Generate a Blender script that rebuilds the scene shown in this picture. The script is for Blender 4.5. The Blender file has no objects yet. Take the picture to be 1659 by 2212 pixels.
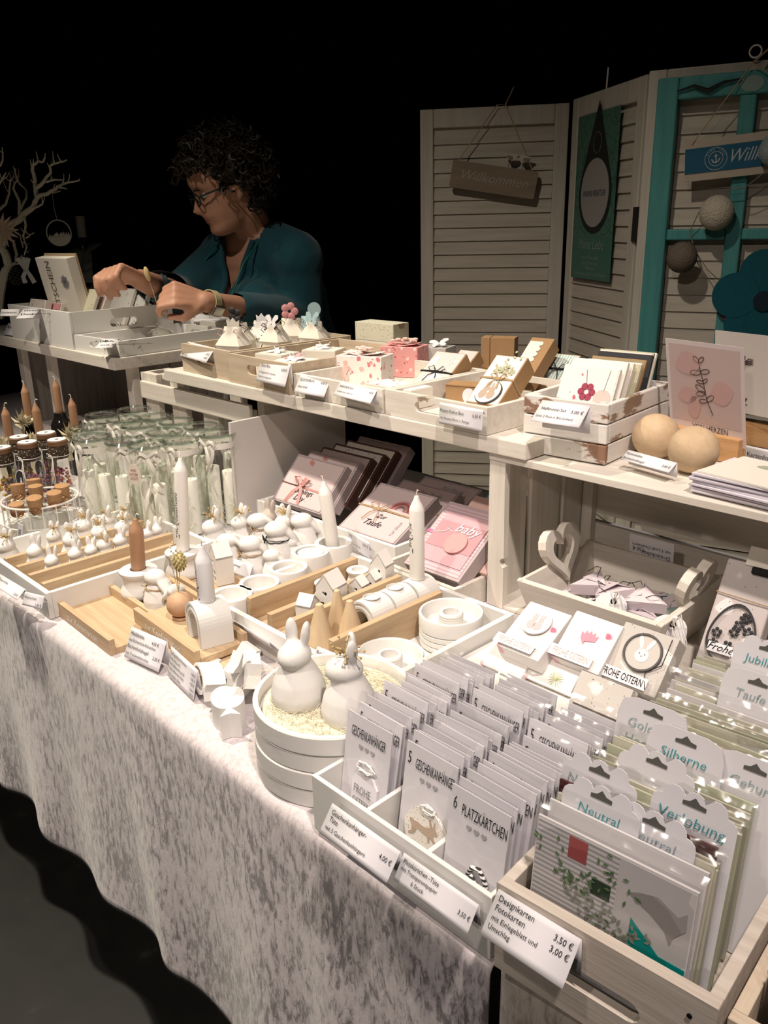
import bpy, bmesh, math, random
from mathutils import Matrix, Vector, noise
R = math.radians
PI = math.pi
random.seed(7)
scene = bpy.context.scene
COL = scene.collection

# ------------------------------------------------------------------ camera
FPX, W_PX, H_PX = 1800.0, 1659.0, 2212.0
CAM = Vector((0.0, 0.0, 1.34))
_y, _p, _r = R(46.2), R(19.24), R(1.23)
_f = Vector((-math.sin(_y)*math.cos(_p), math.cos(_y)*math.cos(_p), -math.sin(_p)))
_rt = Vector((math.cos(_y), math.sin(_y), 0.0))
_dn = _f.cross(_rt)
_right = _rt*math.cos(_r) + _dn*math.sin(_r)
_down = -_rt*math.sin(_r) + _dn*math.cos(_r)
cd = bpy.data.cameras.new('camera')
cd.sensor_fit = 'HORIZONTAL'; cd.sensor_width = 36.0; cd.lens = 36.0*FPX/W_PX
cd.clip_start = 0.02; cd.clip_end = 60.0
cam = bpy.data.objects.new('camera', cd); COL.objects.link(cam)
cam.matrix_world = Matrix(((_right.x, -_down.x, -_f.x, CAM.x), (_right.y, -_down.y, -_f.y, CAM.y),
                           (_right.z, -_down.z, -_f.z, CAM.z), (0, 0, 0, 1)))
scene.camera = cam

def ray(x, y):
    return _right*(x - W_PX/2) + _down*(y - H_PX/2) + _f*FPX
def at(x, y, z=None, Y=None, X=None):
    """survey helper: the point of the place seen at a photo pixel on a known plane"""
    d = ray(x, y)
    t = (z - CAM.z)/d.z if z is not None else ((Y - CAM.y)/d.y if Y is not None else (X - CAM.x)/d.x)
    return CAM + d*t
def atd(x, y, dist):
    d = ray(x, y)
    return CAM + d*(dist/math.hypot(d.x, d.y))

# ------------------------------------------------------------------ world, lights, exposure
w = bpy.data.worlds.new('hall'); scene.world = w
w.use_nodes = True
w.node_tree.nodes['Background'].inputs[0].default_value = (1.0, 0.90, 0.80, 1)
w.node_tree.nodes['Background'].inputs[1].default_value = 0.006
scene.view_settings.view_transform = 'Standard'
scene.view_settings.look = 'None'
scene.view_settings.gamma = 1.0
scene.view_settings.use_curve_mapping = False
scene.view_settings.exposure = 0.0
scene.cycles.transparent_max_bounces = 48

def spot(name, loc, target, power, cone, blend, color, radius=0.05):
    l = bpy.data.lights.new(name, 'SPOT')
    l.energy = power; l.spot_size = R(cone); l.spot_blend = blend; l.color = color; l.shadow_soft_size = radius
    o = bpy.data.objects.new(name, l); COL.objects.link(o)
    o.location = loc
    o.rotation_euler = (Vector(target) - Vector(loc)).to_track_quat('-Z', 'Y').to_euler()
    return o
spot('stage_spotlight', (0.6, 0.0, 3.7), (-0.65, 0.62, 0.75), 350, 40, 0.8, (1.0, 0.86, 0.78), 0.06)
spot('stage_spotlight', (-2.2, 0.1, 3.7), (-1.52, 0.70, 0.75), 420, 50, 0.85, (1.0, 0.89, 0.71), 0.06)
spot('stage_spotlight', (-0.6, -1.25, 3.7), (-1.35, 0.90, 0.9), 250, 48, 0.9, (1.0, 0.87, 0.75), 0.06)
spot('stage_spotlight', (0.45, -2.3, 2.75), (-0.50, 1.10, 0.92), 75, 30, 0.8, (1.0, 0.86, 0.78), 0.06)

# ------------------------------------------------------------------ mesh builder
class MB:
    def __init__(self): self.v = []; self.f = []; self.m = []; self.s = []
    def add(self, verts, faces, mi=0, M=None, sm=False):
        b = len(self.v)
        for p in verts:
            p = Vector(p)
            self.v.append(tuple(M @ p) if M is not None else tuple(p))
        for fc in faces:
            self.f.append(tuple(b+i for i in fc)); self.m.append(mi); self.s.append(sm)
        return self
    def box(self, x0, x1, y0, y1, z0, z1, mi=0, M=None):
        return self.add([(x0,y0,z0),(x1,y0,z0),(x1,y1,z0),(x0,y1,z0),(x0,y0,z1),(x1,y0,z1),(x1,y1,z1),(x0,y1,z1)],
            [(0,3,2,1),(4,5,6,7),(0,1,5,4),(1,2,6,5),(2,3,7,6),(3,0,4,7)], mi, M)
    def cb(self, c, s, mi=0, M=None):
        return self.box(c[0]-s[0]/2, c[0]+s[0]/2, c[1]-s[1]/2, c[1]+s[1]/2, c[2]-s[2]/2, c[2]+s[2]/2, mi, M)
    def prism(self, poly, z0, z1, mi=0, M=None, sm=False):
        n = len(poly)
        v = [(x,y,z0) for x,y in poly] + [(x,y,z1) for x,y in poly]
        self.add(v, [tuple(range(n-1,-1,-1)), tuple(range(n,2*n))], mi, M)
        return self.add(v, [(i,(i+1)%n,n+(i+1)%n,n+i) for i in range(n)], mi, M, sm)
    def ring(self, outer, inner, z0, z1, mi=0, M=None, sm=False):
        n = len(outer)
        v = [(x,y,z0) for x,y in outer]+[(x,y,z0) for x,y in inner]+[(x,y,z1) for x,y in outer]+[(x,y,z1) for x,y in inner]
        F = []; S = []
        for i in range(n):
            j = (i+1) % n
            F += [(i,n+i,n+j,j), (2*n+i,2*n+j,3*n+j,3*n+i)]
            S += [(i,j,2*n+j,2*n+i), (n+i,3*n+i,3*n+j,n+j)]
        self.add(v, F, mi, M); return self.add(v, S, mi, M, sm)
    def lathe(self, prof, seg=24, mi=0, M=None, sm=True, cap=True, sweep=None):
        v = []; F = []
        for r, z in prof:
            for k in range(seg):
                a = 2*PI*k/seg
                v.append((r*math.cos(a), r*math.sin(a), z))
        n = len(prof)
        for i in range(n-1):
            for k in range(seg):
                k2 = (k+1) % seg
                F.append((i*seg+k, i*seg+k2, (i+1)*seg+k2, (i+1)*seg+k))
        self.add(v, F, mi, M, sm)
        if cap:
            if prof[0][0] > 1e-5: self.add(v[:seg], [tuple(range(seg-1,-1,-1))], mi, M)
            if prof[-1][0] > 1e-5: self.add(v[-seg:], [tuple(range(seg))], mi, M)
        return self
    def tube(self, pts, r, seg=6, mi=0, M=None, closed=False, sm=True):
        pts = [Vector(p) for p in pts]; n = len(pts)
        rr = r if isinstance(r, (list, tuple)) else [r]*n
        v = []; F = []; up = Vector((0.13,0.21,0.97))
        for i, p in enumerate(pts):
            a = pts[i-1] if (i > 0 or closed) else p
            b = pts[(i+1) % n] if (i < n-1 or closed) else p
            t = (b-a)
            if t.length < 1e-9: t = Vector((0,0,1))
            t.normalize()
            s = t.cross(up)
            if s.length < 0.05: s = t.cross(Vector((1,0.1,0)))
            s.normalize(); u = s.cross(t)
            up = u
            for k in range(seg):
                q = 2*PI*k/seg
                v.append(p + (s*math.cos(q) + u*math.sin(q))*rr[i])
        m = n if closed else n-1
        for i in range(m):
            j = (i+1) % n
            for k in range(seg):
                k2 = (k+1) % seg
                F.append((i*seg+k, i*seg+k2, j*seg+k2, j*seg+k))
        if not closed:
            F.append(tuple(range(seg-1,-1,-1))); F.append(tuple(range((n-1)*seg, n*seg)))
        return self.add(v, F, mi, M, sm)
    def ell(self, c, rad, mi=0, M=None, nu=16, nv=10):
        v = []; F = []
        for j in range(1, nv):
            t = PI*j/nv
            for i in range(nu):
                a = 2*PI*i/nu
                v.append((c[0]+rad[0]*math.sin(t)*math.cos(a), c[1]+rad[1]*math.sin(t)*math.sin(a), c[2]+rad[2]*math.cos(t)))
        top = len(v); v.append((c[0],c[1],c[2]+rad[2])); v.append((c[0],c[1],c[2]-rad[2]))
        for j in range(nv-2):
            for i in range(nu):
                i2 = (i+1) % nu
                F.append((j*nu+i, (j+1)*nu+i, (j+1)*nu+i2, j*nu+i2))
        for i in range(nu):
            i2 = (i+1) % nu
            F.append((top, i, i2)); F.append((top+1, (nv-2)*nu+i2, (nv-2)*nu+i))
        return self.add(v, F, mi, M, True)
    def grid(self, fn, nu, nv, mi=0, M=None, sm=True, closed_u=False):
        v = [fn(i/(nu-1), j/(nv-1)) for j in range(nv) for i in range(nu)]
        F = [(j*nu+i, j*nu+i+1, (j+1)*nu+i+1, (j+1)*nu+i) for j in range(nv-1) for i in range(nu-1)]
        return self.add(v, F, mi, M, sm)
    def capsule(self, a, b, ra, rb, mi=0, seg=12):
        a = Vector(a); b = Vector(b); d = b-a; L = d.length
        q = d.to_track_quat('Z', 'Y').to_matrix().to_4x4(); M = Matrix.Translation(a) @ q
        prof = [(max(1e-4, ra*math.cos(t)), ra*math.sin(t)) for t in [R(-90), R(-60), R(-30), 0]]
        prof += [(max(1e-4, rb*math.cos(t)), L+rb*math.sin(t)) for t in [0, R(30), R(60), R(90)]]
        return self.lathe(prof, seg, mi, M, True, True)
    def mesh(self, name, mats):
        me = bpy.data.meshes.new(name)
        me.from_pydata(self.v, [], self.f)
        if not isinstance(mats, (list, tuple)): mats = [mats]
        for m in mats: me.materials.append(m)
        for p, mi, s in zip(me.polygons, self.m, self.s):
            p.material_index = mi; p.use_smooth = s
        me.update()
        if any(self.s): me.set_sharp_from_angle(angle=R(38))
        return me
    def build(self, name, mats, parent=None, M=None, bevel=0, solid=0):
        return link(name, self.mesh(name, mats), parent, M, bevel, solid)

def link(name, me, parent=None, M=None, bevel=0, solid=0):
    o = bpy.data.objects.new(name, me); COL.objects.link(o)
    if parent is not None: o.parent = parent
    if M is not None: o.matrix_local = M
    if solid:
        s = o.modifiers.new('Solidify', 'SOLIDIFY'); s.thickness = solid; s.offset = 0
    if bevel:
        b = o.modifiers.new('Bevel', 'BEVEL'); b.width = bevel; b.segments = 2; b.limit_method = 'ANGLE'
    return o
def tag(o, label, cat, group=None):
    o['label'] = label; o['category'] = cat
    if group: o['group'] = group
    return o
def struct(o): o['kind'] = 'structure'; return o
def thing(name, label, cat, loc=(0,0,0), rotz=0.0, group=None, rot=None):
    o = bpy.data.objects.new(name, None); COL.objects.link(o)
    o.empty_display_size = 0.03
    o.location = loc; o.rotation_euler = rot if rot else (0, 0, rotz)
    return tag(o, label, cat, group)
def dup(root, loc, rotz=None, label=None, scale=None, rot=None):
    r = root.copy(); COL.objects.link(r); r.location = loc
    if rotz is not None: r.rotation_euler = (0, 0, rotz)
    if rot is not None: r.rotation_euler = rot
    if label: r['label'] = label
    if scale: r.scale = (scale,)*3 if not isinstance(scale, tuple) else scale
    for ch in list(root.children):
        c = ch.copy(); COL.objects.link(c); c.parent = r
        for g in list(ch.children):
            d = g.copy(); COL.objects.link(d); d.parent = c
    return r
def T(x, y, z): return Matrix.Translation((x, y, z))
def RX(a): return Matrix.Rotation(a, 4, 'X')
def RY(a): return Matrix.Rotation(a, 4, 'Y')
def RZ(a): return Matrix.Rotation(a, 4, 'Z')
def SC(x, y, z): return Matrix.Diagonal((x, y, z, 1))

def circle(r, n=24, cx=0, cy=0, ry=None, a0=0):
    ry = r if ry is None else ry
    return [(cx+r*math.cos(a0+2*PI*k/n), cy+ry*math.sin(a0+2*PI*k/n)) for k in range(n)]
def stadium(w, h, n=6):
    r = h/2; L = w/2-r; p = []
    for k in range(n+1):
        a = -PI/2 + PI*k/n; p.append((L+r*math.cos(a), r*math.sin(a)))
    for k in range(n+1):
        a = PI/2 + PI*k/n; p.append((-L+r*math.cos(a), r*math.sin(a)))
    return p
def rect_around(inner, x0, x1, y0, y1):
    out = []
    for x, y in inner:
        sx = (x1/x if x > 0 else x0/x) if abs(x) > 1e-9 else 1e9
        sy = (y1/y if y > 0 else y0/y) if abs(y) > 1e-9 else 1e9
        s = min(sx, sy); out.append([x*s, y*s])
    for cx, cy in ((x0,y0),(x1,y0),(x1,y1),(x0,y1)):
        k = min(range(len(out)), key=lambda i: (out[i][0]-cx)**2+(out[i][1]-cy)**2)
        out[k] = [cx, cy]
    return [tuple(p) for p in out]
def rrect(w, h, r, n=4):
    p = []
    for cx, cy, a0 in ((w/2-r,-h/2+r,-PI/2),(w/2-r,h/2-r,0),(-w/2+r,h/2-r,PI/2),(-w/2+r,-h/2+r,PI)):
        for k in range(n+1):
            a = a0 + PI/2*k/n; p.append((cx+r*math.cos(a), cy+r*math.sin(a)))
    return p
def heart(s, n=24):
    p = []
    for k in range(n):
        t = 2*PI*k/n
        p.append((s*16*math.sin(t)**3/17, s*(13*math.cos(t)-5*math.cos(2*t)-2*math.cos(3*t)-math.cos(4*t))/17))
    return p
# board in local XZ (width along X centred, height from 0), thickness along Y centred; optional stadium hole
def board(w, h, t, hole=None, hz=None):
    m = MB()
    if not hole: return m.box(-w/2, w/2, -t/2, t/2, 0, h)
    inner = stadium(*hole); hz = h/2 if hz is None else hz
    outer = rect_around(inner, -w/2, w/2, -hz, h-hz)
    return m.ring(outer, inner, -t/2, t/2, 0, T(0,0,hz) @ RX(PI/2), False)

# ------------------------------------------------------------------ materials
MATS = {}
def nodes(name):
    m = bpy.data.materials.new(name); m.use_nodes = True
    nt = m.node_tree; b = nt.nodes['Principled BSDF']
    return m, nt, b
def plain(name, col, rough=0.6, spec=0.3, var=0.0, scale=30.0, bump=0.0, bscale=80.0, sss=0.0, metal=0.0, sheen=0.0, coat=0.0):
    if name in MATS: return MATS[name]
    m, nt, b = nodes(name)
    b.inputs['Base Color'].default_value = (*col, 1); b.inputs['Roughness'].default_value = rough
    b.inputs['Specular IOR Level'].default_value = spec; b.inputs['Metallic'].default_value = metal
    b.inputs['Sheen Weight'].default_value = sheen; b.inputs['Coat Weight'].default_value = coat
    if sss:
        b.inputs['Subsurface Weight'].default_value = sss; b.inputs['Subsurface Radius'].default_value = (0.01, 0.007, 0.005)
    tc = nt.nodes.new('ShaderNodeTexCoord')
    if var:
        n = nt.nodes.new('ShaderNodeTexNoise'); n.inputs['Scale'].default_value = scale; n.inputs['Detail'].default_value = 5
        nt.links.new(tc.outputs['Object'], n.inputs['Vector'])
        mx = nt.nodes.new('ShaderNodeMix'); mx.data_type = 'RGBA'
        mx.inputs['A'].default_value = (*[c*(1-var) for c in col], 1); mx.inputs['B'].default_value = (*[min(1, c*(1+var)) for c in col], 1)
        nt.links.new(n.outputs['Fac'], mx.inputs['Factor']); nt.links.new(mx.outputs['Result'], b.inputs['Base Color'])
    if bump:
        n2 = nt.nodes.new('ShaderNodeTexNoise'); n2.inputs['Scale'].default_value = bscale; n2.inputs['Detail'].default_value = 4
        nt.links.new(tc.outputs['Object'], n2.inputs['Vector'])
        bp = nt.nodes.new('ShaderNodeBump'); bp.inputs['Strength'].default_value = bump; bp.inputs['Distance'].default_value = 0.004
        nt.links.new(n2.outputs['Fac'], bp.inputs['Height']); nt.links.new(bp.outputs['Normal'], b.inputs['Normal'])
    MATS[name] = m
    return m
def ramp_mix(nt, fac, stops):
    r = nt.nodes.new('ShaderNodeValToRGB'); e = r.color_ramp.elements
    while len(e) < len(stops): e.new(0.5)
    for el, (p, c) in zip(e, stops): el.position = p; el.color = (*c, 1)
    nt.links.new(fac, r.inputs['Fac']); return r.outputs['Color']
def wood(name, c1, c2, axis='X', scale=1.0, rough=0.55, chips=None, chip_amt=0.62, bump=0.25):
    if name in MATS: return MATS[name]
    m, nt, b = nodes(name)
    tc = nt.nodes.new('ShaderNodeTexCoord'); mp = nt.nodes.new('ShaderNodeMapping')
    st = {'X': (6, 90, 90), 'Y': (90, 6, 90), 'Z': (90, 90, 6)}[axis]
    mp.inputs['Scale'].default_value = [s*scale for s in st]
    oi = nt.nodes.new('ShaderNodeObjectInfo'); ad = nt.nodes.new('ShaderNodeVectorMath'); ad.operation = 'ADD'
    cm = nt.nodes.new('ShaderNodeCombineXYZ')
    for k in range(3): nt.links.new(oi.outputs['Random'], cm.inputs[k])
    nt.links.new(tc.outputs['Object'], ad.inputs[0]); nt.links.new(cm.outputs[0], ad.inputs[1])
    nt.links.new(ad.outputs[0], mp.inputs['Vector'])
    n = nt.nodes.new('ShaderNodeTexNoise'); n.inputs['Scale'].default_value = 1.0; n.inputs['Detail'].default_value = 8; n.inputs['Roughness'].default_value = 0.65
    nt.links.new(mp.outputs[0], n.inputs['Vector'])
    col = ramp_mix(nt, n.outputs['Fac'], [(0.3, c1), (0.72, c2)])
    if chips:
        n3 = nt.nodes.new('ShaderNodeTexNoise'); n3.inputs['Scale'].default_value = 16; n3.inputs['Detail'].default_value = 9; n3.inputs['Roughness'].default_value = 0.6
        mp3 = nt.nodes.new('ShaderNodeMapping'); mp3.inputs['Scale'].default_value = [1 if s > 50 else 0.4 for s in st]
        nt.links.new(ad.outputs[0], mp3.inputs['Vector']); nt.links.new(mp3.outputs[0], n3.inputs['Vector'])
        f = ramp_mix(nt, n3.outputs['Fac'], [(chip_amt, (0,0,0)), (chip_amt+0.025, (1,1,1))])
        mx = nt.nodes.new('ShaderNodeMix'); mx.data_type = 'RGBA'
        nt.links.new(f, mx.inputs['Factor']); nt.links.new(col, mx.inputs['A']); mx.inputs['B'].default_value = (*chips, 1)
        col = mx.outputs['Result']
    nt.links.new(col, b.inputs['Base Color']); b.inputs['Roughness'].default_value = rough
    b.inputs['Specular IOR Level'].default_value = 0.25
    bp = nt.nodes.new('ShaderNodeBump'); bp.inputs['Strength'].default_value = bump; bp.inputs['Distance'].default_value = 0.002
    nt.links.new(n.outputs['Fac'], bp.inputs['Height']); nt.links.new(bp.outputs['Normal'], b.inputs['Normal'])
    MATS[name] = m
    return m
def clear(name, tint, gloss=0.12, rough=0.05, wrinkle=0.0, fres=0.35):
    """thin clear film or thin glass: see-through with a reflecting skin"""
    if name in MATS: return MATS[name]
    m = bpy.data.materials.new(name); m.use_nodes = True; nt = m.node_tree
    for n in list(nt.nodes):
        if n.type == 'BSDF_PRINCIPLED': nt.nodes.remove(n)
    out = [n for n in nt.nodes if n.type == 'OUTPUT_MATERIAL'][0]
    tr = nt.nodes.new('ShaderNodeBsdfTransparent'); tr.inputs[0].default_value = (*tint, 1)
    gl = nt.nodes.new('ShaderNodeBsdfGlossy'); gl.inputs['Roughness'].default_value = rough
    mx = nt.nodes.new('ShaderNodeMixShader')
    fr = nt.nodes.new('ShaderNodeLayerWeight'); fr.inputs['Blend'].default_value = fres
    ma = nt.nodes.new('ShaderNodeMath'); ma.operation = 'MULTIPLY_ADD'; ma.inputs[1].default_value = 0.55; ma.inputs[2].default_value = gloss; ma.use_clamp = True
    pw = nt.nodes.new('ShaderNodeMath'); pw.operation = 'POWER'; pw.inputs[1].default_value = 3.0
    nt.links.new(fr.outputs['Facing'], pw.inputs[0]); nt.links.new(pw.outputs[0], ma.inputs[0]); nt.links.new(ma.outputs[0], mx.inputs[0])
    nt.links.new(tr.outputs[0], mx.inputs[1]); nt.links.new(gl.outputs[0], mx.inputs[2]); nt.links.new(mx.outputs[0], out.inputs[0])
    if wrinkle:
        tc = nt.nodes.new('ShaderNodeTexCoord'); n = nt.nodes.new('ShaderNodeTexNoise'); n.inputs['Scale'].default_value = 22; n.inputs['Detail'].default_value = 2
        oi = nt.nodes.new('ShaderNodeObjectInfo'); n.noise_dimensions = '4D'
        mm = nt.nodes.new('ShaderNodeMath'); mm.operation = 'MULTIPLY'; mm.inputs[1].default_value = 50
        nt.links.new(oi.outputs['Random'], mm.inputs[0]); nt.links.new(mm.outputs[0], n.inputs['W'])
        nt.links.new(tc.outputs['Object'], n.inputs['Vector'])
        bp = nt.nodes.new('ShaderNodeBump'); bp.inputs['Strength'].default_value = wrinkle; bp.inputs['Distance'].default_value = 0.01
        nt.links.new(n.outputs['Fac'], bp.inputs['Height']); nt.links.new(bp.outputs['Normal'], gl.inputs['Normal'])
    MATS[name] = m
    return m
def printed(name, base, spots, rough=0.6, scale=40.0):
    """printed paper: flat colour with scattered round motifs; spots = [(colour, voronoi scale, radius, random seed)]"""
    if name in MATS: return MATS[name]
    m, nt, b = nodes(name); b.inputs['Roughness'].default_value = rough; b.inputs['Specular IOR Level'].default_value = 0.2
    tc = nt.nodes.new('ShaderNodeTexCoord'); col = None
    for c, sc, rad, seed in spots:
        mp = nt.nodes.new('ShaderNodeMapping'); mp.inputs['Location'].default_value = (seed, seed*1.7, seed*0.3)
        ns = nt.nodes.new('ShaderNodeTexNoise'); ns.inputs['Scale'].default_value = sc*1.5
        nt.links.new(tc.outputs['Object'], ns.inputs['Vector'])
        vm = nt.nodes.new('ShaderNodeVectorMath'); vm.operation = 'MULTIPLY_ADD'; vm.inputs[1].default_value = (0.5/sc,)*3
        nt.links.new(ns.outputs['Color'], vm.inputs[0]); nt.links.new(tc.outputs['Object'], vm.inputs[2]); nt.links.new(vm.outputs[0], mp.inputs['Vector'])
        vo = nt.nodes.new('ShaderNodeTexVoronoi'); vo.inputs['Scale'].default_value = sc
        nt.links.new(mp.outputs[0], vo.inputs['Vector'])
        f = ramp_mix(nt, vo.outputs['Distance'], [(rad, (1,1,1)), (rad+0.05, (0,0,0))])
        mx = nt.nodes.new('ShaderNodeMix'); mx.data_type = 'RGBA'; nt.links.new(f, mx.inputs['Factor'])
        if col is None: mx.inputs['A'].default_value = (*base, 1)
        else: nt.links.new(col, mx.inputs['A'])
        mx.inputs['B'].default_value = (*c, 1); col = mx.outputs['Result']
    nt.links.new(col, b.inputs['Base Color']); MATS[name] = m
    return m
def striped(name, c1, c2, axis=0, scale=100.0, duty=0.5):
    if name in MATS: return MATS[name]
    m, nt, b = nodes(name); b.inputs['Roughness'].default_value = 0.6
    tc = nt.nodes.new('ShaderNodeTexCoord'); sp = nt.nodes.new('ShaderNodeSeparateXYZ'); nt.links.new(tc.outputs['Object'], sp.inputs[0])
    a = nt.nodes.new('ShaderNodeMath'); a.operation = 'MULTIPLY'; a.inputs[1].default_value = scale; nt.links.new(sp.outputs[axis], a.inputs[0])
    fr = nt.nodes.new('ShaderNodeMath'); fr.operation = 'FRACT'; nt.links.new(a.outputs[0], fr.inputs[0])
    g = nt.nodes.new('ShaderNodeMath'); g.operation = 'GREATER_THAN'; g.inputs[1].default_value = duty; nt.links.new(fr.outputs[0], g.inputs[0])
    mx = nt.nodes.new('ShaderNodeMix'); mx.data_type = 'RGBA'; mx.inputs['A'].default_value = (*c1,1); mx.inputs['B'].default_value = (*c2,1)
    nt.links.new(g.outputs[0], mx.inputs['Factor']); nt.links.new(mx.outputs['Result'], b.inputs['Base Color']); MATS[name] = m
    return m
PAPER = plain('white_paper', (0.74,0.73,0.76), 0.6, 0.2)
INK = plain('ink', (0.015,0.014,0.016), 0.7, 0.1)
GREYINK = plain('grey_ink', (0.22,0.22,0.23), 0.7, 0.1)
TEALINK = plain('teal_pen', (0.08,0.33,0.37), 0.7, 0.1)
WHITEINK = plain('white_print', (0.80,0.80,0.80), 0.7, 0.1)
LACQ = plain('white_lacquer', (0.74,0.73,0.70), 0.45, 0.4)
PLASTER = plain('white_plaster', (0.72,0.705,0.68), 0.7, 0.2, 0.02, 20, 0.04, 200)
WAXW = plain('white_wax', (0.84,0.82,0.78), 0.4, 0.35, sss=0.15)
OAKX = wood('oak_x', (0.42,0.29,0.17), (0.60,0.455,0.30), 'X')
OAKY = wood('oak_y', (0.42,0.29,0.17), (0.60,0.455,0.30), 'Y')
WWX = wood('whitewashed_wood_x', (0.60,0.55,0.48), (0.74,0.70,0.64), 'X', 1.0, 0.6, (0.30,0.22,0.16), 0.70)
WWY = wood('whitewashed_wood_y', (0.60,0.55,0.48), (0.74,0.70,0.64), 'Y', 1.0, 0.6, (0.30,0.22,0.16), 0.70)
WWZ = wood('whitewashed_wood_z', (0.60,0.55,0.48), (0.74,0.70,0.64), 'Z', 1.0, 0.6, (0.30,0.22,0.16), 0.70)
NATX = wood('pale_raw_wood_x', (0.50,0.40,0.30), (0.66,0.56,0.44), 'X', 1.0, 0.6)
KRAFT = plain('kraft_card', (0.36,0.22,0.11), 0.7, 0.15, 0.10, 60)
GLASS = clear('thin_glass', (0.985,0.993,0.983), 0.06, 0.03)
CELLO = clear('cellophane', (0.97,0.97,0.97), 0.05, 0.13, 0.85, 0.36)
TWINE = plain('jute_twine', (0.42,0.30,0.18), 0.9, 0.1)
BLACKCORD = plain('black_cord', (0.02,0.02,0.02), 0.8, 0.1)
WHITECORD = plain('white_cord', (0.75,0.73,0.70), 0.8, 0.1)

# ------------------------------------------------------------------ lettering (built-in font, flat print)
_TXT = {}
def text_mesh(s, mat, shear=0.0):
    key = (s, mat.name, shear)
    if key in _TXT: return _TXT[key]
    c = bpy.data.curves.new('lettering', 'FONT'); c.body = s; c.size = 1.0; c.resolution_u = 2; c.offset = -0.002; c.shear = shear
    c.fill_mode = 'FRONT'
    o = bpy.data.objects.new('lettering_tmp', c)
    me = bpy.data.meshes.new_from_object(o)
    bpy.data.objects.remove(o); bpy.data.curves.remove(c)
    me.name = 'lettering'; me.materials.clear(); me.materials.append(mat)
    _TXT[key] = me
    return me
def text(s, size, parent, M, mat=None, sx=1.0, align='L', thin=0.0, shear=0.0, name='lettering', fit=None):
    """text in the local XY plane of M, reading along +X, facing +Z"""
    me = text_mesh(s, mat or INK, shear)
    xs = [v.co.x for v in me.vertices]
    sx *= size
    if xs and fit: sx = fit/(max(xs)-min(xs))
    off = 0.0
    if xs and align == 'C': off = -(max(xs)+min(xs))/2*sx
    if xs and align == 'R': off = -max(xs)*sx
    return link(name, me, parent, M @ T(off,0,0.0004) @ SC(sx,size,1))
ORD = ['first','second','third','fourth','fifth','sixth','seventh','eighth','ninth','tenth','eleventh','twelfth','thirteenth','fourteenth','fifteenth','sixteenth','seventeenth','eighteenth','nineteenth','twentieth']
ORD += ['twenty-'+o for o in ORD[:9]] + ['thirtieth'] + ['thirty-'+o for o in ORD[:9]] + ['fortieth'] + ['forty-'+o for o in ORD[:9]]
UPRIGHT = RX(PI/2)      # XY plane -> XZ plane facing -Y

def frame(TL, TR, BL, z, known='BL', rz=None):
    """survey of a flat rectangular thing from three of its corners; one corner at a known height.
    returns matrix (origin bottom-left, X along width, Z up the face, Y into the thing), width, height"""
    if known == 'BL':
        P = at(*BL, z=z)
    else:
        P = at(*TL, z=z)
    if rz is None:
        Q = at(*TR, z=z); xd = (Q-P); xd.z = 0; xd.normalize()
        rz = math.atan2(xd.y, xd.x)
    xd = Vector((math.cos(rz), math.sin(rz), 0))
    def onplane(px, n, p0):
        d = ray(*px); return CAM + d*((p0-CAM).dot(n)/d.dot(n))
    if known == 'BL': pbl = P; ptl = onplane(TL, xd, P)
    else: ptl = P; pbl = onplane(BL, xd, P)
    zd = (ptl-pbl); h = zd.length; zd.normalize()
    yd = zd.cross(xd); yd.normalize()
    ptr = onplane(TR, yd, ptl); wd = (ptr-ptl).dot(xd)
    M = Matrix(((xd.x,yd.x,zd.x,pbl.x),(xd.y,yd.y,zd.y,pbl.y),(xd.z,yd.z,zd.z,pbl.z),(0,0,0,1)))
    return M, wd, h
def mthing(name, label, cat, M, group=None):
    o = bpy.data.objects.new(name, None); COL.objects.link(o); o.empty_display_size = 0.03
    o.matrix_world = M
    return tag(o, label, cat, group)
def on_face(u, v, y=0.0):
    """matrix for flat print on the -Y face at (u, v) metres from the bottom-left corner"""
    return T(u, y-0.0003, v) @ UPRIGHT
def price_tag(label, TL, TR, BL, z, lines, rz=None, ink=None, back=0.9, curl=0.0):
    """folded paper tent: front panel, short back panel, printed lines [(text, u, v, size, align)]"""
    M, wd, h = frame(TL, TR, BL, z, 'TL', rz)
    o = mthing('price_tag', label, 'price tag', M)
    fz = Vector((M[2][0], M[2][1], M[2][2]))
    m = MB(); t = 0.0006
    n = 8
    m.grid(lambda u, v: (u*wd, -curl*math.sin(PI*v)*0.0-curl*(1-v)**2, v*h), 2, n)
    # the rear flap falls straight down from the fold
    Mi = M.to_3x3().inverted(); dn = Mi @ Vector((0, 0, -1)); bk = Mi @ (M.to_3x3() @ Vector((0, 1, 0)))
    L = h*back
    p0 = Vector((0, 0.0005, h)); p1 = Vector((wd, 0.0005, h))
    q = dn*L + Vector((0, 0.004, 0))
    m.add([p0, p1, p1+q, p0+q], [(0,1,2,3)])
    m.build('folded_card', PAPER, o, solid=0.0005)
    for s, u, v, size, al in lines:
        text(s, size*h*0.92, o, on_face(u*wd, (1-v)*h, -0.0008-curl*0.2), ink or INK, 0.92, al)
    return o

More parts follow.
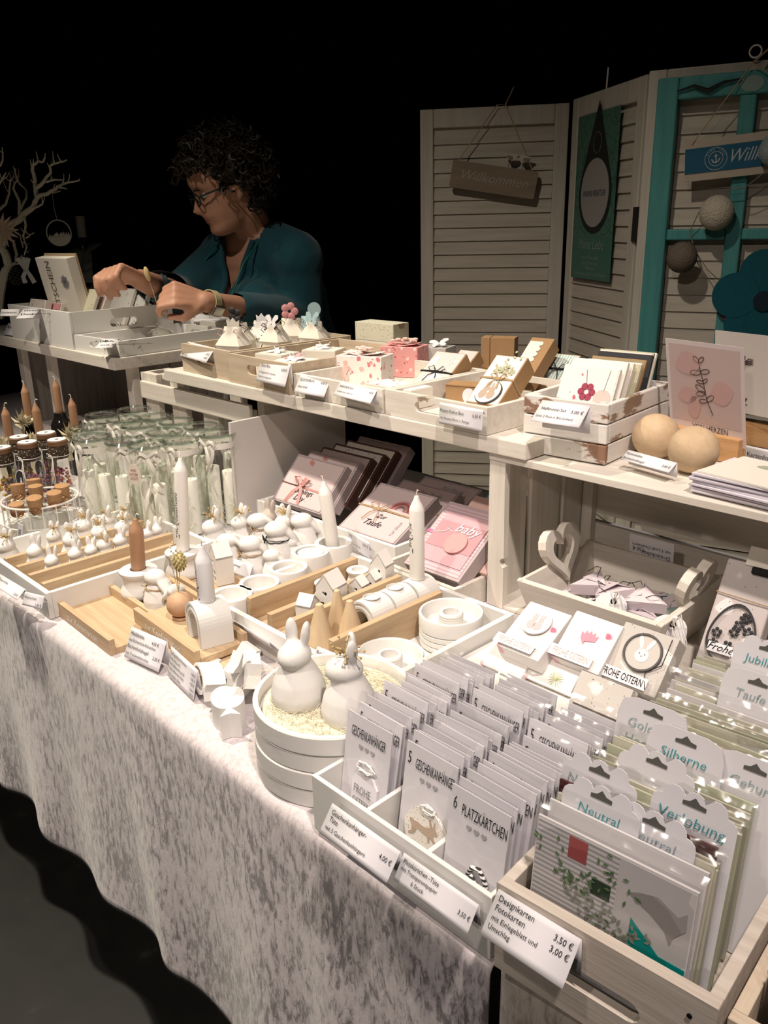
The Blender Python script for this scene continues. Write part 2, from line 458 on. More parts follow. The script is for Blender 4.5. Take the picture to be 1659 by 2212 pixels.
# ================================================================== the setting
def floor_mat():
    m, nt, b = nodes('black_stage_floor')
    tc = nt.nodes.new('ShaderNodeTexCoord'); n = nt.nodes.new('ShaderNodeTexNoise'); n.inputs['Scale'].default_value = 14; n.inputs['Detail'].default_value = 8
    nt.links.new(tc.outputs['Object'], n.inputs['Vector'])
    c = ramp_mix(nt, n.outputs['Fac'], [(0.35, (0.0025,0.0026,0.0022)), (0.66, (0.006,0.0065,0.005)), (0.80, (0.03,0.03,0.027))])
    nt.links.new(c, b.inputs['Base Color']); b.inputs['Roughness'].default_value = 0.55
    return m
fl = MB(); fl.box(-7, 4, -4, 5, -0.05, 0); struct(fl.build('floor', floor_mat()))
# painted score lines of the stage boards
seam = plain('floor_seam', (0.06,0.06,0.055), 0.8)
CURT = plain('black_molton', (0.0035,0.0032,0.0036), 0.95, 0.05, sheen=0.0)
def curtain(name, p0, p1, h, depth=0.06, n=220):
    p0 = Vector(p0); p1 = Vector(p1); d = (p1-p0); L = d.length; d.normalize(); nrm = Vector((-d.y, d.x, 0))
    m = MB()
    def fn(u, v):
        s = u*L; a = depth*(math.sin(s*19.0+1.3*math.sin(s*2.3)) + 0.4*math.sin(s*41+2))*(0.5+0.5*(1-v))
        q = p0 + d*s + nrm*a
        return (q.x, q.y, v*h)
    m.grid(fn, n, 6)
    return struct(m.build(name, CURT, solid=0.006))
curtain('wall_back', (-7, 4.4, 0), (4, 4.4, 0), 4.4)
curtain('wall_left', (-6.6, -4, 0), (-6.6, 5, 0), 4.4)

# ------------------------------------------------------------------ tables under the cloths
TZ = 0.74
LEGM = plain('dark_steel', (0.03,0.03,0.03), 0.4, 0.5, metal=0.8)
DARKTOP = plain('table_board', (0.25,0.20,0.16), 0.5)
def folding_table(label, x0, x1, y0, y1):
    t = thing('folding_table', label, 'table', ((x0+x1)/2, (y0+y1)/2, 0))
    w2, d2 = (x1-x0)/2, (y1-y0)/2
    MB().box(-w2, w2, -d2, d2, TZ-0.035, TZ-0.006).build('tabletop', DARKTOP, t)
    for sx in (-1, 1):
        for sy in (-1, 1):
            MB().tube([(sx*(w2-0.12), sy*(d2-0.08), 0), (sx*(w2-0.12), sy*(d2-0.08), TZ-0.034)], 0.014, 8).build('leg', LEGM, t)
        MB().tube([(sx*(w2-0.12), -(d2-0.08), 0.2), (sx*(w2-0.12), (d2-0.08), 0.2)], 0.010, 8).build('stretcher', LEGM, t)
    return t
folding_table('long folding table hidden under the grey velvet cloth', -3.3, -0.345, 0.46, 1.44)
folding_table('folding table under the second velvet cloth at the right corner', -0.315, 0.95, 0.48, 1.48)

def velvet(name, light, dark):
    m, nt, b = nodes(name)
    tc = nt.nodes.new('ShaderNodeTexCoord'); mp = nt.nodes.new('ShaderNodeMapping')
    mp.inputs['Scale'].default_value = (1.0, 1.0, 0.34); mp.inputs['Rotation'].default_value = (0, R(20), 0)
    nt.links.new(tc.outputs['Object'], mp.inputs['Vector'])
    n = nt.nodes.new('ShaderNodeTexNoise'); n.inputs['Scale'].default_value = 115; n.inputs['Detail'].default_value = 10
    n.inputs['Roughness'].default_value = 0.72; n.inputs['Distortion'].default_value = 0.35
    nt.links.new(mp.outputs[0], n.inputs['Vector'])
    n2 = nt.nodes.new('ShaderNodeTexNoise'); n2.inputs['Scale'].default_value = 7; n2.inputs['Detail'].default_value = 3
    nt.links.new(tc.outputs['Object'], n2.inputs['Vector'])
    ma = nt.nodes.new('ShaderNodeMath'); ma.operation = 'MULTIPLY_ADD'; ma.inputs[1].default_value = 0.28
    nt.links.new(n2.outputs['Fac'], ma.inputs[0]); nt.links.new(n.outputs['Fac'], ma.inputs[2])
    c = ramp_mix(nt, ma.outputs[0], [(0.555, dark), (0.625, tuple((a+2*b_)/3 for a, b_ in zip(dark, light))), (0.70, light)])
    # flattened pile evens the streaks; the lit top's brightness is painted in as paler
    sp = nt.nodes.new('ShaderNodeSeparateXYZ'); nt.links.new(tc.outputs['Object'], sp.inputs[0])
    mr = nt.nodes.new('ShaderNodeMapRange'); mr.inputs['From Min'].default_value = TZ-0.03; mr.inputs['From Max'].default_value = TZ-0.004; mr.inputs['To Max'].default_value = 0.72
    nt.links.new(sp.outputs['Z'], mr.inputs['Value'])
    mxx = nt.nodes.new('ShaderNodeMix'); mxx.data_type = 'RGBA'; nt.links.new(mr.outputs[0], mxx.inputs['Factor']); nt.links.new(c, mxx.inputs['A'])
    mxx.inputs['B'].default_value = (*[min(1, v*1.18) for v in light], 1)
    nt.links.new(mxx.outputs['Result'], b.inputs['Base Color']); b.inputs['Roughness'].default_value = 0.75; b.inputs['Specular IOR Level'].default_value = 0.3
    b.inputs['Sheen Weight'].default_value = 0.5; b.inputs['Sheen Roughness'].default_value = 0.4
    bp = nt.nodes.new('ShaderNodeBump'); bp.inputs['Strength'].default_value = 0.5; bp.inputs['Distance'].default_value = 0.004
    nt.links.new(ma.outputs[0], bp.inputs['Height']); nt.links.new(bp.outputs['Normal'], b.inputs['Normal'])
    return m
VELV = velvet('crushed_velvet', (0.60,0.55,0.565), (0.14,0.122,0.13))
VELV2 = velvet('shade_browned_velvet', (0.52,0.46,0.40), (0.28,0.24,0.20))  # crate's shade put into the colour: browner copy of the same velvet
def cloth(name, label, x0, x1, y0, y1, hem, mat, folds, nu=420):
    """one sheet: top, rounded front edge, hanging front with soft folds, hanging ends"""
    m = MB(); r = 0.016
    path = []                                   # (y, z, drop 0..1)
    for k in range(8): path.append((y1+(y0+r-y1)*k/7, TZ, 0.0))
    for k in range(1, 6):
        a = PI/2*k/5; path.append((y0+r-r*math.sin(a), TZ-r+r*math.cos(a), 0.0))
    nd = 34
    for k in range(1, nd+1): path.append((y0, None, k/nd))
    def fn(u, v):
        x = x0+(x1-x0)*u
        k = min(int(round(v*(len(path)-1))), len(path)-1)
        y, z, dr = path[k]
        if z is None:
            hz = hem + 0.012*math.sin(x*5.1+0.6) + 0.010*math.sin(x*11.7)
            z = (TZ-r)+(hz-(TZ-r))*dr
            f = 0.0
            for fx, fw, fa in folds:
                q = (x-fx - 0.05*dr)/fw
                f += 0.5*fa*math.exp(-q*q)
            f += 0.006*math.sin(x*23+2*math.sin(x*4))*dr
            y = y - f*(dr**1.3) - 0.004*dr
        else:
            z += 0.0012*noise.noise(Vector((x*22, y*22, 0)))+0.0006*noise.noise(Vector((x*60, y*60, 3)))
        return (x, y, z)
    m.grid(fn, nu, len(path))
    o = m.build(name, mat, solid=0.002)
    return tag(o, label, 'tablecloth')
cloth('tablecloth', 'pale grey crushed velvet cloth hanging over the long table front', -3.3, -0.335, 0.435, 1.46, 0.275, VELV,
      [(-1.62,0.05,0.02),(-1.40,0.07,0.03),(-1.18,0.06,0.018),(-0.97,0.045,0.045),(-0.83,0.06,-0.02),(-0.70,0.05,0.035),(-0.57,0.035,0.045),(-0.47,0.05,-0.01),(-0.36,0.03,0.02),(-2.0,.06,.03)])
cloth('tablecloth', 'velvet cloth in a shaded brownish tone under the cards crate at bottom right', -0.3335, 0.95, 0.450, 1.5, 0.24, VELV2,
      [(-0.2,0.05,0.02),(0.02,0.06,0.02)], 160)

# ------------------------------------------------------------------ white crates and shelf planks
def plank(name, label, x0, x1, y0, y1, z0, z1, mat):
    t = MB().box(x0, x1, y0, y1, z0, z1).build(name, mat, bevel=0.002)
    return tag(t, label, 'shelf')
SZ = 1.00
def lump_board(w, h, t, mat_axis='X'): return MB().box(0, w, 0, t, 0, h)
# crate at the right, open to the front: left wall of upright boards, back of horizontal slats, top of two boards
c = thing('wooden_crate', 'white upright fruit crate holding the heart handled basket', 'crate', (-0.785, 0.985, TZ+0.002))
CW, CD, CH = 0.52, 0.275, SZ-TZ-0.002
for i, (ya, yb) in enumerate(((0.0, 0.085), (0.098, 0.180), (0.192, 0.272))):
    bt = 0.0095
    MB().box(0, bt, ya, yb, 0, CH-0.012).build('side_board', WWZ, c, bevel=0.0015)
    MB().box(CW-bt, CW, ya, yb, 0, CH-0.012).build('side_board', WWZ, c, bevel=0.0015)
post_poly = [(0.0,0.0),(0.032,0.0),(0.032,0.072)] + [(0.032-0.008*math.sin(PI*k/6), 0.080-0.008*math.cos(PI*k/6)) for k in range(7)] + [(0.032,0.088),(0.030,CH-0.030),(0.031,CH-0.012),(0.0,CH-0.012)]
MB().prism(post_poly, 0, 0.012, 0, RX(PI/2) @ T(0,0,-0.010)).build('corner_post', WWZ, c, bevel=0.001)
MB().box(CW-0.032, CW, -0.002, 0.010, 0, CH-0.012).build('corner_post', WWZ, c, bevel=0.001)
for (za, zb) in ((0.002, 0.078), (0.096, 0.168), (0.182, 0.236)):
    MB().box(0.010, CW-0.010, CD-0.010, CD, za, zb).build('back_slat', WWX, c, bevel=0.001)
MB().box(0.012, 0.032, CD-0.026, CD-0.011, 0, CH-0.012).build('corner_post', WWZ, c)
for (ya, yb) in ((-0.004, 0.130), (0.140, 0.275)):
    MB().box(0.0, CW, ya, yb, CH-0.0118, CH-0.001).build('top_board', WWX, c, bevel=0.001)
MB().box(0.010, CW-0.010, 0.0, CD-0.012, -0.0, 0.004).build('bottom_board', WWX, c)
# crate with the slatted front carrying the left end of the plank
c = thing('wooden_crate', 'white slatted crate behind the swing top jars', 'crate', (-1.90, 1.005, TZ+0.002))
w = 0.46
for i, xa in enumerate((0.0, 0.125, 0.26, 0.39)):
    MB().box(xa, xa+0.062, 0.0, 0.016, 0, CH-(0.001 if i < 2 else 0.035)).build('slat', WWZ, c, bevel=0.0015)
    MB().box(xa+0.01, xa+0.072, 0.24, 0.255, 0, CH-0.004).build('slat', WWZ, c, bevel=0.0015)
MB().box(0.0, w, -0.012, -0.0005, 0.195, 0.238).build('rail', WWX, c, bevel=0.003)
MB().box(0.0, w, -0.012, -0.0005, 0.004, 0.050).build('rail', WWX, c, bevel=0.003)
for (ya, yb) in ((0.0165, 0.10), (0.115, 0.235)):
    MB().box(0.05, w, ya, yb, CH-0.014, CH-0.001).build('top_board', WWX, c, bevel=0.001)
MB().box(-0.012, -0.0005, 0.0, 0.08, CH-0.05, CH-0.002).build('side_board', WWY, c)
MB().box(w+0.0005, w+0.012, 0.02, 0.12, 0, CH-0.004).build('side_board', WWZ, c)
# crate under the far left shelf
GREYW = wood('weathered_grey_wood', (0.20,0.18,0.16), (0.34,0.31,0.28), 'Z')
c = thing('wooden_crate', 'weathered crate under the far left shelf behind beige candles', 'crate', (-2.72, 1.02, TZ+0.002))
for i in range(7):
    MB().box(0.10*i, 0.10*i+0.094, 0.30, 0.312, 0, CH-0.003).build('back_board', GREYW, c, bevel=0.001)
for xa in (-0.016, 0.20, 0.70):
    MB().box(xa, xa+0.035, 0.0, 0.020, 0, CH-0.002).build('corner_post', WWZ, c)
MB().box(-0.016, 0.0, 0.021, 0.312, 0, CH-0.002).build('side_board', GREYW, c)
# planks
plank('shelf_plank', 'long white plank carrying the gift box trays', -1.745, -0.712, 0.975, 1.345, SZ, SZ+0.026, WWX)
plank('shelf_plank', 'far left white plank carrying the voucher trays', -3.0, -1.968, 0.965, 1.465, SZ, SZ+0.030, WWX)
# panel between jars and gift boxes
b_ = MB().box(-0.004, 0.004, 0, 0.30, 0, 0.222).build('divider_panel', plain('grey_white_board', (0.56,0.53,0.50), 0.6, 0.3, 0.04, 12))
b_.location = (-1.398, 0.915, TZ+0.002)
tag(b_, 'plain white upright board beside the glass jars', 'panel')

# ================================================================== packs of gift tags in the white tray
def panel(name, w, h, t, M, mat, parent, hole=None, hz=None, bevel=0.0008):
    return board(w, h, t, hole, hz).build(name, mat, parent, M, bevel=bevel)
def tray(name, label, loc, rotz, w, d, h, t, mats, front_hole=None, side_hole=None, dividers=(), cat='tray', base=True, hz=None, inset=None, back_h=None):
    """origin front-left bottom corner; X width, Y depth"""
    mx, my = mats
    o = thing(name, label, cat, loc, rotz)
    panel('front_panel', w, h, t, T(w/2, t/2, 0), mx, o, front_hole, hz)
    panel('back_panel', w, back_h or h, t, T(w/2, d-t/2, 0), mx, o, front_hole, hz)
    for x in (t/2, w-t/2):
        panel('side_panel', d-2*t-0.0004, h-0.0006, t, T(x, d/2, 0) @ RZ(PI/2), my, o, side_hole, hz)
    MB().box(t, w-t, t, d-t, 0.0005, 0.004).build('bottom', mx, o)
    for x in dividers:
        panel('divider', d-2*t-0.0004, h-0.002, t, T(x, d/2, 0.0) @ RZ(PI/2), my, o)
    return o
GT = (-0.571, 0.437, TZ+0.0015)
tray('card_tray', 'white painted three compartment tray full of bagged gift tags', GT, 0.0, 0.234, 0.235, 0.067, 0.005, (LACQ, LACQ), dividers=(0.078, 0.158))

CARDW = plain('card_white', (0.78,0.76,0.80), 0.5, 0.3)
HEARTG = plain('heart_grey', (0.42,0.41,0.42), 0.7)
def hearts_mesh():
    m = MB()
    for k in (-1, 0, 1):
        m.prism([(x+k*0.0085, y) for x, y in heart(0.0034, 18)], 0, 0.0002)
    return m.mesh('hearts', HEARTG)
HEARTS = hearts_mesh()
def sleeve_mesh(w, h, t, flare=0.0):
    m = MB(); nx, nz = 7, 9
    def face(sgn):
        def fn(u, v):
            b = math.sin(PI*u)*math.sin(PI*min(1, v*1.05))*t*0.6
            return ((u-0.5)*w, sgn*(t/2+b) + 0.0012*noise.noise(Vector((u*5, v*5, sgn*3+w*9))), v*h)
        return fn
    m.grid(face(-1), nx, nz)
    # sealed, folded top strip of the bag
    m.add([(-w/2,-t/2,h),(w/2,-t/2,h),(w/2+0.0006,t/2+0.001,h+0.005),(-w/2-0.0006,t/2+0.001,h+0.0045)], [(0,1,2,3)], 0, None)
    return m.mesh('clear_sleeve', CELLO)
SLV = sleeve_mesh(0.070, 0.128, 0.003)
BACK = MB().box(-0.0325, 0.0325, -0.0006, 0.0006, 0.001, 0.121).mesh('backing_card', CARDW)
def pack(label, loc, tilt, rz, head, num, group=None, jitter=0.0, mini=False):
    o = thing('gift_tag_pack', label, 'card pack', loc, group=group, rot=(-tilt, 0, rz))
    link('backing_card', BACK, o)
    link('clear_sleeve', SLV, o)
    if num: text(num, 0.018, o, on_face(-0.029, 0.100, -0.0008), INK, 0.55)
    text(head, 0.0155, o, on_face(-0.0185 if num else -0.024, 0.098, -0.0008), INK, fit=0.0495)
    if not mini: link('heart_print', HEARTS, o, on_face(0.0, 0.089, -0.0008))
    return o
random.seed(3)
ROWS = [(-0.5320, 'GESCHENKANHÄNGER', '5', 'left'), (-0.4530, 'GESCHENKANHÄNGER', '5', 'middle'), (-0.3755, 'PLATZKÄRTCHEN', '6', 'right')]
fronts = []
for ri, (cx, head, num, side) in enumerate(ROWS):
    n = 19
    for k in range(n):
        f = k/(n-1)
        y0 = (0.467, 0.471, 0.452)[ri]; y = y0 + (0.628-y0)*f
        tilt = R(9.5 + 2.0*math.sin(k*1.7+ri) + random.uniform(-1.0, 1.0)) if k else R(9.0)
        dx = random.uniform(-0.002, 0.002)
        dz = random.uniform(0.0, 0.007)*(1 if k else 0) + (0.010 if k in (5, 11, 12) else 0)
        hd, nm = head, num
        if ri == 2 and k >= 9: hd, nm = 'GESCHENKANHÄNGER', '5'
        if k == 0:
            lab = {0: 'front gift tag pack with FROHE OSTERN tag and dark cone', 1: 'front gift tag pack with beige leaping rabbit on round tag', 2: 'front place card pack with black and white twine loop'}[ri]
            grp = None
        else:
            lab = 'clear bagged white card pack, %s from the front in the %s row' % (ORD[k], side)
            grp = 'bagged card packs in the %s row' % side
        o = pack(lab, (cx+dx, y, TZ+0.0065+dz), tilt, random.uniform(-0.03, 0.03) if k else 0.0, hd, None if (ri == 0 and k == 0) else nm, grp, mini=(k > 3))
        if k == 0: fronts.append(o)
# motif of each front pack
DARKCONE = plain('dark_cone', (0.03,0.028,0.03), 0.7)
BEIGE = plain('beige_print', (0.46,0.36,0.28), 0.7)
SPECK = printed('speckled_paper', (0.80,0.77,0.72), [((0.25,0.20,0.15), 330, 0.16, 3.1)])
def tag_poly(w, h, c):  # luggage tag outline
    return [(-w/2,0),(w/2,0),(w/2,h-c),(w/2-c*0.8,h),(-w/2+c*0.8,h),(-w/2,h-c)]
def knot(m, c, r, n=5, seed=1, rad=0.0012, flat=0.5):
    rnd = random.Random(seed)
    for k in range(n):
        a0 = rnd.uniform(0, 6.28); pts = []
        for j in range(9):
            a = a0 + 2*PI*j/9
            pts.append((c[0]+r*math.cos(a)*rnd.uniform(0.6,1.1), c[1]-0.001-rnd.uniform(0,0.002), c[2]+r*flat*math.sin(a)*rnd.uniform(0.6,1.2)))
        m.tube(pts, rad, 4, 0, None, True)
    return m
f0, f1, f2 = fronts
tg = MB().prism(tag_poly(0.036, 0.060, 0.012), 0, 0.003, 0, T(0.004, -0.0010, 0.006) @ UPRIGHT).build('hang_tag', CARDW, f0)
text('FROHE', 0.013, tg, on_face(-0.010, 0.041, -0.0045), GREYINK, fit=0.024)
text('OSTERN', 0.013, tg, on_face(-0.011, 0.027, -0.0045), GREYINK, fit=0.026)
knot(MB(), (0.004,-0.003,0.072), 0.012, 4, 5).build('cord', WHITECORD, f0)
m = MB()
for k in range(46):
    a = k*2.4; r = 0.002+0.006*(1-k/46)
    m.ell((0.014+r*math.cos(a), -0.006+0.003*math.sin(a), 0.008+0.017*k/46), (0.0022,0.002,0.0016), 0, None, 6, 4)
m.build('cone_charm', DARKCONE, f0)
rd = MB()
for k in range(3): rd.prism(circle(0.026-0.0006*k, 32, 0.004+0.0016*k, 0.040), 0, 0.0008, 0, T(0.0,-0.0034+0.0009*k,0.0) @ UPRIGHT)
rd = rd.build('round_tags', SPECK, f1)
RAB = [(-.95,.25),(-.98,.42),(-.80,.45),(-.72,.38),(-.45,.42),(-.1,.36),(.2,.40),(.38,.50),(.30,.85),(.36,.92),(.46,.80),(.54,.62),(.60,.62),(.62,.90),(.70,.92),(.72,.60),(.88,.45),(.93,.30),(.80,.22),(.66,.20),(.72,-.02),(.92,-.20),(.86,-.30),(.62,-.14),(.46,.0),(.44,-.30),(.34,-.36),(.30,-.05),(-.05,-.02),(-.35,.05),(-.5,-.05),(-.62,-.35),(-.98,-.50),(-1.0,-.38),(-.78,-.22),(-.82,.05)]
MB().prism([(x*0.019, y*0.019) for x, y in RAB], 0, 0.0003, 0, on_face(0.003, 0.040, -0.0040)).build('rabbit_print', BEIGE, f1)
text('FROHE', 0.012, f1, on_face(-0.014, 0.016, -0.0042), GREYINK, fit=0.026)
knot(MB(), (0.006,-0.003,0.066), 0.009, 4, 9).build('cord', WHITECORD, f1)
MB().prism([(-0.0335,0.001),(0.0335,0.001),(0.0335,0.012),(-0.0335,0.022)], 0, 0.0003, 0, on_face(0,0,-0.0045)).build('paper_strip', plain('pale_green_paper', (0.55,0.56,0.42), 0.6), f1)
BW = striped('black_white_twine', (0.75,0.74,0.74), (0.02,0.02,0.02), 2, 260, 0.5)
m = MB()
m.tube([(0.0,-0.004,0.030),(-0.003,-0.004,0.045),(0.002,-0.004,0.057),(0.010,-0.004,0.059),(0.018,-0.004,0.050),(0.020,-0.004,0.038),(0.026,-0.004,0.026),(0.024,-0.004,0.014)], 0.0022, 6)
m.tube([(0.012,-0.005,0.036),(0.008,-0.006,0.046),(0.002,-0.005,0.050)], 0.0020, 6)
m.tube([(0.016,-0.005,0.036),(0.020,-0.006,0.026),(0.030,-0.005,0.016)], 0.0022, 6)
m.build('twine_bow', BW, f2)
MB().prism(rrect(0.052, 0.040, 0.014), 0, 0.0006, 0, on_face(0.002, 0.014, -0.0012)).build('place_card', CARDW, f2)
MB().prism(rrect(0.012, 0.024, 0.0058), 0, 0.0005, 0, on_face(-0.022, 0.016, -0.0022)).build('grey_tab', plain('grey_paper', (0.36,0.36,0.36), 0.6), f2)

price_tag('price tag reading Geschenkanhänger-Tüte 4,00 Euro on the white tray', (718,1735), (865,1840), (690,1797), TZ+0.068,
    [('Geschenkanhänger-', .05,.28,.25,'L'), ('Tüte', .06,.50,.25,'L'), ('mit 5 Geschenkanhängern', .05,.78,.215,'L'), ('4,00 €', .97,.52,.24,'R')])
price_tag('price tag reading Platzkärtchen-Tüte 3,50 Euro on the white tray', (873,1842), (1034,1955), (850,1900), TZ+0.064,
    [('Platzkärtchen -Tüte', .04,.28,.25,'L'), ('mit Transparentpapier', .04,.53,.225,'L'), ('6 Stück', .22,.80,.235,'L'), ('3,50 €', .98,.62,.24,'R')])

# ================================================================== crate of design and photo cards
DB_R = R(4.5)
DB = Vector((-0.331, 0.4355, TZ+0.0015))
o = thing('card_crate', 'whitewashed wooden crate packed with sleeved greeting cards', 'crate', DB, DB_R)
DW, DD, DH, DT = 0.180, 0.385, 0.089, 0.010
WWN = wood('limed_wood_x', (0.46,0.40,0.34), (0.66,0.60,0.53), 'X', 1.0, 0.6, (0.25,0.18,0.12), 0.72)
WWNY = wood('limed_wood_y', (0.46,0.40,0.34), (0.66,0.60,0.53), 'Y', 1.0, 0.6, (0.25,0.18,0.12), 0.72)
panel('front_panel', DW, DH, DT, T(DW/2, DT/2, 0), WWN, o, (0.075, 0.020), 0.040, 0.0015)
panel('back_panel', DW, DH, DT, T(DW/2, DD-DT/2, 0), WWN, o)
for x in (DT/2, DW-DT/2): panel('side_panel', DD-2*DT-0.0004, DH-0.0006, DT, T(x, DD/2, 0) @ RZ(PI/2), WWNY, o)
MB().box(DT, DW-DT, DT, DD-DT, 0.0005, 0.005).build('bottom', WWN, o)
for x in (0.018, DW-0.018): MB().lathe([(0.002,0),(0.002,0.001)], 8, 0, T(x, -0.0002, 0.070) @ RX(PI/2)).build('screw', LEGM, o)
MBX = T(*DB) @ RZ(DB_R)
SLV2 = sleeve_mesh(0.138, 0.150, 0.003)
CREAM = plain('cream_envelope', (0.66,0.64,0.52), 0.6, 0.2)
ENVW = plain('white_envelope', (0.74,0.72,0.72), 0.6, 0.2)
ENVG = plain('pale_green_envelope', (0.58,0.60,0.44), 0.6, 0.2)
ENVP = plain('dusty_pink_envelope', (0.55,0.36,0.36), 0.6, 0.2)
BURG = plain('burgundy_card', (0.10,0.025,0.025), 0.5, 0.3)
def inner(w, h, mat, name): return MB().box(-w/2, w/2, -0.0012, 0.0012, 0.002, h).mesh(name, mat)
INN = {k: inner(0.130, 0.142, m_, 'greeting_card') for k, m_ in (('c', CREAM), ('w', ENVW), ('g', ENVG), ('p', ENVP), ('b', BURG))}
def sleeved(label, yy, tilt, rz, kind, group, dz=0.0, dx=0.0):
    M = MBX @ T(DW/2-0.006+dx, yy, 0.0065+dz) @ RZ(rz) @ RX(-tilt)
    q = mthing('sleeved_card', label, 'greeting card', M, group)
    link('greeting_card', INN[kind], q); link('clear_sleeve', SLV2, q)
    return q
random.seed(11)
N = 42; pos = []
for k in range(N):
    f = k/(N-1); yy = 0.0165+0.335*f
    pos.append(yy)
    kind = 'w' if k < 2 else random.choice('ccccwwggc')
    if k == 21: kind = 'p'
    if k == 5: kind = 'b'
    if k == 0: continue
    lab = {21: 'dusty pink greeting card in a clear sleeve among the cream ones', 5: 'burgundy greeting card in a clear sleeve near the front of the crate'}.get(k, '%s greeting card in a clear sleeve, %s from the front of the wooden crate' % ({'c':'cream','w':'white','g':'pale green'}.get(kind,'cream'), ORD[k]))
    sleeved(lab, yy, R(7+3*math.sin(k*0.9)+random.uniform(-1,1)), random.uniform(-0.02,0.02), kind, None if k in (5,21) else 'sleeved cards in the wooden crate', random.uniform(0,0.006)+(0.010 if k == 5 else 0), random.uniform(-0.003,0.003))
# the front card: grey slatted shutter, ivy, teal corner
q = sleeved('front photo card with grey shutter, green ivy and teal corner', 0.0150, R(6), 0.0, 'w', None)
SH = striped('shutter_print', (0.62,0.60,0.60), (0.36,0.35,0.36), 2, 230, 0.55)
MB().box(-0.064, 0.006, -0.0015, -0.0013, 0.004, 0.140).build('shutter_print', SH, q)
MB().box(0.006, 0.064, -0.0015, -0.0013, 0.004, 0.140).build('wall_print', plain('grey_print', (0.55,0.53,0.53), 0.6, 0.2, 0.08, 30), q)
MB().prism([(0.020,0.040),(0.064,0.040),(0.064,0.076),(0.044,0.076),(0.020,0.096)], 0, 0.0002, 0, on_face(0,0,-0.0015)).build('teal_print', plain('teal_print', (0.0,0.26,0.24), 0.5), q)
MB().box(-0.036, -0.020, -0.0018, -0.0016, 0.119, 0.138).build('window_print', plain('red_print', (0.33,0.08,0.08), 0.6), q)
MB().box(-0.014, 0.002, -0.0018, -0.0016, 0.098, 0.112).build('window_print', plain('dark_green_print', (0.03,0.05,0.03), 0.6), q)
GREENP = plain('leaf_print', (0.10,0.17,0.08), 0.6); GREYG = plain('herb_print', (0.25,0.28,0.22), 0.6); GREYP = plain('mid_grey_print', (0.30,0.28,0.27), 0.6)
def leafspray(m, n, fx, fz, size, rnd):
    for k in range(n):
        x, z = fx(k/n, rnd), fz(k/n, rnd); a = rnd.uniform(0, 6.28)
        p = [(x+size*math.cos(a)*c-size*0.45*math.sin(a)*s, z+size*math.sin(a)*c+size*0.45*math.cos(a)*s) for c, s in ((1,0),(0,1),(-1,0),(0,-1))]
        m.prism(p, 0, 0.0002, 0, on_face(0,0,-0.0019))
rnd = random.Random(4); m = MB()
leafspray(m, 50, lambda f, r: -0.058+0.075*f+r.uniform(-.012,.012), lambda f, r: 0.132-0.034*abs(math.sin(f*4))+r.uniform(-.007,.007), 0.0028, rnd)
m.build('ivy_print', GREENP, q)
m = MB()
leafspray(m, 90, lambda f, r: -0.030+0.060*f+r.uniform(-.012,.012), lambda f, r: 0.088-0.016*f+r.uniform(-.014,.014), 0.0030, rnd)
m.build('herb_print', GREYG, q)
m = MB().prism([(x,z+0.024) for x,z in ((0.016,0.092),(0.024,0.096),(0.038,0.100),(0.054,0.092),(0.060,0.098),(0.061,0.084),(0.053,0.074),(0.051,0.066),(0.046,0.076),(0.034,0.084),(0.024,0.088))], 0, 0.0002, 0, on_face(0,0,-0.0016)); m.build('bird_print', GREYP, q)
# index dividers with scalloped heads
def divider(word, label, yy, xx, dz, size, col, w=0.066, scallop=True, word2=None):
    M = MBX @ T(xx, yy, 0.0065) @ RX(-R(9))
    q = mthing('index_card', label, 'index card', M)
    h = 0.181+dz; p = [(-w/2,0.0),(w/2,0.0),(w/2,h-0.018)]
    if scallop:
        p += [(w/2-0.008+0.008*math.cos(a), h-0.018+0.008*math.sin(a)) for a in (R(30),R(60),R(90))]
        for cx in (0.016, 0.0, -0.016):
            p += [(cx+0.0085*math.cos(a), h-0.0085+0.0085*math.sin(a)) for a in [R(t) for t in (15,45,75,105,135,165)]]
        p += [(-w/2+0.008+0.008*math.cos(a), h-0.018+0.008*math.sin(a)) for a in (R(90),R(120),R(150))]
    else:
        p += [(w/2-0.004,h-0.004),(w/2-0.016,h),(-w/2+0.016,h),(-w/2+0.004,h-0.004)]
    p += [(-w/2,h-0.018)]
    MB().prism(p, -0.0004, 0.0004, 0, UPRIGHT).build('card', PAPER, q)
    MB().prism([(-0.009,h-0.012),(0.009,h-0.012),(0.009,h-0.009),(0.004,h-0.008),(0.0,h-0.004),(-0.004,h-0.008),(-0.009,h-0.009)], 0, 0.0003, 0, on_face(0,0,-0.0004)).build('hang_hole', plain('hole_shadow', (0.10,0.10,0.09), 0.8), q)
    text(word, size, q, on_face(0, h-0.028, -0.0006), col, 1.0, 'C', shear=0.12)
    if word2: text(word2, size, q, on_face(0, h-0.044, -0.0006), col, 1.0, 'C', shear=0.12)
    return q
BLUEG = plain('grey_blue_pen', (0.30,0.39,0.42), 0.7, 0.1)
divider('Neutral', 'index card reading Neutral mit Spruch behind the front card', pos[1]+0.003, 0.060, -0.006, 0.0115, TEALINK, word2='mit Spruch')
divider('Neutral', 'index card reading Neutral behind the Spruch index card', pos[1]+0.0065, 0.102, -0.010, 0.0125, BLUEG)
divider('Namenstag', 'scalloped index card reading Namenstag', pos[3]+0.004, 0.048, 0.002, 0.0115, BLUEG)
divider('Verlobung', 'scalloped index card reading Verlobung', pos[4]+0.0045, 0.122, 0.002, 0.0125, TEALINK)
divider('Hochzeit', 'blank scalloped index card top behind the burgundy card', pos[9]+0.004, 0.075, -0.004, 0.004, PAPER)
divider('Silberne', 'index card reading Silberne Hochzeit', pos[13]+0.0045, 0.085, 0.002, 0.0125, TEALINK, scallop=False, word2='Hochzeit')
